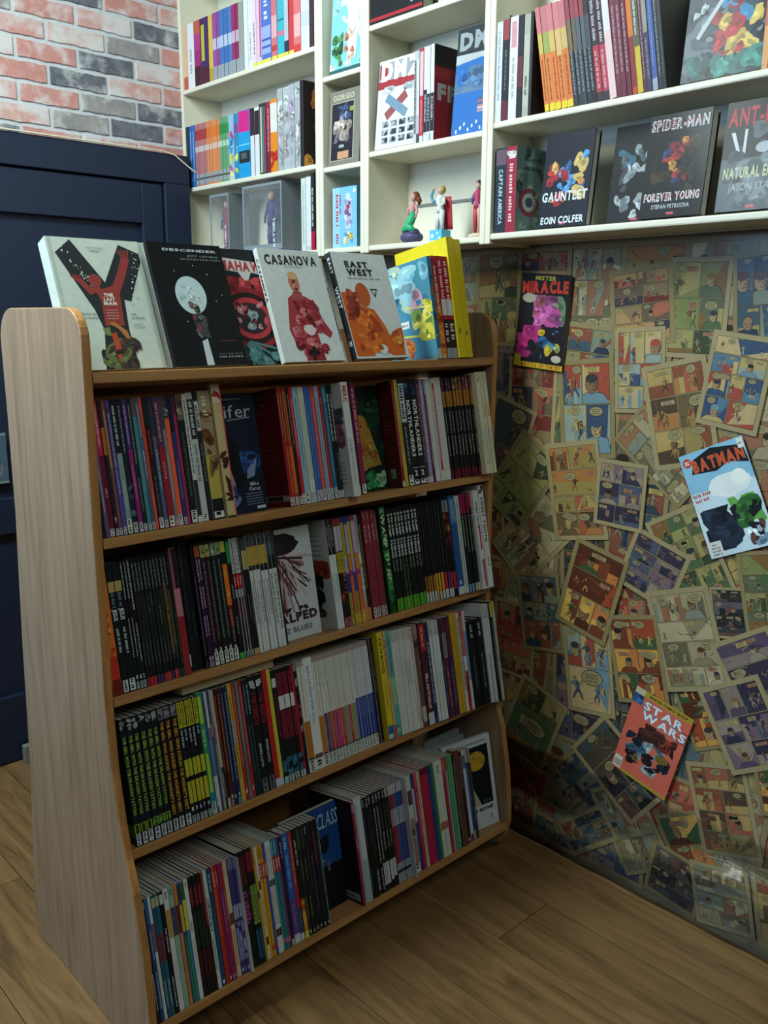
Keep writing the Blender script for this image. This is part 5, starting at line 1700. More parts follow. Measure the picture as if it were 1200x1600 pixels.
run_books("""1.2745
1.2839 261 8a2638 B:maroon_back b:.9:.98:b06a78 t:.55:.65:c09aa4:.4 s:-6 n:with_black_back_cover_showing
1.3090 266 b4bebe b:.0:.4:8fa4a8 h:0:.95:8a9a9c:0:.3 s:-4 n:tallest_of_its_run
1.3206 256 14181b t:.9:.98:a8b0b0:.5 t:.5:.85:4a4464:.3 t:.1:.3:3c5868:.4 s:-3
1.3313 256 14181b t:.9:.98:a8b0b0:.5 t:.5:.85:3c4448:.3 s:-3
1.3449 256 14181b t:.9:.98:a8b0b0:.5 t:.4:.85:3c4448:.3 t:.03:.25:a8b0b0:.4
1.3559 256 15181a t:.9:.98:a8b0b0:.5 t:.3:.85:a8a898:.4 t:.03:.25:a8b0b0:.4
1.3669 256 15181a t:.9:.98:a8b0b0:.5 t:.3:.85:a8a898:.4 b:.06:.28:b0b4b4 t:.07:.27:2c3034:.3
1.3780 256 15181a t:.9:.98:a8b0b0:.5 t:.6:.85:4c504c:.4 t:.4:.58:a8a898:.4 b:.06:.28:b0b4b4
1.3891 256 15181a t:.9:.98:a8b0b0:.5 t:.6:.85:4c504c:.4 t:.4:.58:8a8c84:.4 b:.08:.28:b0b4b4
1.4004 256 15181a t:.6:.85:4c504c:.4 t:.4:.58:8a8c84:.4 b:.1:.28:b0b4b4 b:.9:1:8a8c8c
1.4099 256 6a2c38 b:.9:1:a8acac b:.58:.75:9a8c98 t:.6:.74:5c4454:.4 b:0:.2:8c9496 b:.1:.13:1c2024
1.4194 256 8a3038 b:.9:1:a8acac b:.58:.75:a8a4b0 t:.6:.74:5c4454:.4 b:0:.2:8c9496 b:.1:.13:1c2024
1.4290 256 34508c b:.9:1:a8acac b:.58:.75:a4b0bc t:.6:.74:44546c:.4 b:0:.2:8c9496 b:.1:.13:1c2024
1.4387 256 304c8a b:.9:1:a8acac b:.58:.75:a4b0bc t:.6:.74:44546c:.4 b:0:.2:8c9496 b:.1:.13:1c2024
1.4484 256 4a345c b:.9:1:a8acac b:.58:.75:a4a4b4 t:.6:.74:44546c:.4 b:0:.2:8c9496 b:.1:.13:1c2024
1.4512 261 a4acb4 s:-16 b:.0:.012:b9a0a4 n:blank_and_sticking_out
1.4812 257 b8b8ac b:.1:.55:8a7060 o:.2:.6:5c4438,a89070,3c3c40:6 b:.7:.85:5c2c30 t:.04:.1:2c2c2c:.5
1.4916 257 2a3c7a b:.5:.85:7a98b8 t:.5:.85:c4d0d8:.4 b:0:.1:24347c
1.5040 257 a4283c b:.85:1:b84c5c t:.3:.8:c88a90:.3
1.5150 257 b8ae94 t:.1:.9:8a4c40:.3
1.5252 259 a02240 b:.93:1:6a1830 t:.94:.99:2c1018:.4
1.5354 259 a42442 b:.93:1:6a1830 t:.94:.99:2c1018:.4
1.5457 259 a02240 b:.93:1:6a1830 t:.94:.99:2c1018:.4
1.5565 259 1f3f80 b:.9:1:1a3468
1.5669 259 2c6c3c
1.5974 261 bcc2b4 t:.86:.95:3c4240:.2 b:.28:.36:a05a4c t:.05:.25:8a9088:.15 n:wide_and_off-white
1.6106 261 aa2c34 h:.1:.75:14181a:.0:.25 t:.85:.97:d0a8a8:.4
1.6177 261 7c9cac b:.85:1:a83038
1.6285 261 4c8c5c t:.4:.9:80b08c:.3
1.6388 261 4f9464 t:.1:.9:80b48c:.3 o:0:.2:a8a890,2c5c3c:3
1.6445 259 14181a t:.2:.9:8a9490:.4 D:28
1.6622 266 5c3c34 B:tan_wavy_back b:.0:1:5a3a2c s:-4 n:with_wavy_tan_back_cover D:28
1.6772 256 201a26 t:.6:.95:8a7090:.4 N:.02:.05:a8a8a8:1 D:28
1.6885 256 c0c4c4 b:.8:.95:5c5a64 b:0:.08:8a2c34 t:.3:.7:a0a4a8:.3 D:28
1.6986 256 24448c b:.85:1:a4a8a8 t:.4:.8:6a84b8:.3 b:0:.1:8a9488 D:28
1.7091 254 3c3428 b:.85:1:8a8c84 t:.2:.8:6a6450:.3 o:.05:.4:14181a,5c5440:4 D:28
""", 5, 'right run, bottom rack shelf', 'bottom shelf paperbacks', rackplace(5))

# ---- top shelf, spine-out at its right end
run_books("""1.6108
1.6253 250 3c7088 D:166 s:-8 B:teal_poster_back b:0:.1:b4b8b4 o:.1:.9:8a5a44,c0b060,2c5c74:7 n:with_teal_and_yellow_cover_showing
1.6438 252 b04a2c D:166 s:-8 b:.0:.5:d08030 o:.1:.5:e0a040,a03c1c:4 b:.75:.97:8a2430 t:.45:.9:e0d0c0:.4 b:0:.04:c8a060
1.6625 252 a82430 D:166 s:-8 b:.0:.1:8a949c b:.1:.38:1c1e24 t:.16:.34:c8ccd0:.6 t:.5:.95:e0d0d0:.5 b:.42:.58:c8ccd0
1.6838 252 a02430 D:166 s:-8 b:.0:.1:8a949c b:.1:.38:1c1e24 t:.16:.34:c8ccd0:.6 t:.5:.95:e0d0d0:.5 b:.42:.58:c8ccd0
1.7082 300 cdb91c D:188 s:-12 k:1 B:yellow_back t:.2:.24:3a3414:.3
1.7350 296 c9b51a D:186 s:-12 k:1 t:.18:.22:3a3414:.3
""", 1, 'right end of rack top row', 'top row books', rackplace(1))


# ---- face-out books of the rack
def put_face(b, k, x, sb, t, turn=0.0):
    lean = R(11) if k == 1 else 0.0
    on_shelf(b, k, x, sb + t, 0.001 + t * math.sin(lean), 0.0, R(-90) + turn, lean)


# pair of large hardbacks with a giant letter
def cover_y(w, h, seed):
    A = Art(w, h, seed)
    A.rect(0, 0, w, h, 'bcc8bd', 1)
    A.rect(w * .02, 0, w * .05, h, 'a8b4ac', 2)
    ink = '272c2f'
    A.poly([(w * .07, h * .88), (w * .25, h * .985), (w * .53, h * .66), (w * .45, h * .46), (w * .34, h * .46)], ink, 3)
    A.poly([(w * .77, h * .965), (w * .985, h * .90), (w * .985, h * .84), (w * .77, h * .52), (w * .66, h * .54), (w * .52, h * .655)], ink, 3)
    A.poly([(w * .34, h * .47), (w * .53, h * .66), (w * .70, h * .57), (w * .67, h * .30), (w * .69, 0), (w * .32, 0), (w * .40, h * .30)], ink, 3)
    for _ in range(60):
        r = A.rng
        t = r.random()
        if r.random() < .5:
            cu, cv = w * (.14 + .4 * t), h * (.93 - .5 * t) + r.uniform(-.03, .05) * h
        else:
            cu, cv = w * (.96 - .16 * t + r.uniform(-.04, .04)), h * (.95 - .45 * t)
        A.ell(min(w, cu), cv, w * r.uniform(.003, .012), w * r.uniform(.003, .012), 'bcc8bd', 4, 7, .4)
    red = '8c3a36'
    A.poly([(w * .40, h * .60), (w * .52, h * .62), (w * .60, h * .64), (w * .70, h * .76), (w * .78, h * .88), (w * .86, h * .85), (w * .76, h * .70), (w * .66, h * .58), (w * .63, h * .33), (w * .42, h * .33), (w * .44, h * .52)], red, 5)
    A.poly([(w * .46, h * .60), (w * .34, h * .56), (w * .24, h * .66), (w * .28, h * .69), (w * .36, h * .62), (w * .46, h * .65)], red, 5)
    A.ell(w * .42, h * .675, w * .07, h * .05, red, 6)
    for k in range(4):
        A.line((w * (.78 + .022 * k), h * .865), (w * (.74 + .04 * k), h * .925), w * .017, red, 6)
        A.line((w * (.24 + .014 * k), h * .66), (w * (.17 + .03 * k), h * .715), w * .014, red, 6)
    for k, s in enumerate(('THE', 'LAST', 'MAN')):
        A.text(s, w * .53, h * (.565 - .032 * k), h * .025, 'd6d2c8', w * (.10 + .02 * k), 0, 2, 8)
    for k in range(4):
        A.scrib(w * .53, h * (.45 - .022 * k), w * .13, h * .010, 'c09a94', 0, 8)
    A.text('BRIAN K.', w * .27, h * .42, h * .018, '5c6662', w * .17, 0, 0, 5)
    A.text('VAUGHAN', w * .27, h * .39, h * .018, '5c6662', w * .18, 0, 0, 5)
    A.text('PIA', w * .76, h * .42, h * .018, '5c6662', w * .06, 0, 0, 5)
    A.text('GUERRA', w * .80, h * .39, h * .018, '5c6662', w * .15, 0, 0, 5)
    A.text('GORAN', w * .78, h * .34, h * .014, '7c8682', w * .10, 0, 0, 5)
    A.text('SUDZUKA', w * .79, h * .318, h * .014, '7c8682', w * .13, 0, 0, 5)
    A.scrib(w * .5, h * .93, w * .2, h * .008, '8a9490', 0, 5)
    A.scrib(w * .5, h * .905, w * .12, h * .010, '5c6662', 0, 5)
    # figure at the foot as plain colour shapes
    A.blobs(w * .30, 0, w * .76, h * .24, ['4a5a38', '3c3430', '5c6a40', '2c2426', '5c3a30'], 14, w * .05, w * .10, 6)
    A.poly([(w * .46, h * .35), (w * .52, h * .36), (w * .64, h * .29), (w * .66, h * .23), (w * .62, h * .23), (w * .56, h * .30)], 'a8703c', 8)
    A.poly([(w * .46, h * .27), (w * .52, h * .28), (w * .54, h * .12), (w * .48, h * .05)], 'a8442c', 9)
    A.poly([(w * .38, h * .31), (w * .46, h * .32), (w * .46, h * .25), (w * .40, h * .26)], '6a7a50', 7)
    return A


W_, H_ = 0.190, 0.266
b = faceout(0.034, H_, W_, 'b4c0b6', cover_y(W_, H_, 41), 'large pale hardback with giant ink letter, leaning by the oak end', True, None, 'top row books')
put_face(b, 1, 0.7195, 0.075, 0.034)
b = faceout(0.032, H_, W_, 'b4c0b6', cover_y(W_, H_, 42), 'second pale hardback with giant ink letter, half hidden behind the black moon cover', True, None, 'top row books')
put_face(b, 1, 0.9105, 0.077, 0.032)

w, h = 0.168, 0.258
A = Art(w, h, 43)
A.rect(0, 0, w, h, '0a0f12', 1)
A.text('DESCENDER', w * .56, h * .945, h * .020, 'c0c8cc', w * .74, 0, 1, 4)
A.text('JEFF LEMIRE', w * .72, h * .900, h * .014, '8f999c', w * .44, 0, 0, 4)
A.text('DUSTIN NGUYEN', w * .68, h * .872, h * .014, '8f999c', w * .54, 0, 0, 4)
A.ell(w * .43, h * .575, w * .205, h * .155, 'b9cfd2', 3, 28)
A.rng.seed(4)
A.blobs(w * .26, h * .5, w * .6, h * .7, ['a6bfc4', 'c6d8da'], 8, w * .02, w * .05, 4)
for u, v in ((.55, .82), (.72, .75), (.28, .77), (.86, .58), (.76, .53), (.3, .36)):
    A.ell(w * u, h * v, w * .008, w * .008, 'b8c4c8', 4, 8)
A.blobs(w * .36, h * .43, w * .50, h * .52, ['30302c', '5c5a50', '8a8a80'], 10, w * .02, w * .04, 6)
A.poly([(w * .38, h * .42), (w * .50, h * .43), (w * .57, h * .22), (w * .40, h * .25)], '3c4044', 6)
A.blobs(w * .38, h * .2, w * .56, h * .42, ['50484c', '8a3440', '60686c', '23282c'], 12, w * .02, w * .05, 7)
A.poly([(w * .43, h * .20), (w * .51, h * .22), (w * .52, h * .005), (w * .42, h * .005)], 'c0c8cc', 6)
A.scrib(w * .80, h * .20, w * .26, h * .007, '8a3a40', 0, 5)
A.text('VOLUME ONE', w * .78, h * .095, h * .010, '7a8488', w * .34, 0, 0, 5)
A.text('TIN STARS', w * .78, h * .070, h * .014, '98a2a6', w * .34, 0, 1, 5)
b = faceout(0.012, h, w, '0a0e11', A, 'black paperback showing a pale moon and a small figure, top row', False, None, 'top row books')
put_face(b, 1, 0.8929, 0.012, 0.012)

A = Art(w, h, 44)
A.rect(0, 0, w, h, '1a1c22', 1)
A.poly([(0, h * .94), (w, h * .88), (w, h * .76), (w * .72, h * .80), (w * .62, h * .70), (w * .52, h * .80), (0, h * .83)], 'c8c8c4', 3)
A.text('TOMAHAWK', w * .52, h * .855, h * .085, 'b02a34', w * .96, -.03, 1, 5, shear=.05)
A.blobs(w * .1, h * .62, w, h * .76, ['a83034', 'c0444a', '7a1c20'], 9, w * .07, w * .16, 2)
for k in range(4):
    A.ell(w * .55, h * .40, w * (.46 - .07 * k), h * (.27 - .045 * k), ['8c2228', '23161a', 'b83a40', '30262c'][k], 3 + k, 24)
A.blobs(w * .25, h * .3, w * .85, h * .55, ['b04a50', 'c8888c', '5c1c24', '8aa0a4'], 14, w * .03, w * .09, 7)
for k in range(7):
    a = -0.3 - k * .33
    A.line((w * .45, h * .2), (w * (.45 + .5 * math.cos(a)), h * .2 + w * .42 * math.sin(a)), w * .03, '4c7c80', 5)
A.blobs(w * .15, 0, w * .95, h * .16, ['3c686e', '57888c', '23343a'], 12, w * .05, w * .12, 4)
b = faceout(0.012, h, w, '17191f', A, 'black and red paperback with jagged red title on white, top row', False, None, 'top row books')
put_face(b, 1, 1.0139, 0.026, 0.012)

A = Art(w, h, 45)
A.rect(0, 0, w, h, 'c5ccca', 1)
A.text('CASANOVA', w * .50, h * .905, h * .085, '20262a', w * .84, 0, 1, 4)
A.scrib(w * .52, h * .845, w * .3, h * .012, '9aa0a0', 0, 4)
flesh = ['8c2c34', 'a84048', 'c07074', '6a1c26', '98363c']
A.ell(w * .46, h * .70, w * .085, h * .085, 'b4705c', 3, 18)
A.ell(w * .46, h * .765, w * .08, h * .035, 'c8a070', 4, 14)
A.poly([(w * .40, h * .62), (w * .54, h * .62), (w * .56, h * .55), (w * .38, h * .55)], '9c4c48', 3)
A.poly([(w * .30, h * .56), (w * .40, h * .60), (w * .58, h * .58), (w * .72, h * .53), (w * .80, h * .36), (w * .90, h * .25), (w * .84, h * .20), (w * .64, h * .30), (w * .68, h * .005), (w * .36, h * .005), (w * .40, h * .28), (w * .24, h * .18), (w * .20, h * .28)], '98363c', 2)
A.blobs(w * .24, h * .02, w * .78, h * .55, flesh, 42, w * .03, w * .08, 3)
A.blobs(w * .42, h * .62, w * .5, h * .74, ['a0503e', 'c08a70', '5c2420'], 8, w * .015, w * .035, 6)
A.ell(w * .52, h * .28, w * .10, h * .045, 'd0c0c0', 7, 12, .2)
A.blobs(w * .38, h * .005, w * .66, h * .13, ['23161c', '3c2028', '8c2c34'], 12, w * .03, w * .06, 7)
sp = Art(0.014, h, 46)
sp.text('CASANOVA', .007, h * .72, .007, '33393c', h * .38, -math.pi / 2, 1)
b = faceout(0.014, h, w, 'b4bcba', A, 'white paperback with blocky black title and a red toned standing figure, top row', False, sp, 'top row books')
put_face(b, 1, 1.1502, 0.006, 0.014)

A = Art(w, h, 47)
A.rect(0, 0, w, h, 'c6cdcc', 1)
A.text('EAST', w * .42, h * .89, h * .055, '23292c', w * .42, 0, 2, 4)
A.text('WEST', w * .45, h * .815, h * .060, '23292c', w * .48, 0, 2, 4)
A.text('OF', w * .60, h * .852, h * .012, '23292c', w * .05, 0, 1, 4)
A.text('THE APOCALYPSE: YEAR ONE', w * .50, h * .755, h * .014, '5c6466', w * .60, 0, 1, 4)
A.poly([(w * .56, h * .66), (w * .70, h * .66), (w * .63, h * .57)], '2c3034', 2)
A.poly([(w * .59, h * .645), (w * .67, h * .645), (w * .63, h * .60)], 'c6cdcc', 3)
A.ell(w * .40, h * .60, w * .13, h * .115, 'b0562c', 4, 20)
A.poly([(w * .01, h * .62), (w * .16, h * .62), (w * .3, h * .50), (w * .54, h * .46), (w * .68, h * .30), (w * .74, h * .16), (w * .86, h * .27), (w * .98, h * .29), (w * .98, h * .23), (w * .92, h * .02), (w * .70, h * .02), (w * .56, h * .06), (w * .40, h * .14), (w * .34, h * .02), (w * .02, h * .02)], 'bf5c26', 3)
A.blobs(w * .05, h * .05, w * .62, h * .5, ['a8431f', 'd07a2e', 'c86a2a', '8c3420'], 26, w * .04, w * .12, 5)
A.blobs(w * .04, h * .36, w * .32, h * .66, ['8a3426', '7a2c24', 'a04a30'], 12, w * .04, w * .09, 6)
A.blobs(w * .70, h * .05, w * .94, h * .27, ['d0742c', 'b4521f', 'e0a050'], 12, w * .03, w * .06, 6)
A.ell(w * .53, h * .08, w * .08, h * .045, 'c6cdcc', 7, 12, .1)
sp = Art(0.019, h, 48)
sp.rect(0.0002, 0.0005, .0188, h - .0005, '1f2528', 1)
sp.text('EAST', .0095, h * .88, .008, 'b8c0c0', h * .15, -math.pi / 2, 1)
sp.text('WEST', .0095, h * .58, .012, 'c4cccc', h * .20, -math.pi / 2, 1)
sp.text('01', .0095, h * .15, .012, 'b8c0c0', .011, 0, 1)
sp.rect(.006, h * .20, .013, h * .23, '7a2c28', 3)
b = faceout(0.019, h, w, '1f2528', A, 'white paperback with stencil title and orange cloaked figure, top row', False, sp, 'top row books')
put_face(b, 1, 1.3525, 0.004, 0.019)
# thin spine standing between the two white face-out books
b = make_book(0.009, 0.250, 0.018, 'bcc3c2', spine_art(0.009, 0.254, ['t:.2:.7:3a4044:.5'], 5))
on_shelf(b, 1, 1.3295, 0.022, 0.004, 0, 0, R(11))
tag(b, 'thin pale spine between the two white face-out paperbacks on the top row', 'book', 'top row books')

# second shelf face-outs
A = Art(w, h, 50)
A.rect(0, 0, w, h, '101a2c', 1)
A.rect(w * .05, h * .94, w * .95, h * .97, '141f34', 2)
A.scrib(w * .55, h * .955, w * .5, h * .014, '7c8490', 0, 4)
A.text('Lucifer', w * .52, h * .855, h * .11, 'a8aeb4', w * .80, 0, 0, 4)
A.line((w * .55, h * .78), (w * .9, h * .795), w * .012, '8a9098', 4)
A.poly([(w * .30, h * .42), (w * .42, h * .46), (w * .50, h * .40), (w * .56, h * .24), (w * .46, h * .18), (w * .34, h * .20)], '8a8aa0', 3)
A.blobs(w * .28, h * .02, w * .62, h * .25, ['1f3c74', '2c5090', '5c78a8', '152648'], 16, w * .04, w * .09, 4)
A.blobs(w * .62, h * .3, w * .98, h * .58, ['1c3468', '274a88', '13203c'], 10, w * .05, w * .12, 2)
A.poly([(w * .76, h * .36), (w * .93, h * .46), (w * .86, h * .30), (w * .74, h * .28)], '7a88a8', 5)
A.poly([(w * .5, h * .66), (w * .66, h * .58), (w * .70, h * .25), (w * .58, h * .20), (w * .52, h * .44)], '070c14', 4)
for k, s in enumerate(('Mike', 'Carey')):
    A.text(s, w * .84, h * (.235 - .04 * k), h * .028, 'b4bac0', None, 0, 1, 6)
for k in range(5):
    A.scrib(w * .82, h * (.155 - .022 * k), w * .26, h * .009, '8a98b0', 0, 6)
A.rect(w * .84, h * .02, w * .97, h * .045, 'b8c0c8', 6)
b = faceout(0.011, h, w, '0f1828', A, 'dark blue face-out paperback with thin silver title on the second shelf', False, None, 'second shelf paperbacks')
put_face(b, 2, 1.1228 - 0.168, 0.045, 0.011)

A = Art(w, h, 51)
A.rect(0, 0, w, h, '12241c', 1)
A.blobs(0, h * .3, w, h, ['17301f', '1c3a2c', '0d1a14', '27483a'], 22, w * .08, w * .2, 2)
A.ell(w * .34, h * .62, w * .13, h * .11, 'a0702c', 5, 18)
A.poly([(w * .18, h * .60), (w * .50, h * .60), (w * .66, h * .24), (w * .10, h * .20)], '9c7430', 4)
A.blobs(w * .15, h * .2, w * .6, h * .5, ['8a8a34', 'b0883c', 'a05c34', '7c6a28'], 14, w * .04, w * .09, 5)
A.ell(w * .34, h * .62, w * .018, h * .009, '3c2818', 7)
A.blobs(w * .05, h * .02, w * .75, h * .2, ['2c7a4c', '3c9a5c', '8ab08a', '1c5038'], 16, w * .04, w * .1, 6)
b = faceout(0.012, h, w, '10201a', A, 'dark green face-out paperback with a golden robed figure, second shelf', False, None, 'second shelf paperbacks')
put_face(b, 2, 1.3774, 0.060, 0.012)

# third shelf face-out
A = Art(w, h, 52)
A.rect(0, 0, w, h, 'b9c0c2', 1)
A.ell(w * .48, h * .86, w * .30, h * .10, '1c1a1e', 3, 20, .08)
A.ell(w * .40, h * .80, w * .14, h * .09, '2a2022', 4, 16, .1)
A.ell(w * .32, h * .80, w * .035, h * .03, 'b0902c', 6, 10)
fr = A.rng
for k in range(34):
    a = R(-100 + k * 3.0)
    l = fr.uniform(.42, .72) * h
    c = fr.choice(['b0989a', '6a3c40', '2a1c20', '9a7478', '3c2428', 'c0b0b0'])
    x0, y0 = w * .42, h * .76
    e = (max(.01, min(w * .98, x0 + l * .62 * math.cos(a) * .9)), max(h * .22, y0 + l * .85 * math.sin(a)))
    A.line((x0 + fr.uniform(-.02, .02), y0), e, w * fr.uniform(.012, .035), c, 4 + k % 4)
A.text('SCALPED', w * .5, h * .20, h * .075, '3c1c24', w * .92, 0, 2, 8)
A.blobs(w * .08, h * .25, w * .92, h * .29, ['3c1c24', '4a242c'], 9, w * .03, w * .06, 8)
A.text('REZ BLUES', w * .55, h * .09, h * .045, '5c6266', w * .60, 0, 1, 8)
b = faceout(0.011, h, w, 'aab2b4', A, 'white face-out paperback with dark feather headdress on the third shelf', False, None, 'third shelf paperbacks')
put_face(b, 3, 1.2606 - 0.168, 0.030, 0.011)

# bottom shelf face-outs
w2, h2 = 0.168, 0.258
A = Art(w2, h2, 53)
A.rect(0, 0, w2, h2, '0c1014', 1)
A.rect(0, h2 * .42, w2, h2, '17407c', 2)
A.text('DEADLY CLASS', w2 * .52, h2 * .86, h2 * .15, 'a8bccc', w2 * .94, .0, 0, 5, shear=.12)
A.blobs(w2 * .3, h2 * .5, w2 * .8, h2 * .75, ['0c1420', '101c30', '0d1826'], 14, w2 * .06, w2 * .14, 3)
A.blobs(w2 * .42, h2 * .3, w2 * .72, h2 * .7, ['5c6c74', '8a98a0', '2c3c4c', '3c4c58'], 16, w2 * .015, w2 * .05, 6)
for k in range(12):
    fr = A.rng
    x = w2 * fr.uniform(.4, .75)
    y = h2 * fr.uniform(.28, .45)
    A.line((x, y), (x + w2 * fr.uniform(-.06, .06), y + h2 * fr.uniform(.05, .15)), w2 * .008, '8a98a4', 7)
b = faceout(0.014, h2, w2, '0d1218', A, 'dark blue and black face-out paperback with tall white title, bottom shelf', False, None, 'bottom shelf paperbacks')
put_face(b, 5, 1.271 - 0.168, 0.055, 0.014)

w3, h3 = 0.168, 0.262
A = Art(w3, h3, 54)
A.rect(0, 0, w3, h3, 'b9c1c4', 1)
A.rect(w3 * .08, h3 * .25, w3 * .93, h3 * .90, '10131a', 2)
A.scrib(w3 * .70, h3 * .945, w3 * .44, h3 * .02, '3c4244', 0, 4)
A.ell(w3 * .66, h3 * .74, w3 * .19, h3 * .105, 'b8922c', 4, 22)
A.blobs(w3 * .55, h3 * .66, w3 * .82, h3 * .83, ['c09c38', 'a8842a'], 6, w3 * .03, w3 * .06, 5)
A.blobs(w3 * .28, h3 * .62, w3 * .58, h3 * .82, ['8a4a20', 'a0582a', '6a3418'], 10, w3 * .05, w3 * .11, 6)
A.blobs(w3 * .26, h3 * .28, w3 * .55, h3 * .62, ['1f3c6a', '2c4c80', '182c50'], 12, w3 * .05, w3 * .10, 5)
A.poly([(w3 * .44, h3 * .55), (w3 * .48, h3 * .55), (w3 * .68, h3 * .25), (w3 * .42, h3 * .25)], 'a8a284', 6)
for k in range(3):
    A.poly([(w3 * (.72 + .06 * k), h3 * .27), (w3 * (.74 + .06 * k), h3 * .31), (w3 * (.76 + .06 * k), h3 * .27)], '4a6080', 5)
A.text('STATION GONE', w3 * .5, h3 * .205, h3 * .035, '1c2024', w3 * .82, 0, 2, 5)
for k in range(18):
    a = R(40 + k * 16)
    A.line((w3 * .5 + w3 * .11 * math.cos(a), h3 * .095 + w3 * .11 * math.sin(a)), (w3 * .5 + w3 * .11 * math.cos(a + .3), h3 * .095 + w3 * .11 * math.sin(a + .3)), w3 * .012, '8a9498', 4)
A.line((w3 * .5, h3 * .095), (w3 * .61, h3 * .095), w3 * .012, '8a9498', 4)
A.ell(w3 * .86, h3 * .10, w3 * .03, h3 * .035, '8a9498', 4)
b = faceout(0.012, h3, w3, 'aab2b4', A, 'white framed face-out paperback with orange moon over black, bottom shelf right', False, None, 'bottom shelf paperbacks')
put_face(b, 5, 1.6515, 0.052, 0.012, R(-10))

# grey plastic box behind it
box = empty('plastic_box')
g = Geo()
g.box((0, 0, 0), (0.145, 0.012, 0.245), (.5, .5, .5))
bevel(g.build('front_wall', 'greyplastic', box), 0.004, 3)
g = Geo()
g.box((0.0, 0.0125, 0), (0.145, 0.030, 0.262), (.5, .5, .5))
bevel(g.build('rim', 'greyplastic', box), 0.008, 3)
on_shelf(box, 5, 1.668, 0.120)
tag(box, 'grey plastic box with rounded rim standing behind the white framed book', 'box')

# flat card box lying on top of the fourth-shelf books
box = empty('card_box')
g = Geo()
g.box((0, 0, 0), (0.235, 0.16, 0.014), (.5, .5, .5))
bevel(g.build('tray', 'card', box), 0.001)
g = Geo()
g.box((-0.0015, -0.0015, 0.0145), (0.2365, 0.1615, 0.0205), (.5, .5, .5))
bevel(g.build('lid', 'card', box), 0.001)
on_shelf(box, 4, 0.8796, 0.004, 0.2720)
tag(box, 'flat beige card box lying across the tops of the fourth shelf books', 'box')

# ================================================================== CONTENTS OF THE CREAM WALL UNITS
def wallplace(z):
    return lambda b, y, sb, lean: on_wall_shelf(b, y, z, 0.006 + sb, lean)


@_art
def orange_dark_front(D, H):
    A = Art(D, H, 61)
    A.rect(0, 0, D, H, '2a2422', 1)
    A.blobs(0, 0, D, H, ['b06a2c', 'c88a44', '1c1a1c', '8a2c2c', '5c4434'], 20, D * .06, D * .17, 2)
    return A


@_art
def red_front(D, H):
    A = Art(D, H, 62)
    A.rect(0, 0, D, H, '8c1f2c', 1)
    A.rect(0, H * .78, D, H, '1c1518', 2)
    A.rect(0, H * .66, D, H * .76, 'a02a34', 3)
    A.text('FF', D * .4, H * .52, H * .16, 'b8acae', D * .6, 0, 2, 4)
    return A


@_art
def redblack_front(D, H):
    A = Art(D, H, 63)
    A.rect(0, 0, D, H, '201a1c', 1)
    A.blobs(D * .1, H * .3, D * .95, H * .9, ['8a8c88', '3c3c3c', 'a8a8a0'], 9, D * .08, D * .18, 2)
    A.rect(0, 0, D, H * .28, 'a01f30', 4)
    return A


@_art
def shield_front(D, H):
    A = Art(D, H, 64)
    A.rect(0, 0, D, H, '5f7a78', 1)
    A.blobs(0, 0, D, H, ['7c9490', '4a605e', '8aa4a0', '384a4c'], 18, D * .08, D * .2, 2)
    A.ell(D * .42, H * .36, D * .34, H * .17, '7c2c34', 5, 20)
    A.ell(D * .42, H * .36, D * .22, H * .11, 'a8b0b0', 6, 18)
    A.ell(D * .42, H * .36, D * .12, H * .06, '2c4468', 7, 14)
    A.scrib(D * .55, H * .86, D * .6, H * .04, '2a3a3c', 0, 5)
    A.scrib(D * .55, H * .76, D * .6, H * .05, '2a3a3c', 0, 5)
    return A


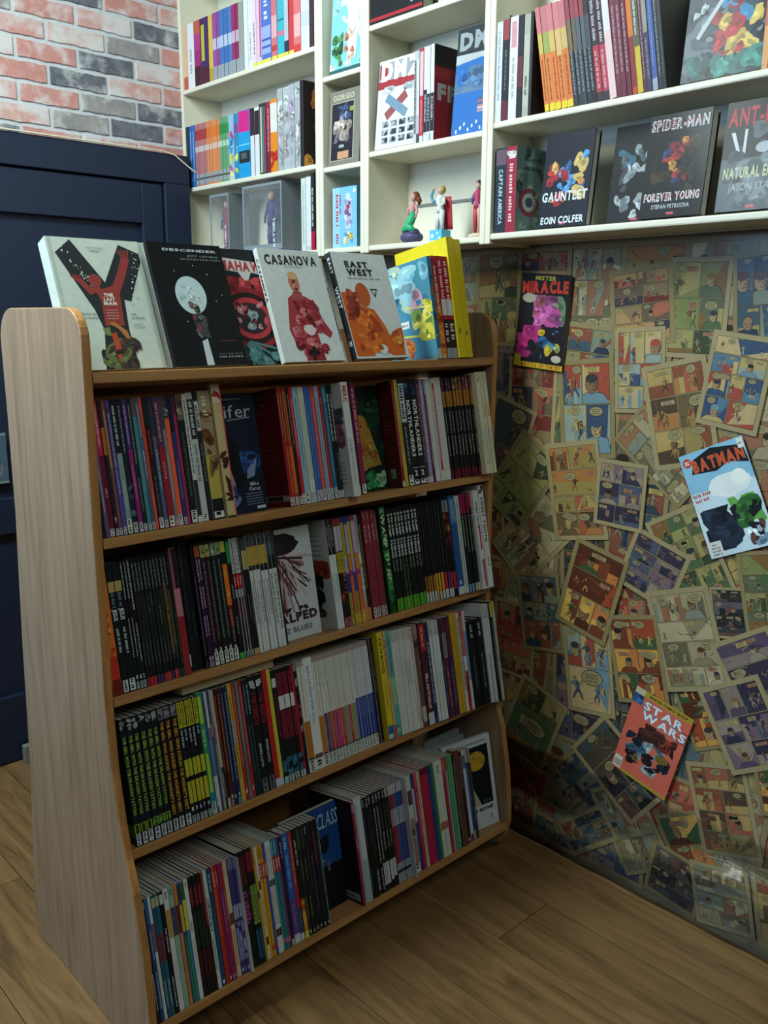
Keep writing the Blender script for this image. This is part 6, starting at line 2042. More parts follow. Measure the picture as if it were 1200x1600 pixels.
UG = 'books on the cream wall units'
run_books("""2.9767
2.9506 205 8fc0aa D:130 b:.0:.3:a8c8b8 h:.0:.18:b84a3c:.4:.9
2.9227 205 d0a884 D:130 b:0:.2:b8503c
2.8783 205 cfd2d4 D:130 t:.2:.6:8a9094:.3
2.8369 205 8f2c64 D:130 b:.55:.8:a03c78 b:.8:1:b0583c b:0:.3:3c2024
2.7882 205 3f2c58 D:130 h:.35:.9:b0a83c:.1:.5 b:.0:.25:4a2030
2.7623 205 c8a848 D:130 b:0:.2:b08c38
2.7367 205 8a4c88 D:130 b:.0:.2:8a9498 b:.45:.62:b0a8c0
2.7172 205 7c4480 D:130 b:.0:.2:8a9498 b:.45:.62:b0a8c0
2.6941 205 3f6aa4 D:130 b:.0:.2:8a9498 b:.45:.62:a8b4c8
2.6712 205 3a66a0 D:130 b:.0:.2:8a9498 b:.45:.62:a8b4c8
2.6486 205 466ea8 D:130 b:.0:.2:8a9498 b:.45:.62:a8b4c8
2.6262 205 8c2c58 D:130 b:.0:.2:8a9498 b:.45:.62:b8a0b0
2.6077 205 7c2850 D:130 b:.0:.2:8a9498 b:.45:.62:b8a0b0
2.5786 205 8c9088 D:130 b:.0:.2:8a9498
2.5569 208 cfd3d6 D:130
2.5320 208 c9cdd4 D:130 t:.1:.5:8a94a4:.3
2.5109 208 d4bcc8 D:130 b:0:.05:d0cc4c t:.15:.6:3c3c44:.3
2.4831 208 c8b0c4 D:130 b:0:.05:d0cc4c h:.1:.9:b8486c:.6:.9
2.4320 208 4c68b0 D:130 b:0:.05:d0cc4c b:.12:.5:8a9cc8 b:.2:.23:34509c b:.3:.33:34509c t:.55:.9:c0ccdc:.4
2.4020 208 b86a70 D:130 b:0:.05:d0cc4c b:.12:.2:b03c40 b:.3:.6:c89ca0
2.3660 208 3aa0b0 D:130 b:0:.05:d0cc4c b:.3:.36:c06c80 b:.5:.52:1c5c6c
2.3434 208 2c3448 D:130 b:0:.05:d0cc4c b:.2:.8:a8acb4
2.3179 208 b83c40 D:130 b:0:.05:d0cc4c
2.2834 208 c86a6c D:130 b:.2:.5:d0a0a0 b:.0:.1:c03c40
2.2434 208 c4c8cc D:130 b:.3:.5:b4b8c0
2.2253 208 3a2c34 D:130
""", 0, 'upper row beside bricks', UG, wallplace(2.2775), 'manga_volume')
run_books("""2.9553
2.9334 205 1f2a34 D:130
2.9138 205 2a5a9c D:130 h:.1:.9:8ab0d0:.4:.6
2.8944 205 2f64a8 D:130 h:.1:.9:8ab0d0:.4:.6
2.8752 205 a06a6c D:130 b:.74:.9:983038 b:.55:.64:c0b0b0 b:.03:.19:8a9498 b:.1:.13:444c50
2.8562 205 a4686a D:130 b:.74:.9:9c343a b:.55:.64:c0b0b0 b:.03:.19:8a9498 b:.1:.13:444c50
2.8373 205 a86e6c D:130 b:.74:.9:9c343a b:.55:.64:c0b0b0 b:.03:.19:8a9498 b:.1:.13:444c50
2.8186 205 a46a68 D:130 b:.74:.9:9c343a b:.55:.64:c0b0b0 b:.03:.19:8a9498 b:.1:.13:444c50
2.8021 205 c87c50 D:130 b:.74:.9:cc6c2c b:.55:.64:c8b0a0 b:.03:.19:8a9498 b:.1:.13:444c50
2.7858 205 c87c50 D:130 b:.74:.9:cc6c2c b:.55:.64:c8b0a0 b:.03:.19:8a9498 b:.1:.13:444c50
2.7695 205 cc8050 D:130 b:.74:.9:d0702c b:.55:.64:c8b0a0 b:.03:.19:8a9498 b:.1:.13:444c50
2.7534 205 c87c50 D:130 b:.74:.9:cc6c2c b:.55:.64:c8b0a0 b:.03:.19:8a9498 b:.1:.13:444c50
2.7374 205 cc7c4c D:130 b:.74:.9:cc6c2c b:.55:.64:c8b0a0 b:.03:.19:8a9498 b:.1:.13:444c50
2.7195 205 5c9068 D:130 b:.74:.9:2c7c3c b:.55:.64:a8c0ac b:.03:.19:8a9498 b:.1:.13:444c50
2.7018 205 5c9068 D:130 b:.74:.9:2c7c3c b:.55:.64:a8c0ac b:.03:.19:8a9498 b:.1:.13:444c50
2.6823 205 64946c D:130 b:.74:.9:2f803f b:.55:.64:a8c0ac b:.03:.19:8a9498 b:.1:.13:444c50
2.6515 205 8aa8c4 D:130 o:.05:.95:c8c84c,b84a80,3c8ac0,d0d4d8:9 b:0:.05:b8bcb0
2.6249 205 2c7ca0 D:130 b:.7:.85:6c4c80 o:.1:.6:58a8c8,c0c84c:4
2.5579 208 1f8cc0 D:130 b:.68:.99:c0267c b:.22:.4:20282c t:.25:.37:4c5458:.6 b:.48:.5:70b8d8 n:with_magenta_top
2.5343 206 2a2028 D:130 b:.0:.6:c4c8cc b:.6:.95:3a2430
2.5074 206 c6cacc D:130 b:.6:.95:2c2428
2.4685 212 28343c D:130 h:.02:.95:c0b890:.2:.4 h:.02:.95:3c7c8c:.5:.65 h:.02:.95:a83c4c:.75:.9
2.4459 212 8c2c40 D:130 b:.0:.3:6a2430 t:.3:.9:c09aa0:.3
2.4082 214 cc7c24 D:130 b:.55:.95:c8c8c0 o:.05:.3:b03020,e0a02c:4
2.3796 240 9aa0a4 m:foil D:140 o:.05:.95:c8ccd0,8a9296,a8a0a8:8 n:wrapped_in_silver
2.3497 240 a4a8ac m:foil D:140 o:.05:.95:c8ccd0,94908f,9aa0a6:8 n:wrapped_in_silver
2.3203 242 9ca0a8 m:foil D:140 o:.05:.95:d0d4d8,9a90a4,8a8e94:8 n:wrapped_in_silver
2.2929 244 9a9ea2 m:foil D:140 o:.05:.95:c8ccd0,8c9094,b0b4b8:8 n:wrapped_in_silver
2.2739 244 26242a D:150 F:orange_dark_front n:with_orange_blotched_cover_showing
""", 0, 'middle row beside bricks', UG, wallplace(1.9515), 'manga_volume')
run_books("""2.2942
2.2716 214 bcc4c2 D:150 t:.1:.9:8a9494:.2
2.2460 216 c4cac8 D:150 b:.0:.05:a8b0b0
2.2270 226 20262a D:150 b:0:.24:a01c34 t:.3:.8:b8b4b0:.4 F:redblack_front n:with_red_foot
""", 0, 'run right of clear toy boxes', UG, wallplace(1.7035))
run_books("""1.8038
1.7929 226 b0b4b4 D:120 b:.1:.9:8a9090 t:.1:.9:2c3034:.5
1.7821 226 a8aaac D:120 b:.3:.9:c0c4c4 b:0:.1:3c4044
1.7678 228 b42c40 D:120 b:.5:.97:c8a8ac t:.1:.45:d8b0b4:.3 b:0:.07:c0c4c8
1.7548 230 c4c8cc D:120 b:.1:.55:20262c t:.2:.5:c0c4c8:.4 b:.07:.1:a8b0b4
1.7430 230 c4c8cc D:120 b:.1:.5:20262c t:.2:.46:c0c4c8:.4 b:0:.07:b4bcc0
1.7290 232 c6cace D:120 b:.1:.5:20262c t:.2:.46:c0c4c8:.4 b:0:.07:b4bcc0 F:red_front n:with_red_front_cover_showing
""", 0, 'white run beside blue flag cover', UG, wallplace(1.9555))
run_books("""1.5221
1.5019 222 c0c8d0 D:135 t:.2:.9:8a98a8:.3
1.4820 224 22262c D:135 b:.0:.2:5c2430 t:.3:.7:6a7074:.3 b:.8:1:8a3c44
1.4565 226 c9c6c8 D:135 h:.7:.95:c08a94:.2:.8 t:.2:.6:9aa0a4:.3
1.4391 224 25242a D:135 b:.3:.6:5c2c34
1.4200 222 9a9c90 D:135 b:.1:.8:a8a89c t:.2:.4:4c4c48:.4
1.4105 224 191d22 D:135 t:.2:.8:5c6468:.3
""", 0, 'upright run, wide unit upper left', UG, wallplace(1.968))
run_books("""1.3696
1.3560 232 c8743c D:135 l:-10.5 b:0:.07:d0b82c b:.55:.75:b0a458 b:.75:1:b87078 t:.1:.5:8a4a24:.3
1.3388 232 c4783c D:135 l:-10.5 b:0:.07:d0b82c b:.55:.75:8a9454 b:.75:1:b06a70 t:.1:.5:8a4a24:.3
1.3219 232 cc703c D:135 l:-10.5 b:0:.07:d0b82c b:.55:.75:b8a060 b:.75:1:b87078 t:.1:.5:8a4a24:.3
1.3051 232 c8743c D:135 l:-10.5 b:0:.07:d0b82c b:.5:.75:c0a068 b:.75:1:b87078 t:.1:.5:8a4a24:.3
1.2877 232 c06c38 D:135 l:-10.5 b:0:.07:d0b82c b:.55:.75:b49c60 b:.75:1:b06a70 t:.1:.5:8a4a24:.3
1.2757 234 30363c D:135 l:-10.5 b:.5:.8:6a5c48 b:.8:1:8a3c48 t:.1:.5:8a9094:.4
1.2637 234 2c3438 D:135 l:-10.5 b:.5:.8:5c5448 b:.8:1:8a3c48 t:.1:.5:8a9094:.4
1.2519 234 343a40 D:135 l:-10.5 b:.5:.8:50545c b:.8:1:943c48 t:.1:.5:8a9094:.4
1.2401 234 282e34 D:135 l:-10.5 b:.5:.8:50545c b:.8:1:8a3c48 t:.1:.5:8a9094:.4
1.2268 234 20262a D:135 l:-10.5 b:.5:.8:3c444c t:.1:.5:8a9094:.4
1.2103 236 9c3440 D:135 l:-10.5 b:0:.08:2c3034 b:.5:1:24262c t:.52:.9:a8aaac:.5 t:.1:.45:d0a0a4:.4
1.1941 236 a4384a D:135 l:-10.5 b:0:.08:2c3034 b:.5:1:24262c t:.52:.9:a8aaac:.5 t:.1:.45:d0a0a4:.4
1.1764 236 d0b4b4 D:135 l:-10.5 b:.6:1:c8c4c4
1.1637 236 5c2434 D:135 l:-10 b:.1:.9:6a2c3c t:.2:.8:b08a94:.4
1.1511 236 64283a D:135 l:-10 t:.2:.8:b08a94:.4 b:.9:1:8a3040
1.1386 236 5c2030 D:135 l:-10 t:.2:.8:b08a94:.4
1.1248 236 7c2c2c D:135 l:-10 b:.5:.9:c06a2c b:0:.06:b04030
1.1110 238 b8a434 D:135 l:-10 b:.4:.9:4c5048 t:.5:.85:c0c4b8:.4
1.1019 238 4c2438 D:135 l:-10 t:.1:.9:a08a98:.4
1.0899 238 3c3048 D:135 l:-10 b:.5:.9:8a8478 t:.1:.45:8a8498:.4
1.0765 238 3c5490 D:135 l:-10 b:.0:.1:8a94a4 t:.2:.9:7c90bc:.3
1.0662 238 20242c D:135 l:-10 t:.1:.9:8a9094:.4
1.0575 238 191c20 D:135 l:-10 t:.1:.8:6a7074:.3
""", 0, 'leaning run, wide unit upper shelf', UG, wallplace(1.968))
run_books("""1.5134
1.4785 198 1f2a36 D:120 T:.1:.75:a8b8c4:CAPTAIN_AMERICA:.36 b:.8:.98:5c4c58 n:with_pale_vertical_lettering
1.4463 198 8c2436 D:120 t:.1:.8:d0b0b4:.36 o:.86:.95:c8c0c0:2 F:shield_front n:with_grey-green_cover_showing
""", 0, 'pair at wide unit lower left', UG, wallplace(1.708))


def put_wface(b, y, z, sb, t, tilt=R(7), turn=0.0):
    """face-out on the wall units: front board towards the room"""
    m = Matrix.Translation((1.775, y, z + 0.0006)) @ Matrix.Rotation(R(-90), 4, 'Z') @ Matrix.Translation((0, sb + t, 0)) @ Matrix.Rotation(turn, 4, 'Z') @ Matrix.Rotation(-tilt, 4, 'X') @ Matrix.Rotation(R(-90), 4, 'Z')
    b.matrix_world = m


def blob_cover(w, h, seed, bgc, cols, n, lo=.05, hi=.16, box=(0, 0, 1, 1)):
    A = Art(w, h, seed)
    A.rect(0, 0, w, h, bgc, 1)
    A.blobs(w * box[0], h * box[1], w * box[2], h * box[3], cols, n, w * lo, w * hi, 2)
    return A


# narrow unit
w, h = 0.138, 0.24
A = blob_cover(w, h, 81, '79b8c4', ['b8d4d4', 'd0d8d4', '8ac4cc', '4c8a70'], 16)
A.blobs(w * .05, h * .05, w * .4, h * .5, ['3c6a44', '548a50', '2c4c34'], 9, w * .06, w * .14, 4)
A.poly([(w * .5, h), (w * .95, h), (w * .8, h * .15), (w * .55, h * .15)], 'd8d8d4', 4)
A.blobs(w * .45, h * .1, w * .8, h * .5, ['a86a4c', 'c08a68', 'd0b0a0'], 7, w * .05, w * .1, 6)
A.rect(0, 0, w, h * .06, '2c5a5c', 7)
b = faceout(0.008, h, w, '79b8c4', A, 'pale turquoise cover standing face-out in narrow unit\'s top bay', False, None, UG)
put_wface(b, 2.168, 2.185, 0.02, 0.008, R(4))
w, h = 0.138, 0.205
A = Art(w, h, 82)
A.rect(0, 0, w, h, '77746a', 1)
A.text('GORGO', w * .45, h * .91, h * .07, 'b4b098', w * .68, 0, 1, 4)
A.rect(w * .06, h * .06, w * .80, h * .84, 'a8a48c', 2)
A.rect(w * .08, h * .07, w * .78, h * .83, '23242c', 3)
A.blobs(w * .14, h * .3, w * .74, h * .6, ['a89c90', 'c0b4a8', '6a6470', '8a7c74'], 14, w * .06, w * .15, 4)
A.blobs(w * .25, h * .6, w * .7, h * .82, ['3c4a70', '5c6a90', '8a8ca0'], 9, w * .04, w * .09, 4)
A.rect(w * .30, h * .08, w * .66, h * .18, 'b88a6c', 6)
A.rect(w * .34, h * .23, w * .5, h * .27, '9aa0a4', 6)
A.rect(w * .66, h * .70, w * .78, h * .76, '8a8c50', 6)
b = faceout(0.028, h, w, '6a675e', A, 'grey hardback with a framed dark picture in the narrow unit\'s middle bay', True, None, UG)
put_wface(b, 2.168, 1.936, 0.012, 0.028, R(3))
w, h, t = 0.110, 0.172, 0.05
box = empty('toy_box')
g = Geo()
g.box((0, 0, 0), (w, t, h), hx('5ea0c4'))
A = Art(w, h, 83)
A.rect(0, 0, w, h, '74b0d0', 1)
A.rect(0, 0, w * .30, h, '8ebcd4', 2)
A.scrib(w * .2, h * .62, h * .55, w * .12, 'a83a48', -math.pi / 2, 4)
A.scrib(w * .32, h * .70, h * .36, w * .08, 'a83a48', -math.pi / 2, 4)
A.scrib(w * .2, h * .14, h * .2, w * .12, 'a83a48', -math.pi / 2, 4)
A.ell(w * .64, h * .84, w * .10, h * .06, 'c0c8d0', 4)
A.poly([(w * .52, h * .78), (w * .78, h * .78), (w * .84, h * .5), (w * .72, h * .3), (w * .56, h * .3), (w * .46, h * .52)], 'a8acc0', 4)
A.blobs(w * .5, h * .3, w * .82, h * .8, ['8a8ca8', 'c8ccd4', '9c4c68', '5c6090'], 14, w * .04, w * .09, 5)
A.blobs(w * .42, h * .06, w * .85, h * .28, ['c0a84c', 'd0c890', '5c88b0', 'c8ccd0'], 12, w * .04, w * .09, 4)
A.ell(w * .9, h * .93, w * .06, h * .035, 'd0e0ec', 4)
g.art(A, lambda u, v, k: (u, -k - .0001, v))
g.build('carton', 'print', box)
g = Geo()
g.box((0.004, -0.0006, h + .0002), (w - .004, t - 0.002, h + .0012), hx('4a90b8'))
g.build('lid_flap', 'print', box)
on_wall_shelf(box, 2.158, 1.7035, 0.02, 0, 0)
tag(box, 'sky blue toy carton with a pale figure print, narrow unit\'s bottom bay', 'box')

# toy boxes with clear windows in the bottom left bay
def figure(root, x, y, z0, hgt, skin, suit, accent, hair, name='toy_figure'):
    """small generic posed figure: body one mesh, hair another"""
    g = Geo()
    s = hgt
    for sx in (-1, 1):
        g.tube([(x + sx * .03 * s, y, z0 + .47 * s), (x + sx * .06 * s, y - .01 * s, z0 + .25 * s), (x + sx * .07 * s, y, z0 + .02 * s)], [.055 * s, .045 * s, .03 * s], hx(suit), 8)
        g.tube([(x + sx * .09 * s, y, z0 + .78 * s), (x + sx * .16 * s, y - .01 * s, z0 + .62 * s), (x + sx * .17 * s, y - .03 * s, z0 + .48 * s)], [.035 * s, .028 * s, .02 * s], hx(accent), 8)
    g.tube([(x, y, z0 + .44 * s), (x, y, z0 + .55 * s), (x, y, z0 + .62 * s), (x, y, z0 + .75 * s), (x, y, z0 + .81 * s), (x, y, z0 + .85 * s)], [.085 * s, .075 * s, .06 * s, .095 * s, .07 * s, .025 * s], hx(suit), 10)
    g.ball((x, y - .005 * s, z0 + .92 * s), (.055 * s, .06 * s, .075 * s), hx(skin), 10, 8)
    body = g.build(name, 'print', root, True)
    k = Geo()
    k.ball((x, y + .012 * s, z0 + .94 * s), (.062 * s, .062 * s, .072 * s), hx(hair), 10, 8)
    k.build('figure_hair', 'print', body, True)


def clear_box(w, h, t, word, y, sb, label, suit, accent, hair, basecol, x0=0.03):
    root = empty('toy_window_box')
    g = Geo()
    g.box((0, t - .002, 0.012), (w, t, h), hx('4c5864'))
    g.box((w - .0015, 0.001, .012), (w, t - .002, h), hx('6c7478'))
    A = Art(w, h, 85)
    A.blobs(w * .05, h * .3, w * .95, h * .95, ['3c4c60', '2c3448', '4c5868', '24283c'], 14, w * .08, w * .2, 2)
    g.art(A, lambda u, v, k: (u, t - .0022 - k, v))
    g.build('backing_card', 'print', root)
    g = Geo()
    g.box((0, 0, 0), (w, t, .012), hx(basecol))
    A = Art(w, .012, 86)
    A.scrib(w * .2, .006, w * .2, .005, 'b0b8c8', 0, 2)
    g.art(A, lambda u, v, k: (u, -k - .0001, v))
    g.build('base_tray', 'print', root)
    g = Geo()
    e = .0012
    fr = hx('7c868c')
    for a, c in (((0, 0, .0125), (.008, e, h)), ((w - .006, 0, .0125), (w, e, h)), ((.008, 0, h - .008), (w - .006, e, h)), ((.008, 0, .0125), (w - .006, e, .03))):
        g.box(a, c, fr)
    A = Art(w, h, 87)
    A.text(word, w * .80, h * .30, .012, 'c4ccd0', h * .42, math.pi / 2, 1, 3)
    A.text('ICONS', w * .22, .0215, .012, '8a949c', w * .36, 0, 1, 3)
    g.art(A, lambda u, v, k: (u, -k - .0001, v))
    g.build('frame', 'print', root)
    g = Geo()
    g.box((.0082, .0003, .0302), (w - .0062, .0008, h - .0082), hx('c0c8d0'))
    g.box((0, .0014, h - .0008), (w - .0018, t - .0022, h), hx('c0c8d0'))
    g.box((0, .0014, .0125), (.0006, t - .0022, h - .001), hx('c0c8d0'))
    g.build('clear_window', 'clear', root)
    figure(root, w * .46, t * .42, .0125, h * .86, 'b08a78', suit, accent, hair)
    on_wall_shelf(root, y, 1.7035, sb)
    tag(root, label, 'toy box', 'clear window toy boxes')
    return root


clear_box(0.118, 0.212, 0.085, 'ATOMICA', 2.8233, 0.012, 'smaller clear window toy box with blue-grey card, beside the unit\'s left side', '7c2c38', '4c5c74', '2c1c1c', '1f5aa0')
clear_box(0.218, 0.220, 0.110, 'BATGIRL', 2.6150, 0.008, 'larger clear window toy box with purple tray and dark purple figure', '2a2258', '3a2c68', 'b08a24', '3c2c80')

# middle unit: two face-out books and the upper bay
w, h = 0.168, 0.232
A = Art(w, h, 91)
A.rect(0, 0, w, h, 'c6cbcc', 1)
A.rect(0, h * .78, w, h * .97, '8c949a', 2)
A.text('DMZ', w * .52, h * .875, h * .19, 'dcdedc', w * .92, 0, 2, 4)
A.rect(w * .02, h * .80, w * .2, h * .95, '9c2c34', 3)
A.rect(0, h * .68, w, h * .775, '943038', 2)
A.blobs(0, h * .62, w, h * .70, ['8a9498', '5c646c', 'b0b4b4'], 9, w * .06, w * .12, 3)
A.line((w * .22, h * .36), (w * .68, h * .58), w * .14, '8a4c4c', 4)
A.line((w * .22, h * .58), (w * .70, h * .36), w * .14, '6a8498', 5)
for i in range(4):
    for j in range(3):
        A.rect(w * (.15 + .2 * i), h * (.06 + .09 * j), w * (.30 + .2 * i), h * (.125 + .09 * j), ['5c6474', '7c848a', '4c5058', '6a7078'][(i + j) % 4], 4)
        A.blobs(w * (.15 + .2 * i), h * (.06 + .09 * j), w * (.30 + .2 * i), h * (.125 + .09 * j), ['2c3038', '9aa0a4'], 3, w * .02, w * .05, 5)
b = faceout(0.014, h, w, 'b8bec0', A, 'white face-out cover with a crossed X of tape and small photo grid', False, None, UG)
put_wface(b, 1.9589, 1.9555, 0.008, 0.014, R(5))
w, h = 0.168, 0.262
A = Art(w, h, 92)
A.rect(0, 0, w, h, '2c64a8', 1)
A.rect(0, h * .74, w, h, '2a3034', 2)
A.text('DMZ', w * .5, h * .88, h * .15, '8a9498', w * .9, 0, 2, 4)
A.poly([(0, h * .76), (w, h * .74), (w, h * .66), (w * .5, h * .70), (0, h * .67)], 'a8aeb0', 3)
A.poly([(0, h * .50), (w * .4, h * .55), (w, h * .52), (w, h * .40), (0, h * .40)], '5c7490', 3)
A.blobs(0, h * .42, w, h * .66, ['2c60a0', '3a70b0', '4c6c90'], 8, w * .08, w * .2, 4)
A.rect(w * .5, h * .20, w * .76, h * .33, 'a8acb0', 5)
A.rect(w * .5, h * .26, w * .62, h * .33, '4c5c80', 6)
for k in range(3):
    A.rect(w * .5, h * (.21 + .04 * k), w * .76, h * (.225 + .04 * k), 'a86a70', 6)
for k in range(11):
    A.ell(w * (.1 + .08 * k), h * (.05 + .03 * ((k * 7) % 3)), w * .02, h * .02, 'c8ccd0', 5, 7, .3)
b = faceout(0.014, h, w, '23507c', A, 'bright blue face-out cover with a small flag under dark title', False, None, UG)
put_wface(b, 1.6889, 1.9555, 0.030, 0.014, R(5))
w, h = 0.20, 0.27
A = blob_cover(w, h, 93, '1b1d20', ['8a9498', '4c5458', '2c3034', 'b0b8b8'], 14, .04, .12)
A.rect(0, h * .02, w, h * .05, 'a02a34', 5)
sp = Art(0.045, h, 94)
sp.rect(.0002, .0005, .0448, h - .0005, 'a8202c', 1)
b = faceout(0.045, h, w, '191b1e', A, 'thick black book with red spine in the middle unit\'s upper bay', True, sp, UG)
put_wface(b, 1.9731, 2.280, 0.004, 0.045, R(0))
b = make_book(0.020, 0.26, 0.10, '8cc488', spine_art(0.02, .26, ['b:0:.1:a8d4a0', 't:.2:.8:4c7c4c:.4'], 3))
on_wall_shelf(b, 1.7245, 2.280, 0.012)
tag(b, 'pale green spine right of the thick black and red book', 'book', UG)
b = make_book(0.024, 0.25, 0.10, 'b0c8ac', spine_art(0.024, .25, ['b:0:.1:d0d8c8', 't:.2:.8:6a7c6a:.4'], 3))
on_wall_shelf(b, 1.6990, 2.280, 0.012)
tag(b, 'pale sage spine, second right of the thick black and red book', 'book', UG)

# wide unit, upper shelf: hanging face-out and spines at the far right
w, h = 0.178, 0.272
A = blob_cover(w, h, 95, '2c343e', ['3c4650', '2c343c', '5c646a', '1c2430'], 30, .08, .2)
A.blobs(w * .3, h * .35, w * .85, h * .95, ['2c5c88', '1c3c60', '8c2430', '3c78a0'], 16, w * .05, w * .12, 4)
A.blobs(w * .35, h * .12, w * .9, h * .45, ['b09448', 'c8b060', '8c2430', 'a02c34'], 14, w * .05, w * .11, 5)
A.line((w * .15, h * .3), (w * .55, h * .68), w * .05, 'a8b0b4', 6)
A.blobs(0, 0, w, h * .18, ['2c6058', '3c7c70', '24443c'], 12, w * .06, w * .15, 6)
A.blobs(w * .02, h * .35, w * .25, h * .55, ['9aa4a8', '20262c'], 8, w * .03, w * .06, 6)
b = faceout(0.012, h, w, '3c444c', A, 'grey comic album with blue, red and yellow shapes, wide unit\'s upper shelf', False, None, UG)
put_wface(b, 1.0286, 1.968, 0.006, 0.012, R(6))
b = make_book(0.012, 0.25, 0.12, 'b0502c', spine_art(0.012, .25, ['b:0:.3:c8884c', 't:.4:.9:e0c0a0:.4'], 4))
on_wall_shelf(b, 0.8597, 1.968, 0.006)
tag(b, 'rust spine at the photo\'s right edge on the wide unit', 'book', UG)
b = make_book(0.016, 0.255, 0.12, 'c0ccd0', spine_art(0.016, .255, ['t:.2:.9:6a8c98:.4'], 4))
on_wall_shelf(b, 0.8597 - 0.0135, 1.968, 0.006)
tag(b, 'pale grey spine right of the rust spine on the wide unit', 'book', UG)


# wide unit, lower shelf: hardback novels face-out
def novel(y, sb, seed, bgc, cols, words, label, w=0.140, h=0.212, t=0.024, tilt=R(7), extra=None, turn=0.0):
    A = Art(w, h, seed)
    A.rect(0, 0, w, h, bgc, 1)
    A.blobs(w * .08, h * .22, w * .92, h * .80, cols, 20, w * .05, w * .14, 2)
    if extra:
        extra(A, w, h)
    for s, u, v, hh, col, ww, bold in words:
        A.text(s, w * u, h * v, h * hh, col, w * ww, 0, bold, 7)
    A.rect(w * .45, h * .022, w * .57, h * .047, 'b8505c', 6)
    b = faceout(t, h, w, bgc, A, label, True, None, UG)
    put_wface(b, y, 1.708, sb, t, tilt, turn)
    return b


novel(1.3801, 0.010, 101, '0a1322', ['2c5a90', 'a83424', 'c8782c', '4c8ac0', '8c2028', 'b8a060'],
      [('GAUNTLET', .50, .33, .10, 'c4ccd0', .94, 1), ('EOIN COLFER', .5, .075, .075, 'c8d0d4', .9, 1)],
      'blue and orange hardback with white title, left of the dark face-out books', w=0.134)
novel(1.2145, 0.046, 102, '0f1214', ['4c5458', '7c868a', '2c5a6c', '9aa4a8', '3c3c40'],
      [('GIFT', .76, .68, .09, 'a8b0b4', .36, 1)], 'silvery black hardback in film, behind the hardback with outlined title', w=0.140,
      extra=lambda A, w, h: (A.poly([(w * .9, h * .38), (w, h * .62), (w, h * .36)], 'a02c50', 5), A.blobs(w * .1, h * .02, w * .8, h * .3, ['8a9498', 'a8b0b4', '5c6468'], 12, w * .04, w * .1, 4)))
novel(1.1051, 0.006, 103, '0a0b0d', ['17171a', '2a2418', '382c1c', '161a22'],
      [('SPIDER-MAN', .50, .90, .10, 'a8acb0', .92, 2), ('SPIDER-MAN', .50, .90, .085, '7a2430', .88, 0), ('FOREVER YOUNG', .50, .20, .075, 'c0c0c0', .90, 2), ('FOREVER YOUNG', .50, .20, .062, '8c2430', .87, 0), ('STEFAN PETRUCHA', .5, .105, .04, 'a8acb0', .62, 1)],
      'black hardback with outlined silver and red title in the middle', w=0.142, t=0.030,
      extra=lambda A, w, h: (A.blobs(w * .28, h * .32, w * .72, h * .76, ['8c2c2c', '6a2024', '2c3c6c', 'a87838'], 14, w * .04, w * .09, 5)))
novel(0.9318, 0.006, 104, '0e1012', ['4c5458', '30363a', '6a7478'],
      [('ANT-MAN', .52, .86, .16, '9c2430', .96, 1), ('NATURAL ENEMY', .52, .35, .10, 'b4b48c', .92, 1), ('JASON STARR', .52, .22, .07, 'a0a8ac', .72, 0)],
      'hardback with red upper title and pale grey lower half, rightmost', w=0.142, t=0.030,
      extra=lambda A, w, h: (A.rect(0, 0, w, h * .48, '4c565c', 2), A.blobs(0, 0, w, h * .46, ['5c666c', '6c767c', '3c464c'], 14, w * .06, w * .14, 3), A.rect(0, h * .70, w, h, '0c0d10', 3), A.poly([(w * .1, h * .72), (w * .16, h * .72), (w * .26, h * .54), (w * .2, h * .56)], 'b8bcc0', 6), A.poly([(w * .3, h * .74), (w * .34, h * .74), (w * .34, h * .52), (w * .3, h * .54)], 'b8bcc0', 6), A.ell(w * .6, h * .56, w * .12, h * .05, '9aa2a8', 6)))


# ---- figurines in the middle unit's lowest bay (local: x right, y into the shelf, z up)
def place_fig(o, y, sb):
    on_wall_shelf(o, y, 1.7035, sb)
    o.scale = (0.86, 0.86, 0.86)


fig = empty('mermaid_figurine')
g = Geo()
rk = hx('4a4668')
g.ball((0, 0, .020), (.042, .036, .021), rk, 12, 8)
g.ball((-.012, .004, .036), (.026, .024, .016), hx('5a5478'), 12, 8)
g.ball((.016, -.006, .034), (.020, .020, .014), hx('423e60'), 12, 8)
g.tube([(-.026, .01, .03), (-.034, .012, .05), (-.042, .012, .072)], [.012, .008, .001], hx('54507a'), 8)
g.build('rock_base', 'print', fig, True)
g = Geo()
tl = hx('2c9a6c')
g.tube([(.030, -.016, .040), (.018, -.020, .046), (-.004, -.018, .050), (.000, -.008, .068), (.006, -.002, .084), (.002, 0, .098)], [.004, .011, .015, .015, .0125, .009], tl, 10)
g.tube([(-.004, -.018, .050), (-.018, -.018, .044), (-.026, -.016, .036)], [.014, .009, .003], tl, 10)
g.build('tail', 'print', fig, True)
g = Geo()
sk = hx('c08a8a')
g.tube([(.002, 0, .094), (.002, 0, .100), (.004, 0, .116), (.006, 0, .124), (.008, 0, .132)], [.0085, .009, .0125, .009, .005], sk, 10)
g.tube([(.016, 0, .120), (.022, .002, .100), (.020, -.004, .078)], [.0045, .004, .003], sk, 8)
g.tube([(-.008, 0, .120), (-.014, -.004, .104), (-.006, -.010, .090)], [.0045, .004, .003], sk, 8)
g.ball((.010, -.002, .143), (.010, .011, .013), sk, 12, 8)
g.ball((.004, -.006, .112), (.006, .006, .005), hx('d0d0cc'), 8, 6)
body = g.build('torso', 'print', fig, True)
g = Geo()
hr = hx('6a3424')
g.ball((.013, .005, .147), (.014, .013, .015), hr, 12, 8)
g.tube([(.020, .006, .142), (.027, .008, .130), (.024, .008, .118)], [.010, .008, .002], hr, 8)
g.build('hair', 'print', body, True)
place_fig(fig, 1.8551, 0.055)
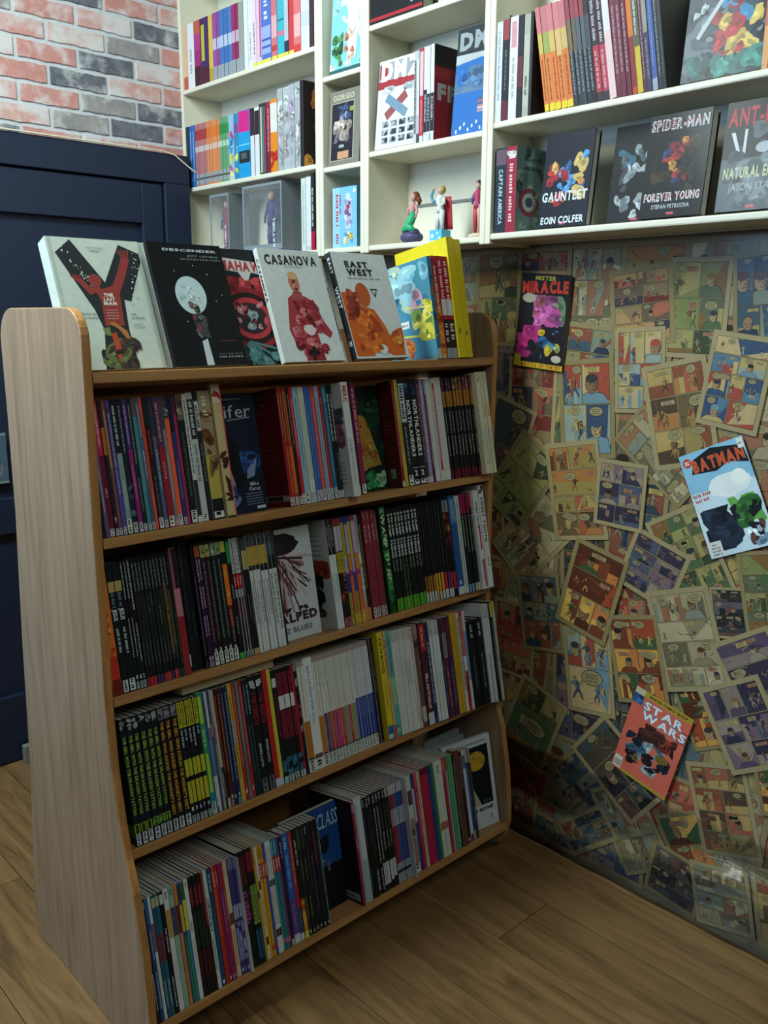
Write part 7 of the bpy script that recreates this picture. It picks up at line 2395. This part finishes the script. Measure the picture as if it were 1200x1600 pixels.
tag(fig, 'small mermaid figurine with green tail seated on a purple rock', 'figurine', 'figurines in the open bay')

fig = empty('caped_figurine')
g = Geo()
g.box((-.026, -.020, 0), (.026, .022, .034), hx('54a8c4'))
A = Art(.052, .034, 5)
for u, v, q in ((.012, .016, .010), (.034, .024, .006), (.043, .010, .006)):
    p = []
    for k in range(10):
        a = math.pi / 2 + k * math.pi / 5
        q2 = q if k % 2 == 0 else q * .42
        p.append((u + q2 * math.cos(a), v + q2 * math.sin(a)))
    A.poly(p, 'd0d8dc', 2)
g.art(A, lambda u, v, k: (u - .026, -.0201 - k, v))
bevel(g.build('star_base', 'print', fig), .001)
g = Geo()
su, sk = hx('c6c8c4'), hx('b89484')
for s in (-1, 1):
    g.tube([(s * .006, 0, .094), (s * .009, -.002, .064), (s * .010, 0, .034)], [.011, .008, .005], su, 8)
g.tube([(0, 0, .086), (0, 0, .100), (0, 0, .108), (0, -.002, .126), (0, 0, .134), (0, 0, .141)], [.013, .012, .0105, .016, .012, .005], su, 10)
g.tube([(-.014, 0, .130), (-.026, -.006, .118), (-.030, -.010, .138), (-.024, -.008, .152)], [.006, .005, .0045, .004], hx('4c88a4'), 8)
g.tube([(.014, 0, .130), (.020, -.004, .114), (.012, -.012, .104)], [.006, .005, .004], su, 8)
g.ball((-.024, -.008, .157), .005, sk, 8, 6)
g.ball((.002, -.001, .151), (.009, .010, .012), sk, 12, 8)
body = g.build('body', 'print', fig, True)
g = Geo()
g.ball((.004, .004, .155), (.012, .012, .013), hx('9c8a4c'), 12, 8)
g.build('hair', 'print', body, True)
g = Geo()
n_ = 6
for i in range(n_):
    for j in range(6):
        def cp(a, b):
            u, v = a / n_, b / 6
            return ((u - .25) * .040 + .004, .012 + .010 * v + .004 * math.sin(u * 9), .134 - .098 * v)
        g.face([cp(i, j), cp(i + 1, j), cp(i + 1, j + 1), cp(i, j + 1)], hx('98242c'))
o = g.build('cape', 'print', body, True)
wm = o.modifiers.new('weld', 'WELD')
md = o.modifiers.new('thick', 'SOLIDIFY')
md.thickness = .0015
place_fig(fig, 1.7412, 0.050)
tag(fig, 'figurine in white suit with red cape on a blue star block', 'figurine', 'figurines in the open bay')

fig = empty('standing_figurine')
g = Geo()
g.ball((0, 0, .008), (.034, .030, .010), hx('c8b8a0'), 12, 6)
g.build('base', 'print', fig, True)
g = Geo()
sk = hx('c09a8c')
for s in (-1, 1):
    g.tube([(s * .006, 0, .098), (s * .009, -.002, .062), (s * .008 - .003, 0, .014)], [.011, .008, .005], hx('b0404c') if s < 0 else sk, 8)
g.tube([(0, 0, .090), (0, 0, .102), (0, 0, .110), (0, -.002, .128), (0, 0, .136), (0, 0, .143)], [.014, .013, .0105, .016, .012, .005], hx('a83c5c'), 10)
for s in (-1, 1):
    g.tube([(s * .014, 0, .132), (s * .024, -.002, .114), (s * .014, -.010, .104)], [.006, .005, .004], hx('5c4488'), 8)
g.ball((0, -.001, .153), (.009, .010, .012), sk, 12, 8)
body = g.build('body', 'print', fig, True)
g = Geo()
g.ball((0, .004, .158), (.012, .012, .013), hx('241c28'), 12, 8)
g.tube([(0, .010, .150), (0, .016, .130), (0, .014, .110)], [.010, .010, .003], hx('241c28'), 8)
g.build('hair', 'print', body, True)
place_fig(fig, 1.6144, 0.060)
tag(fig, 'crimson and purple standing figurine half hidden by the bay\'s right side', 'figurine', 'figurines in the open bay')
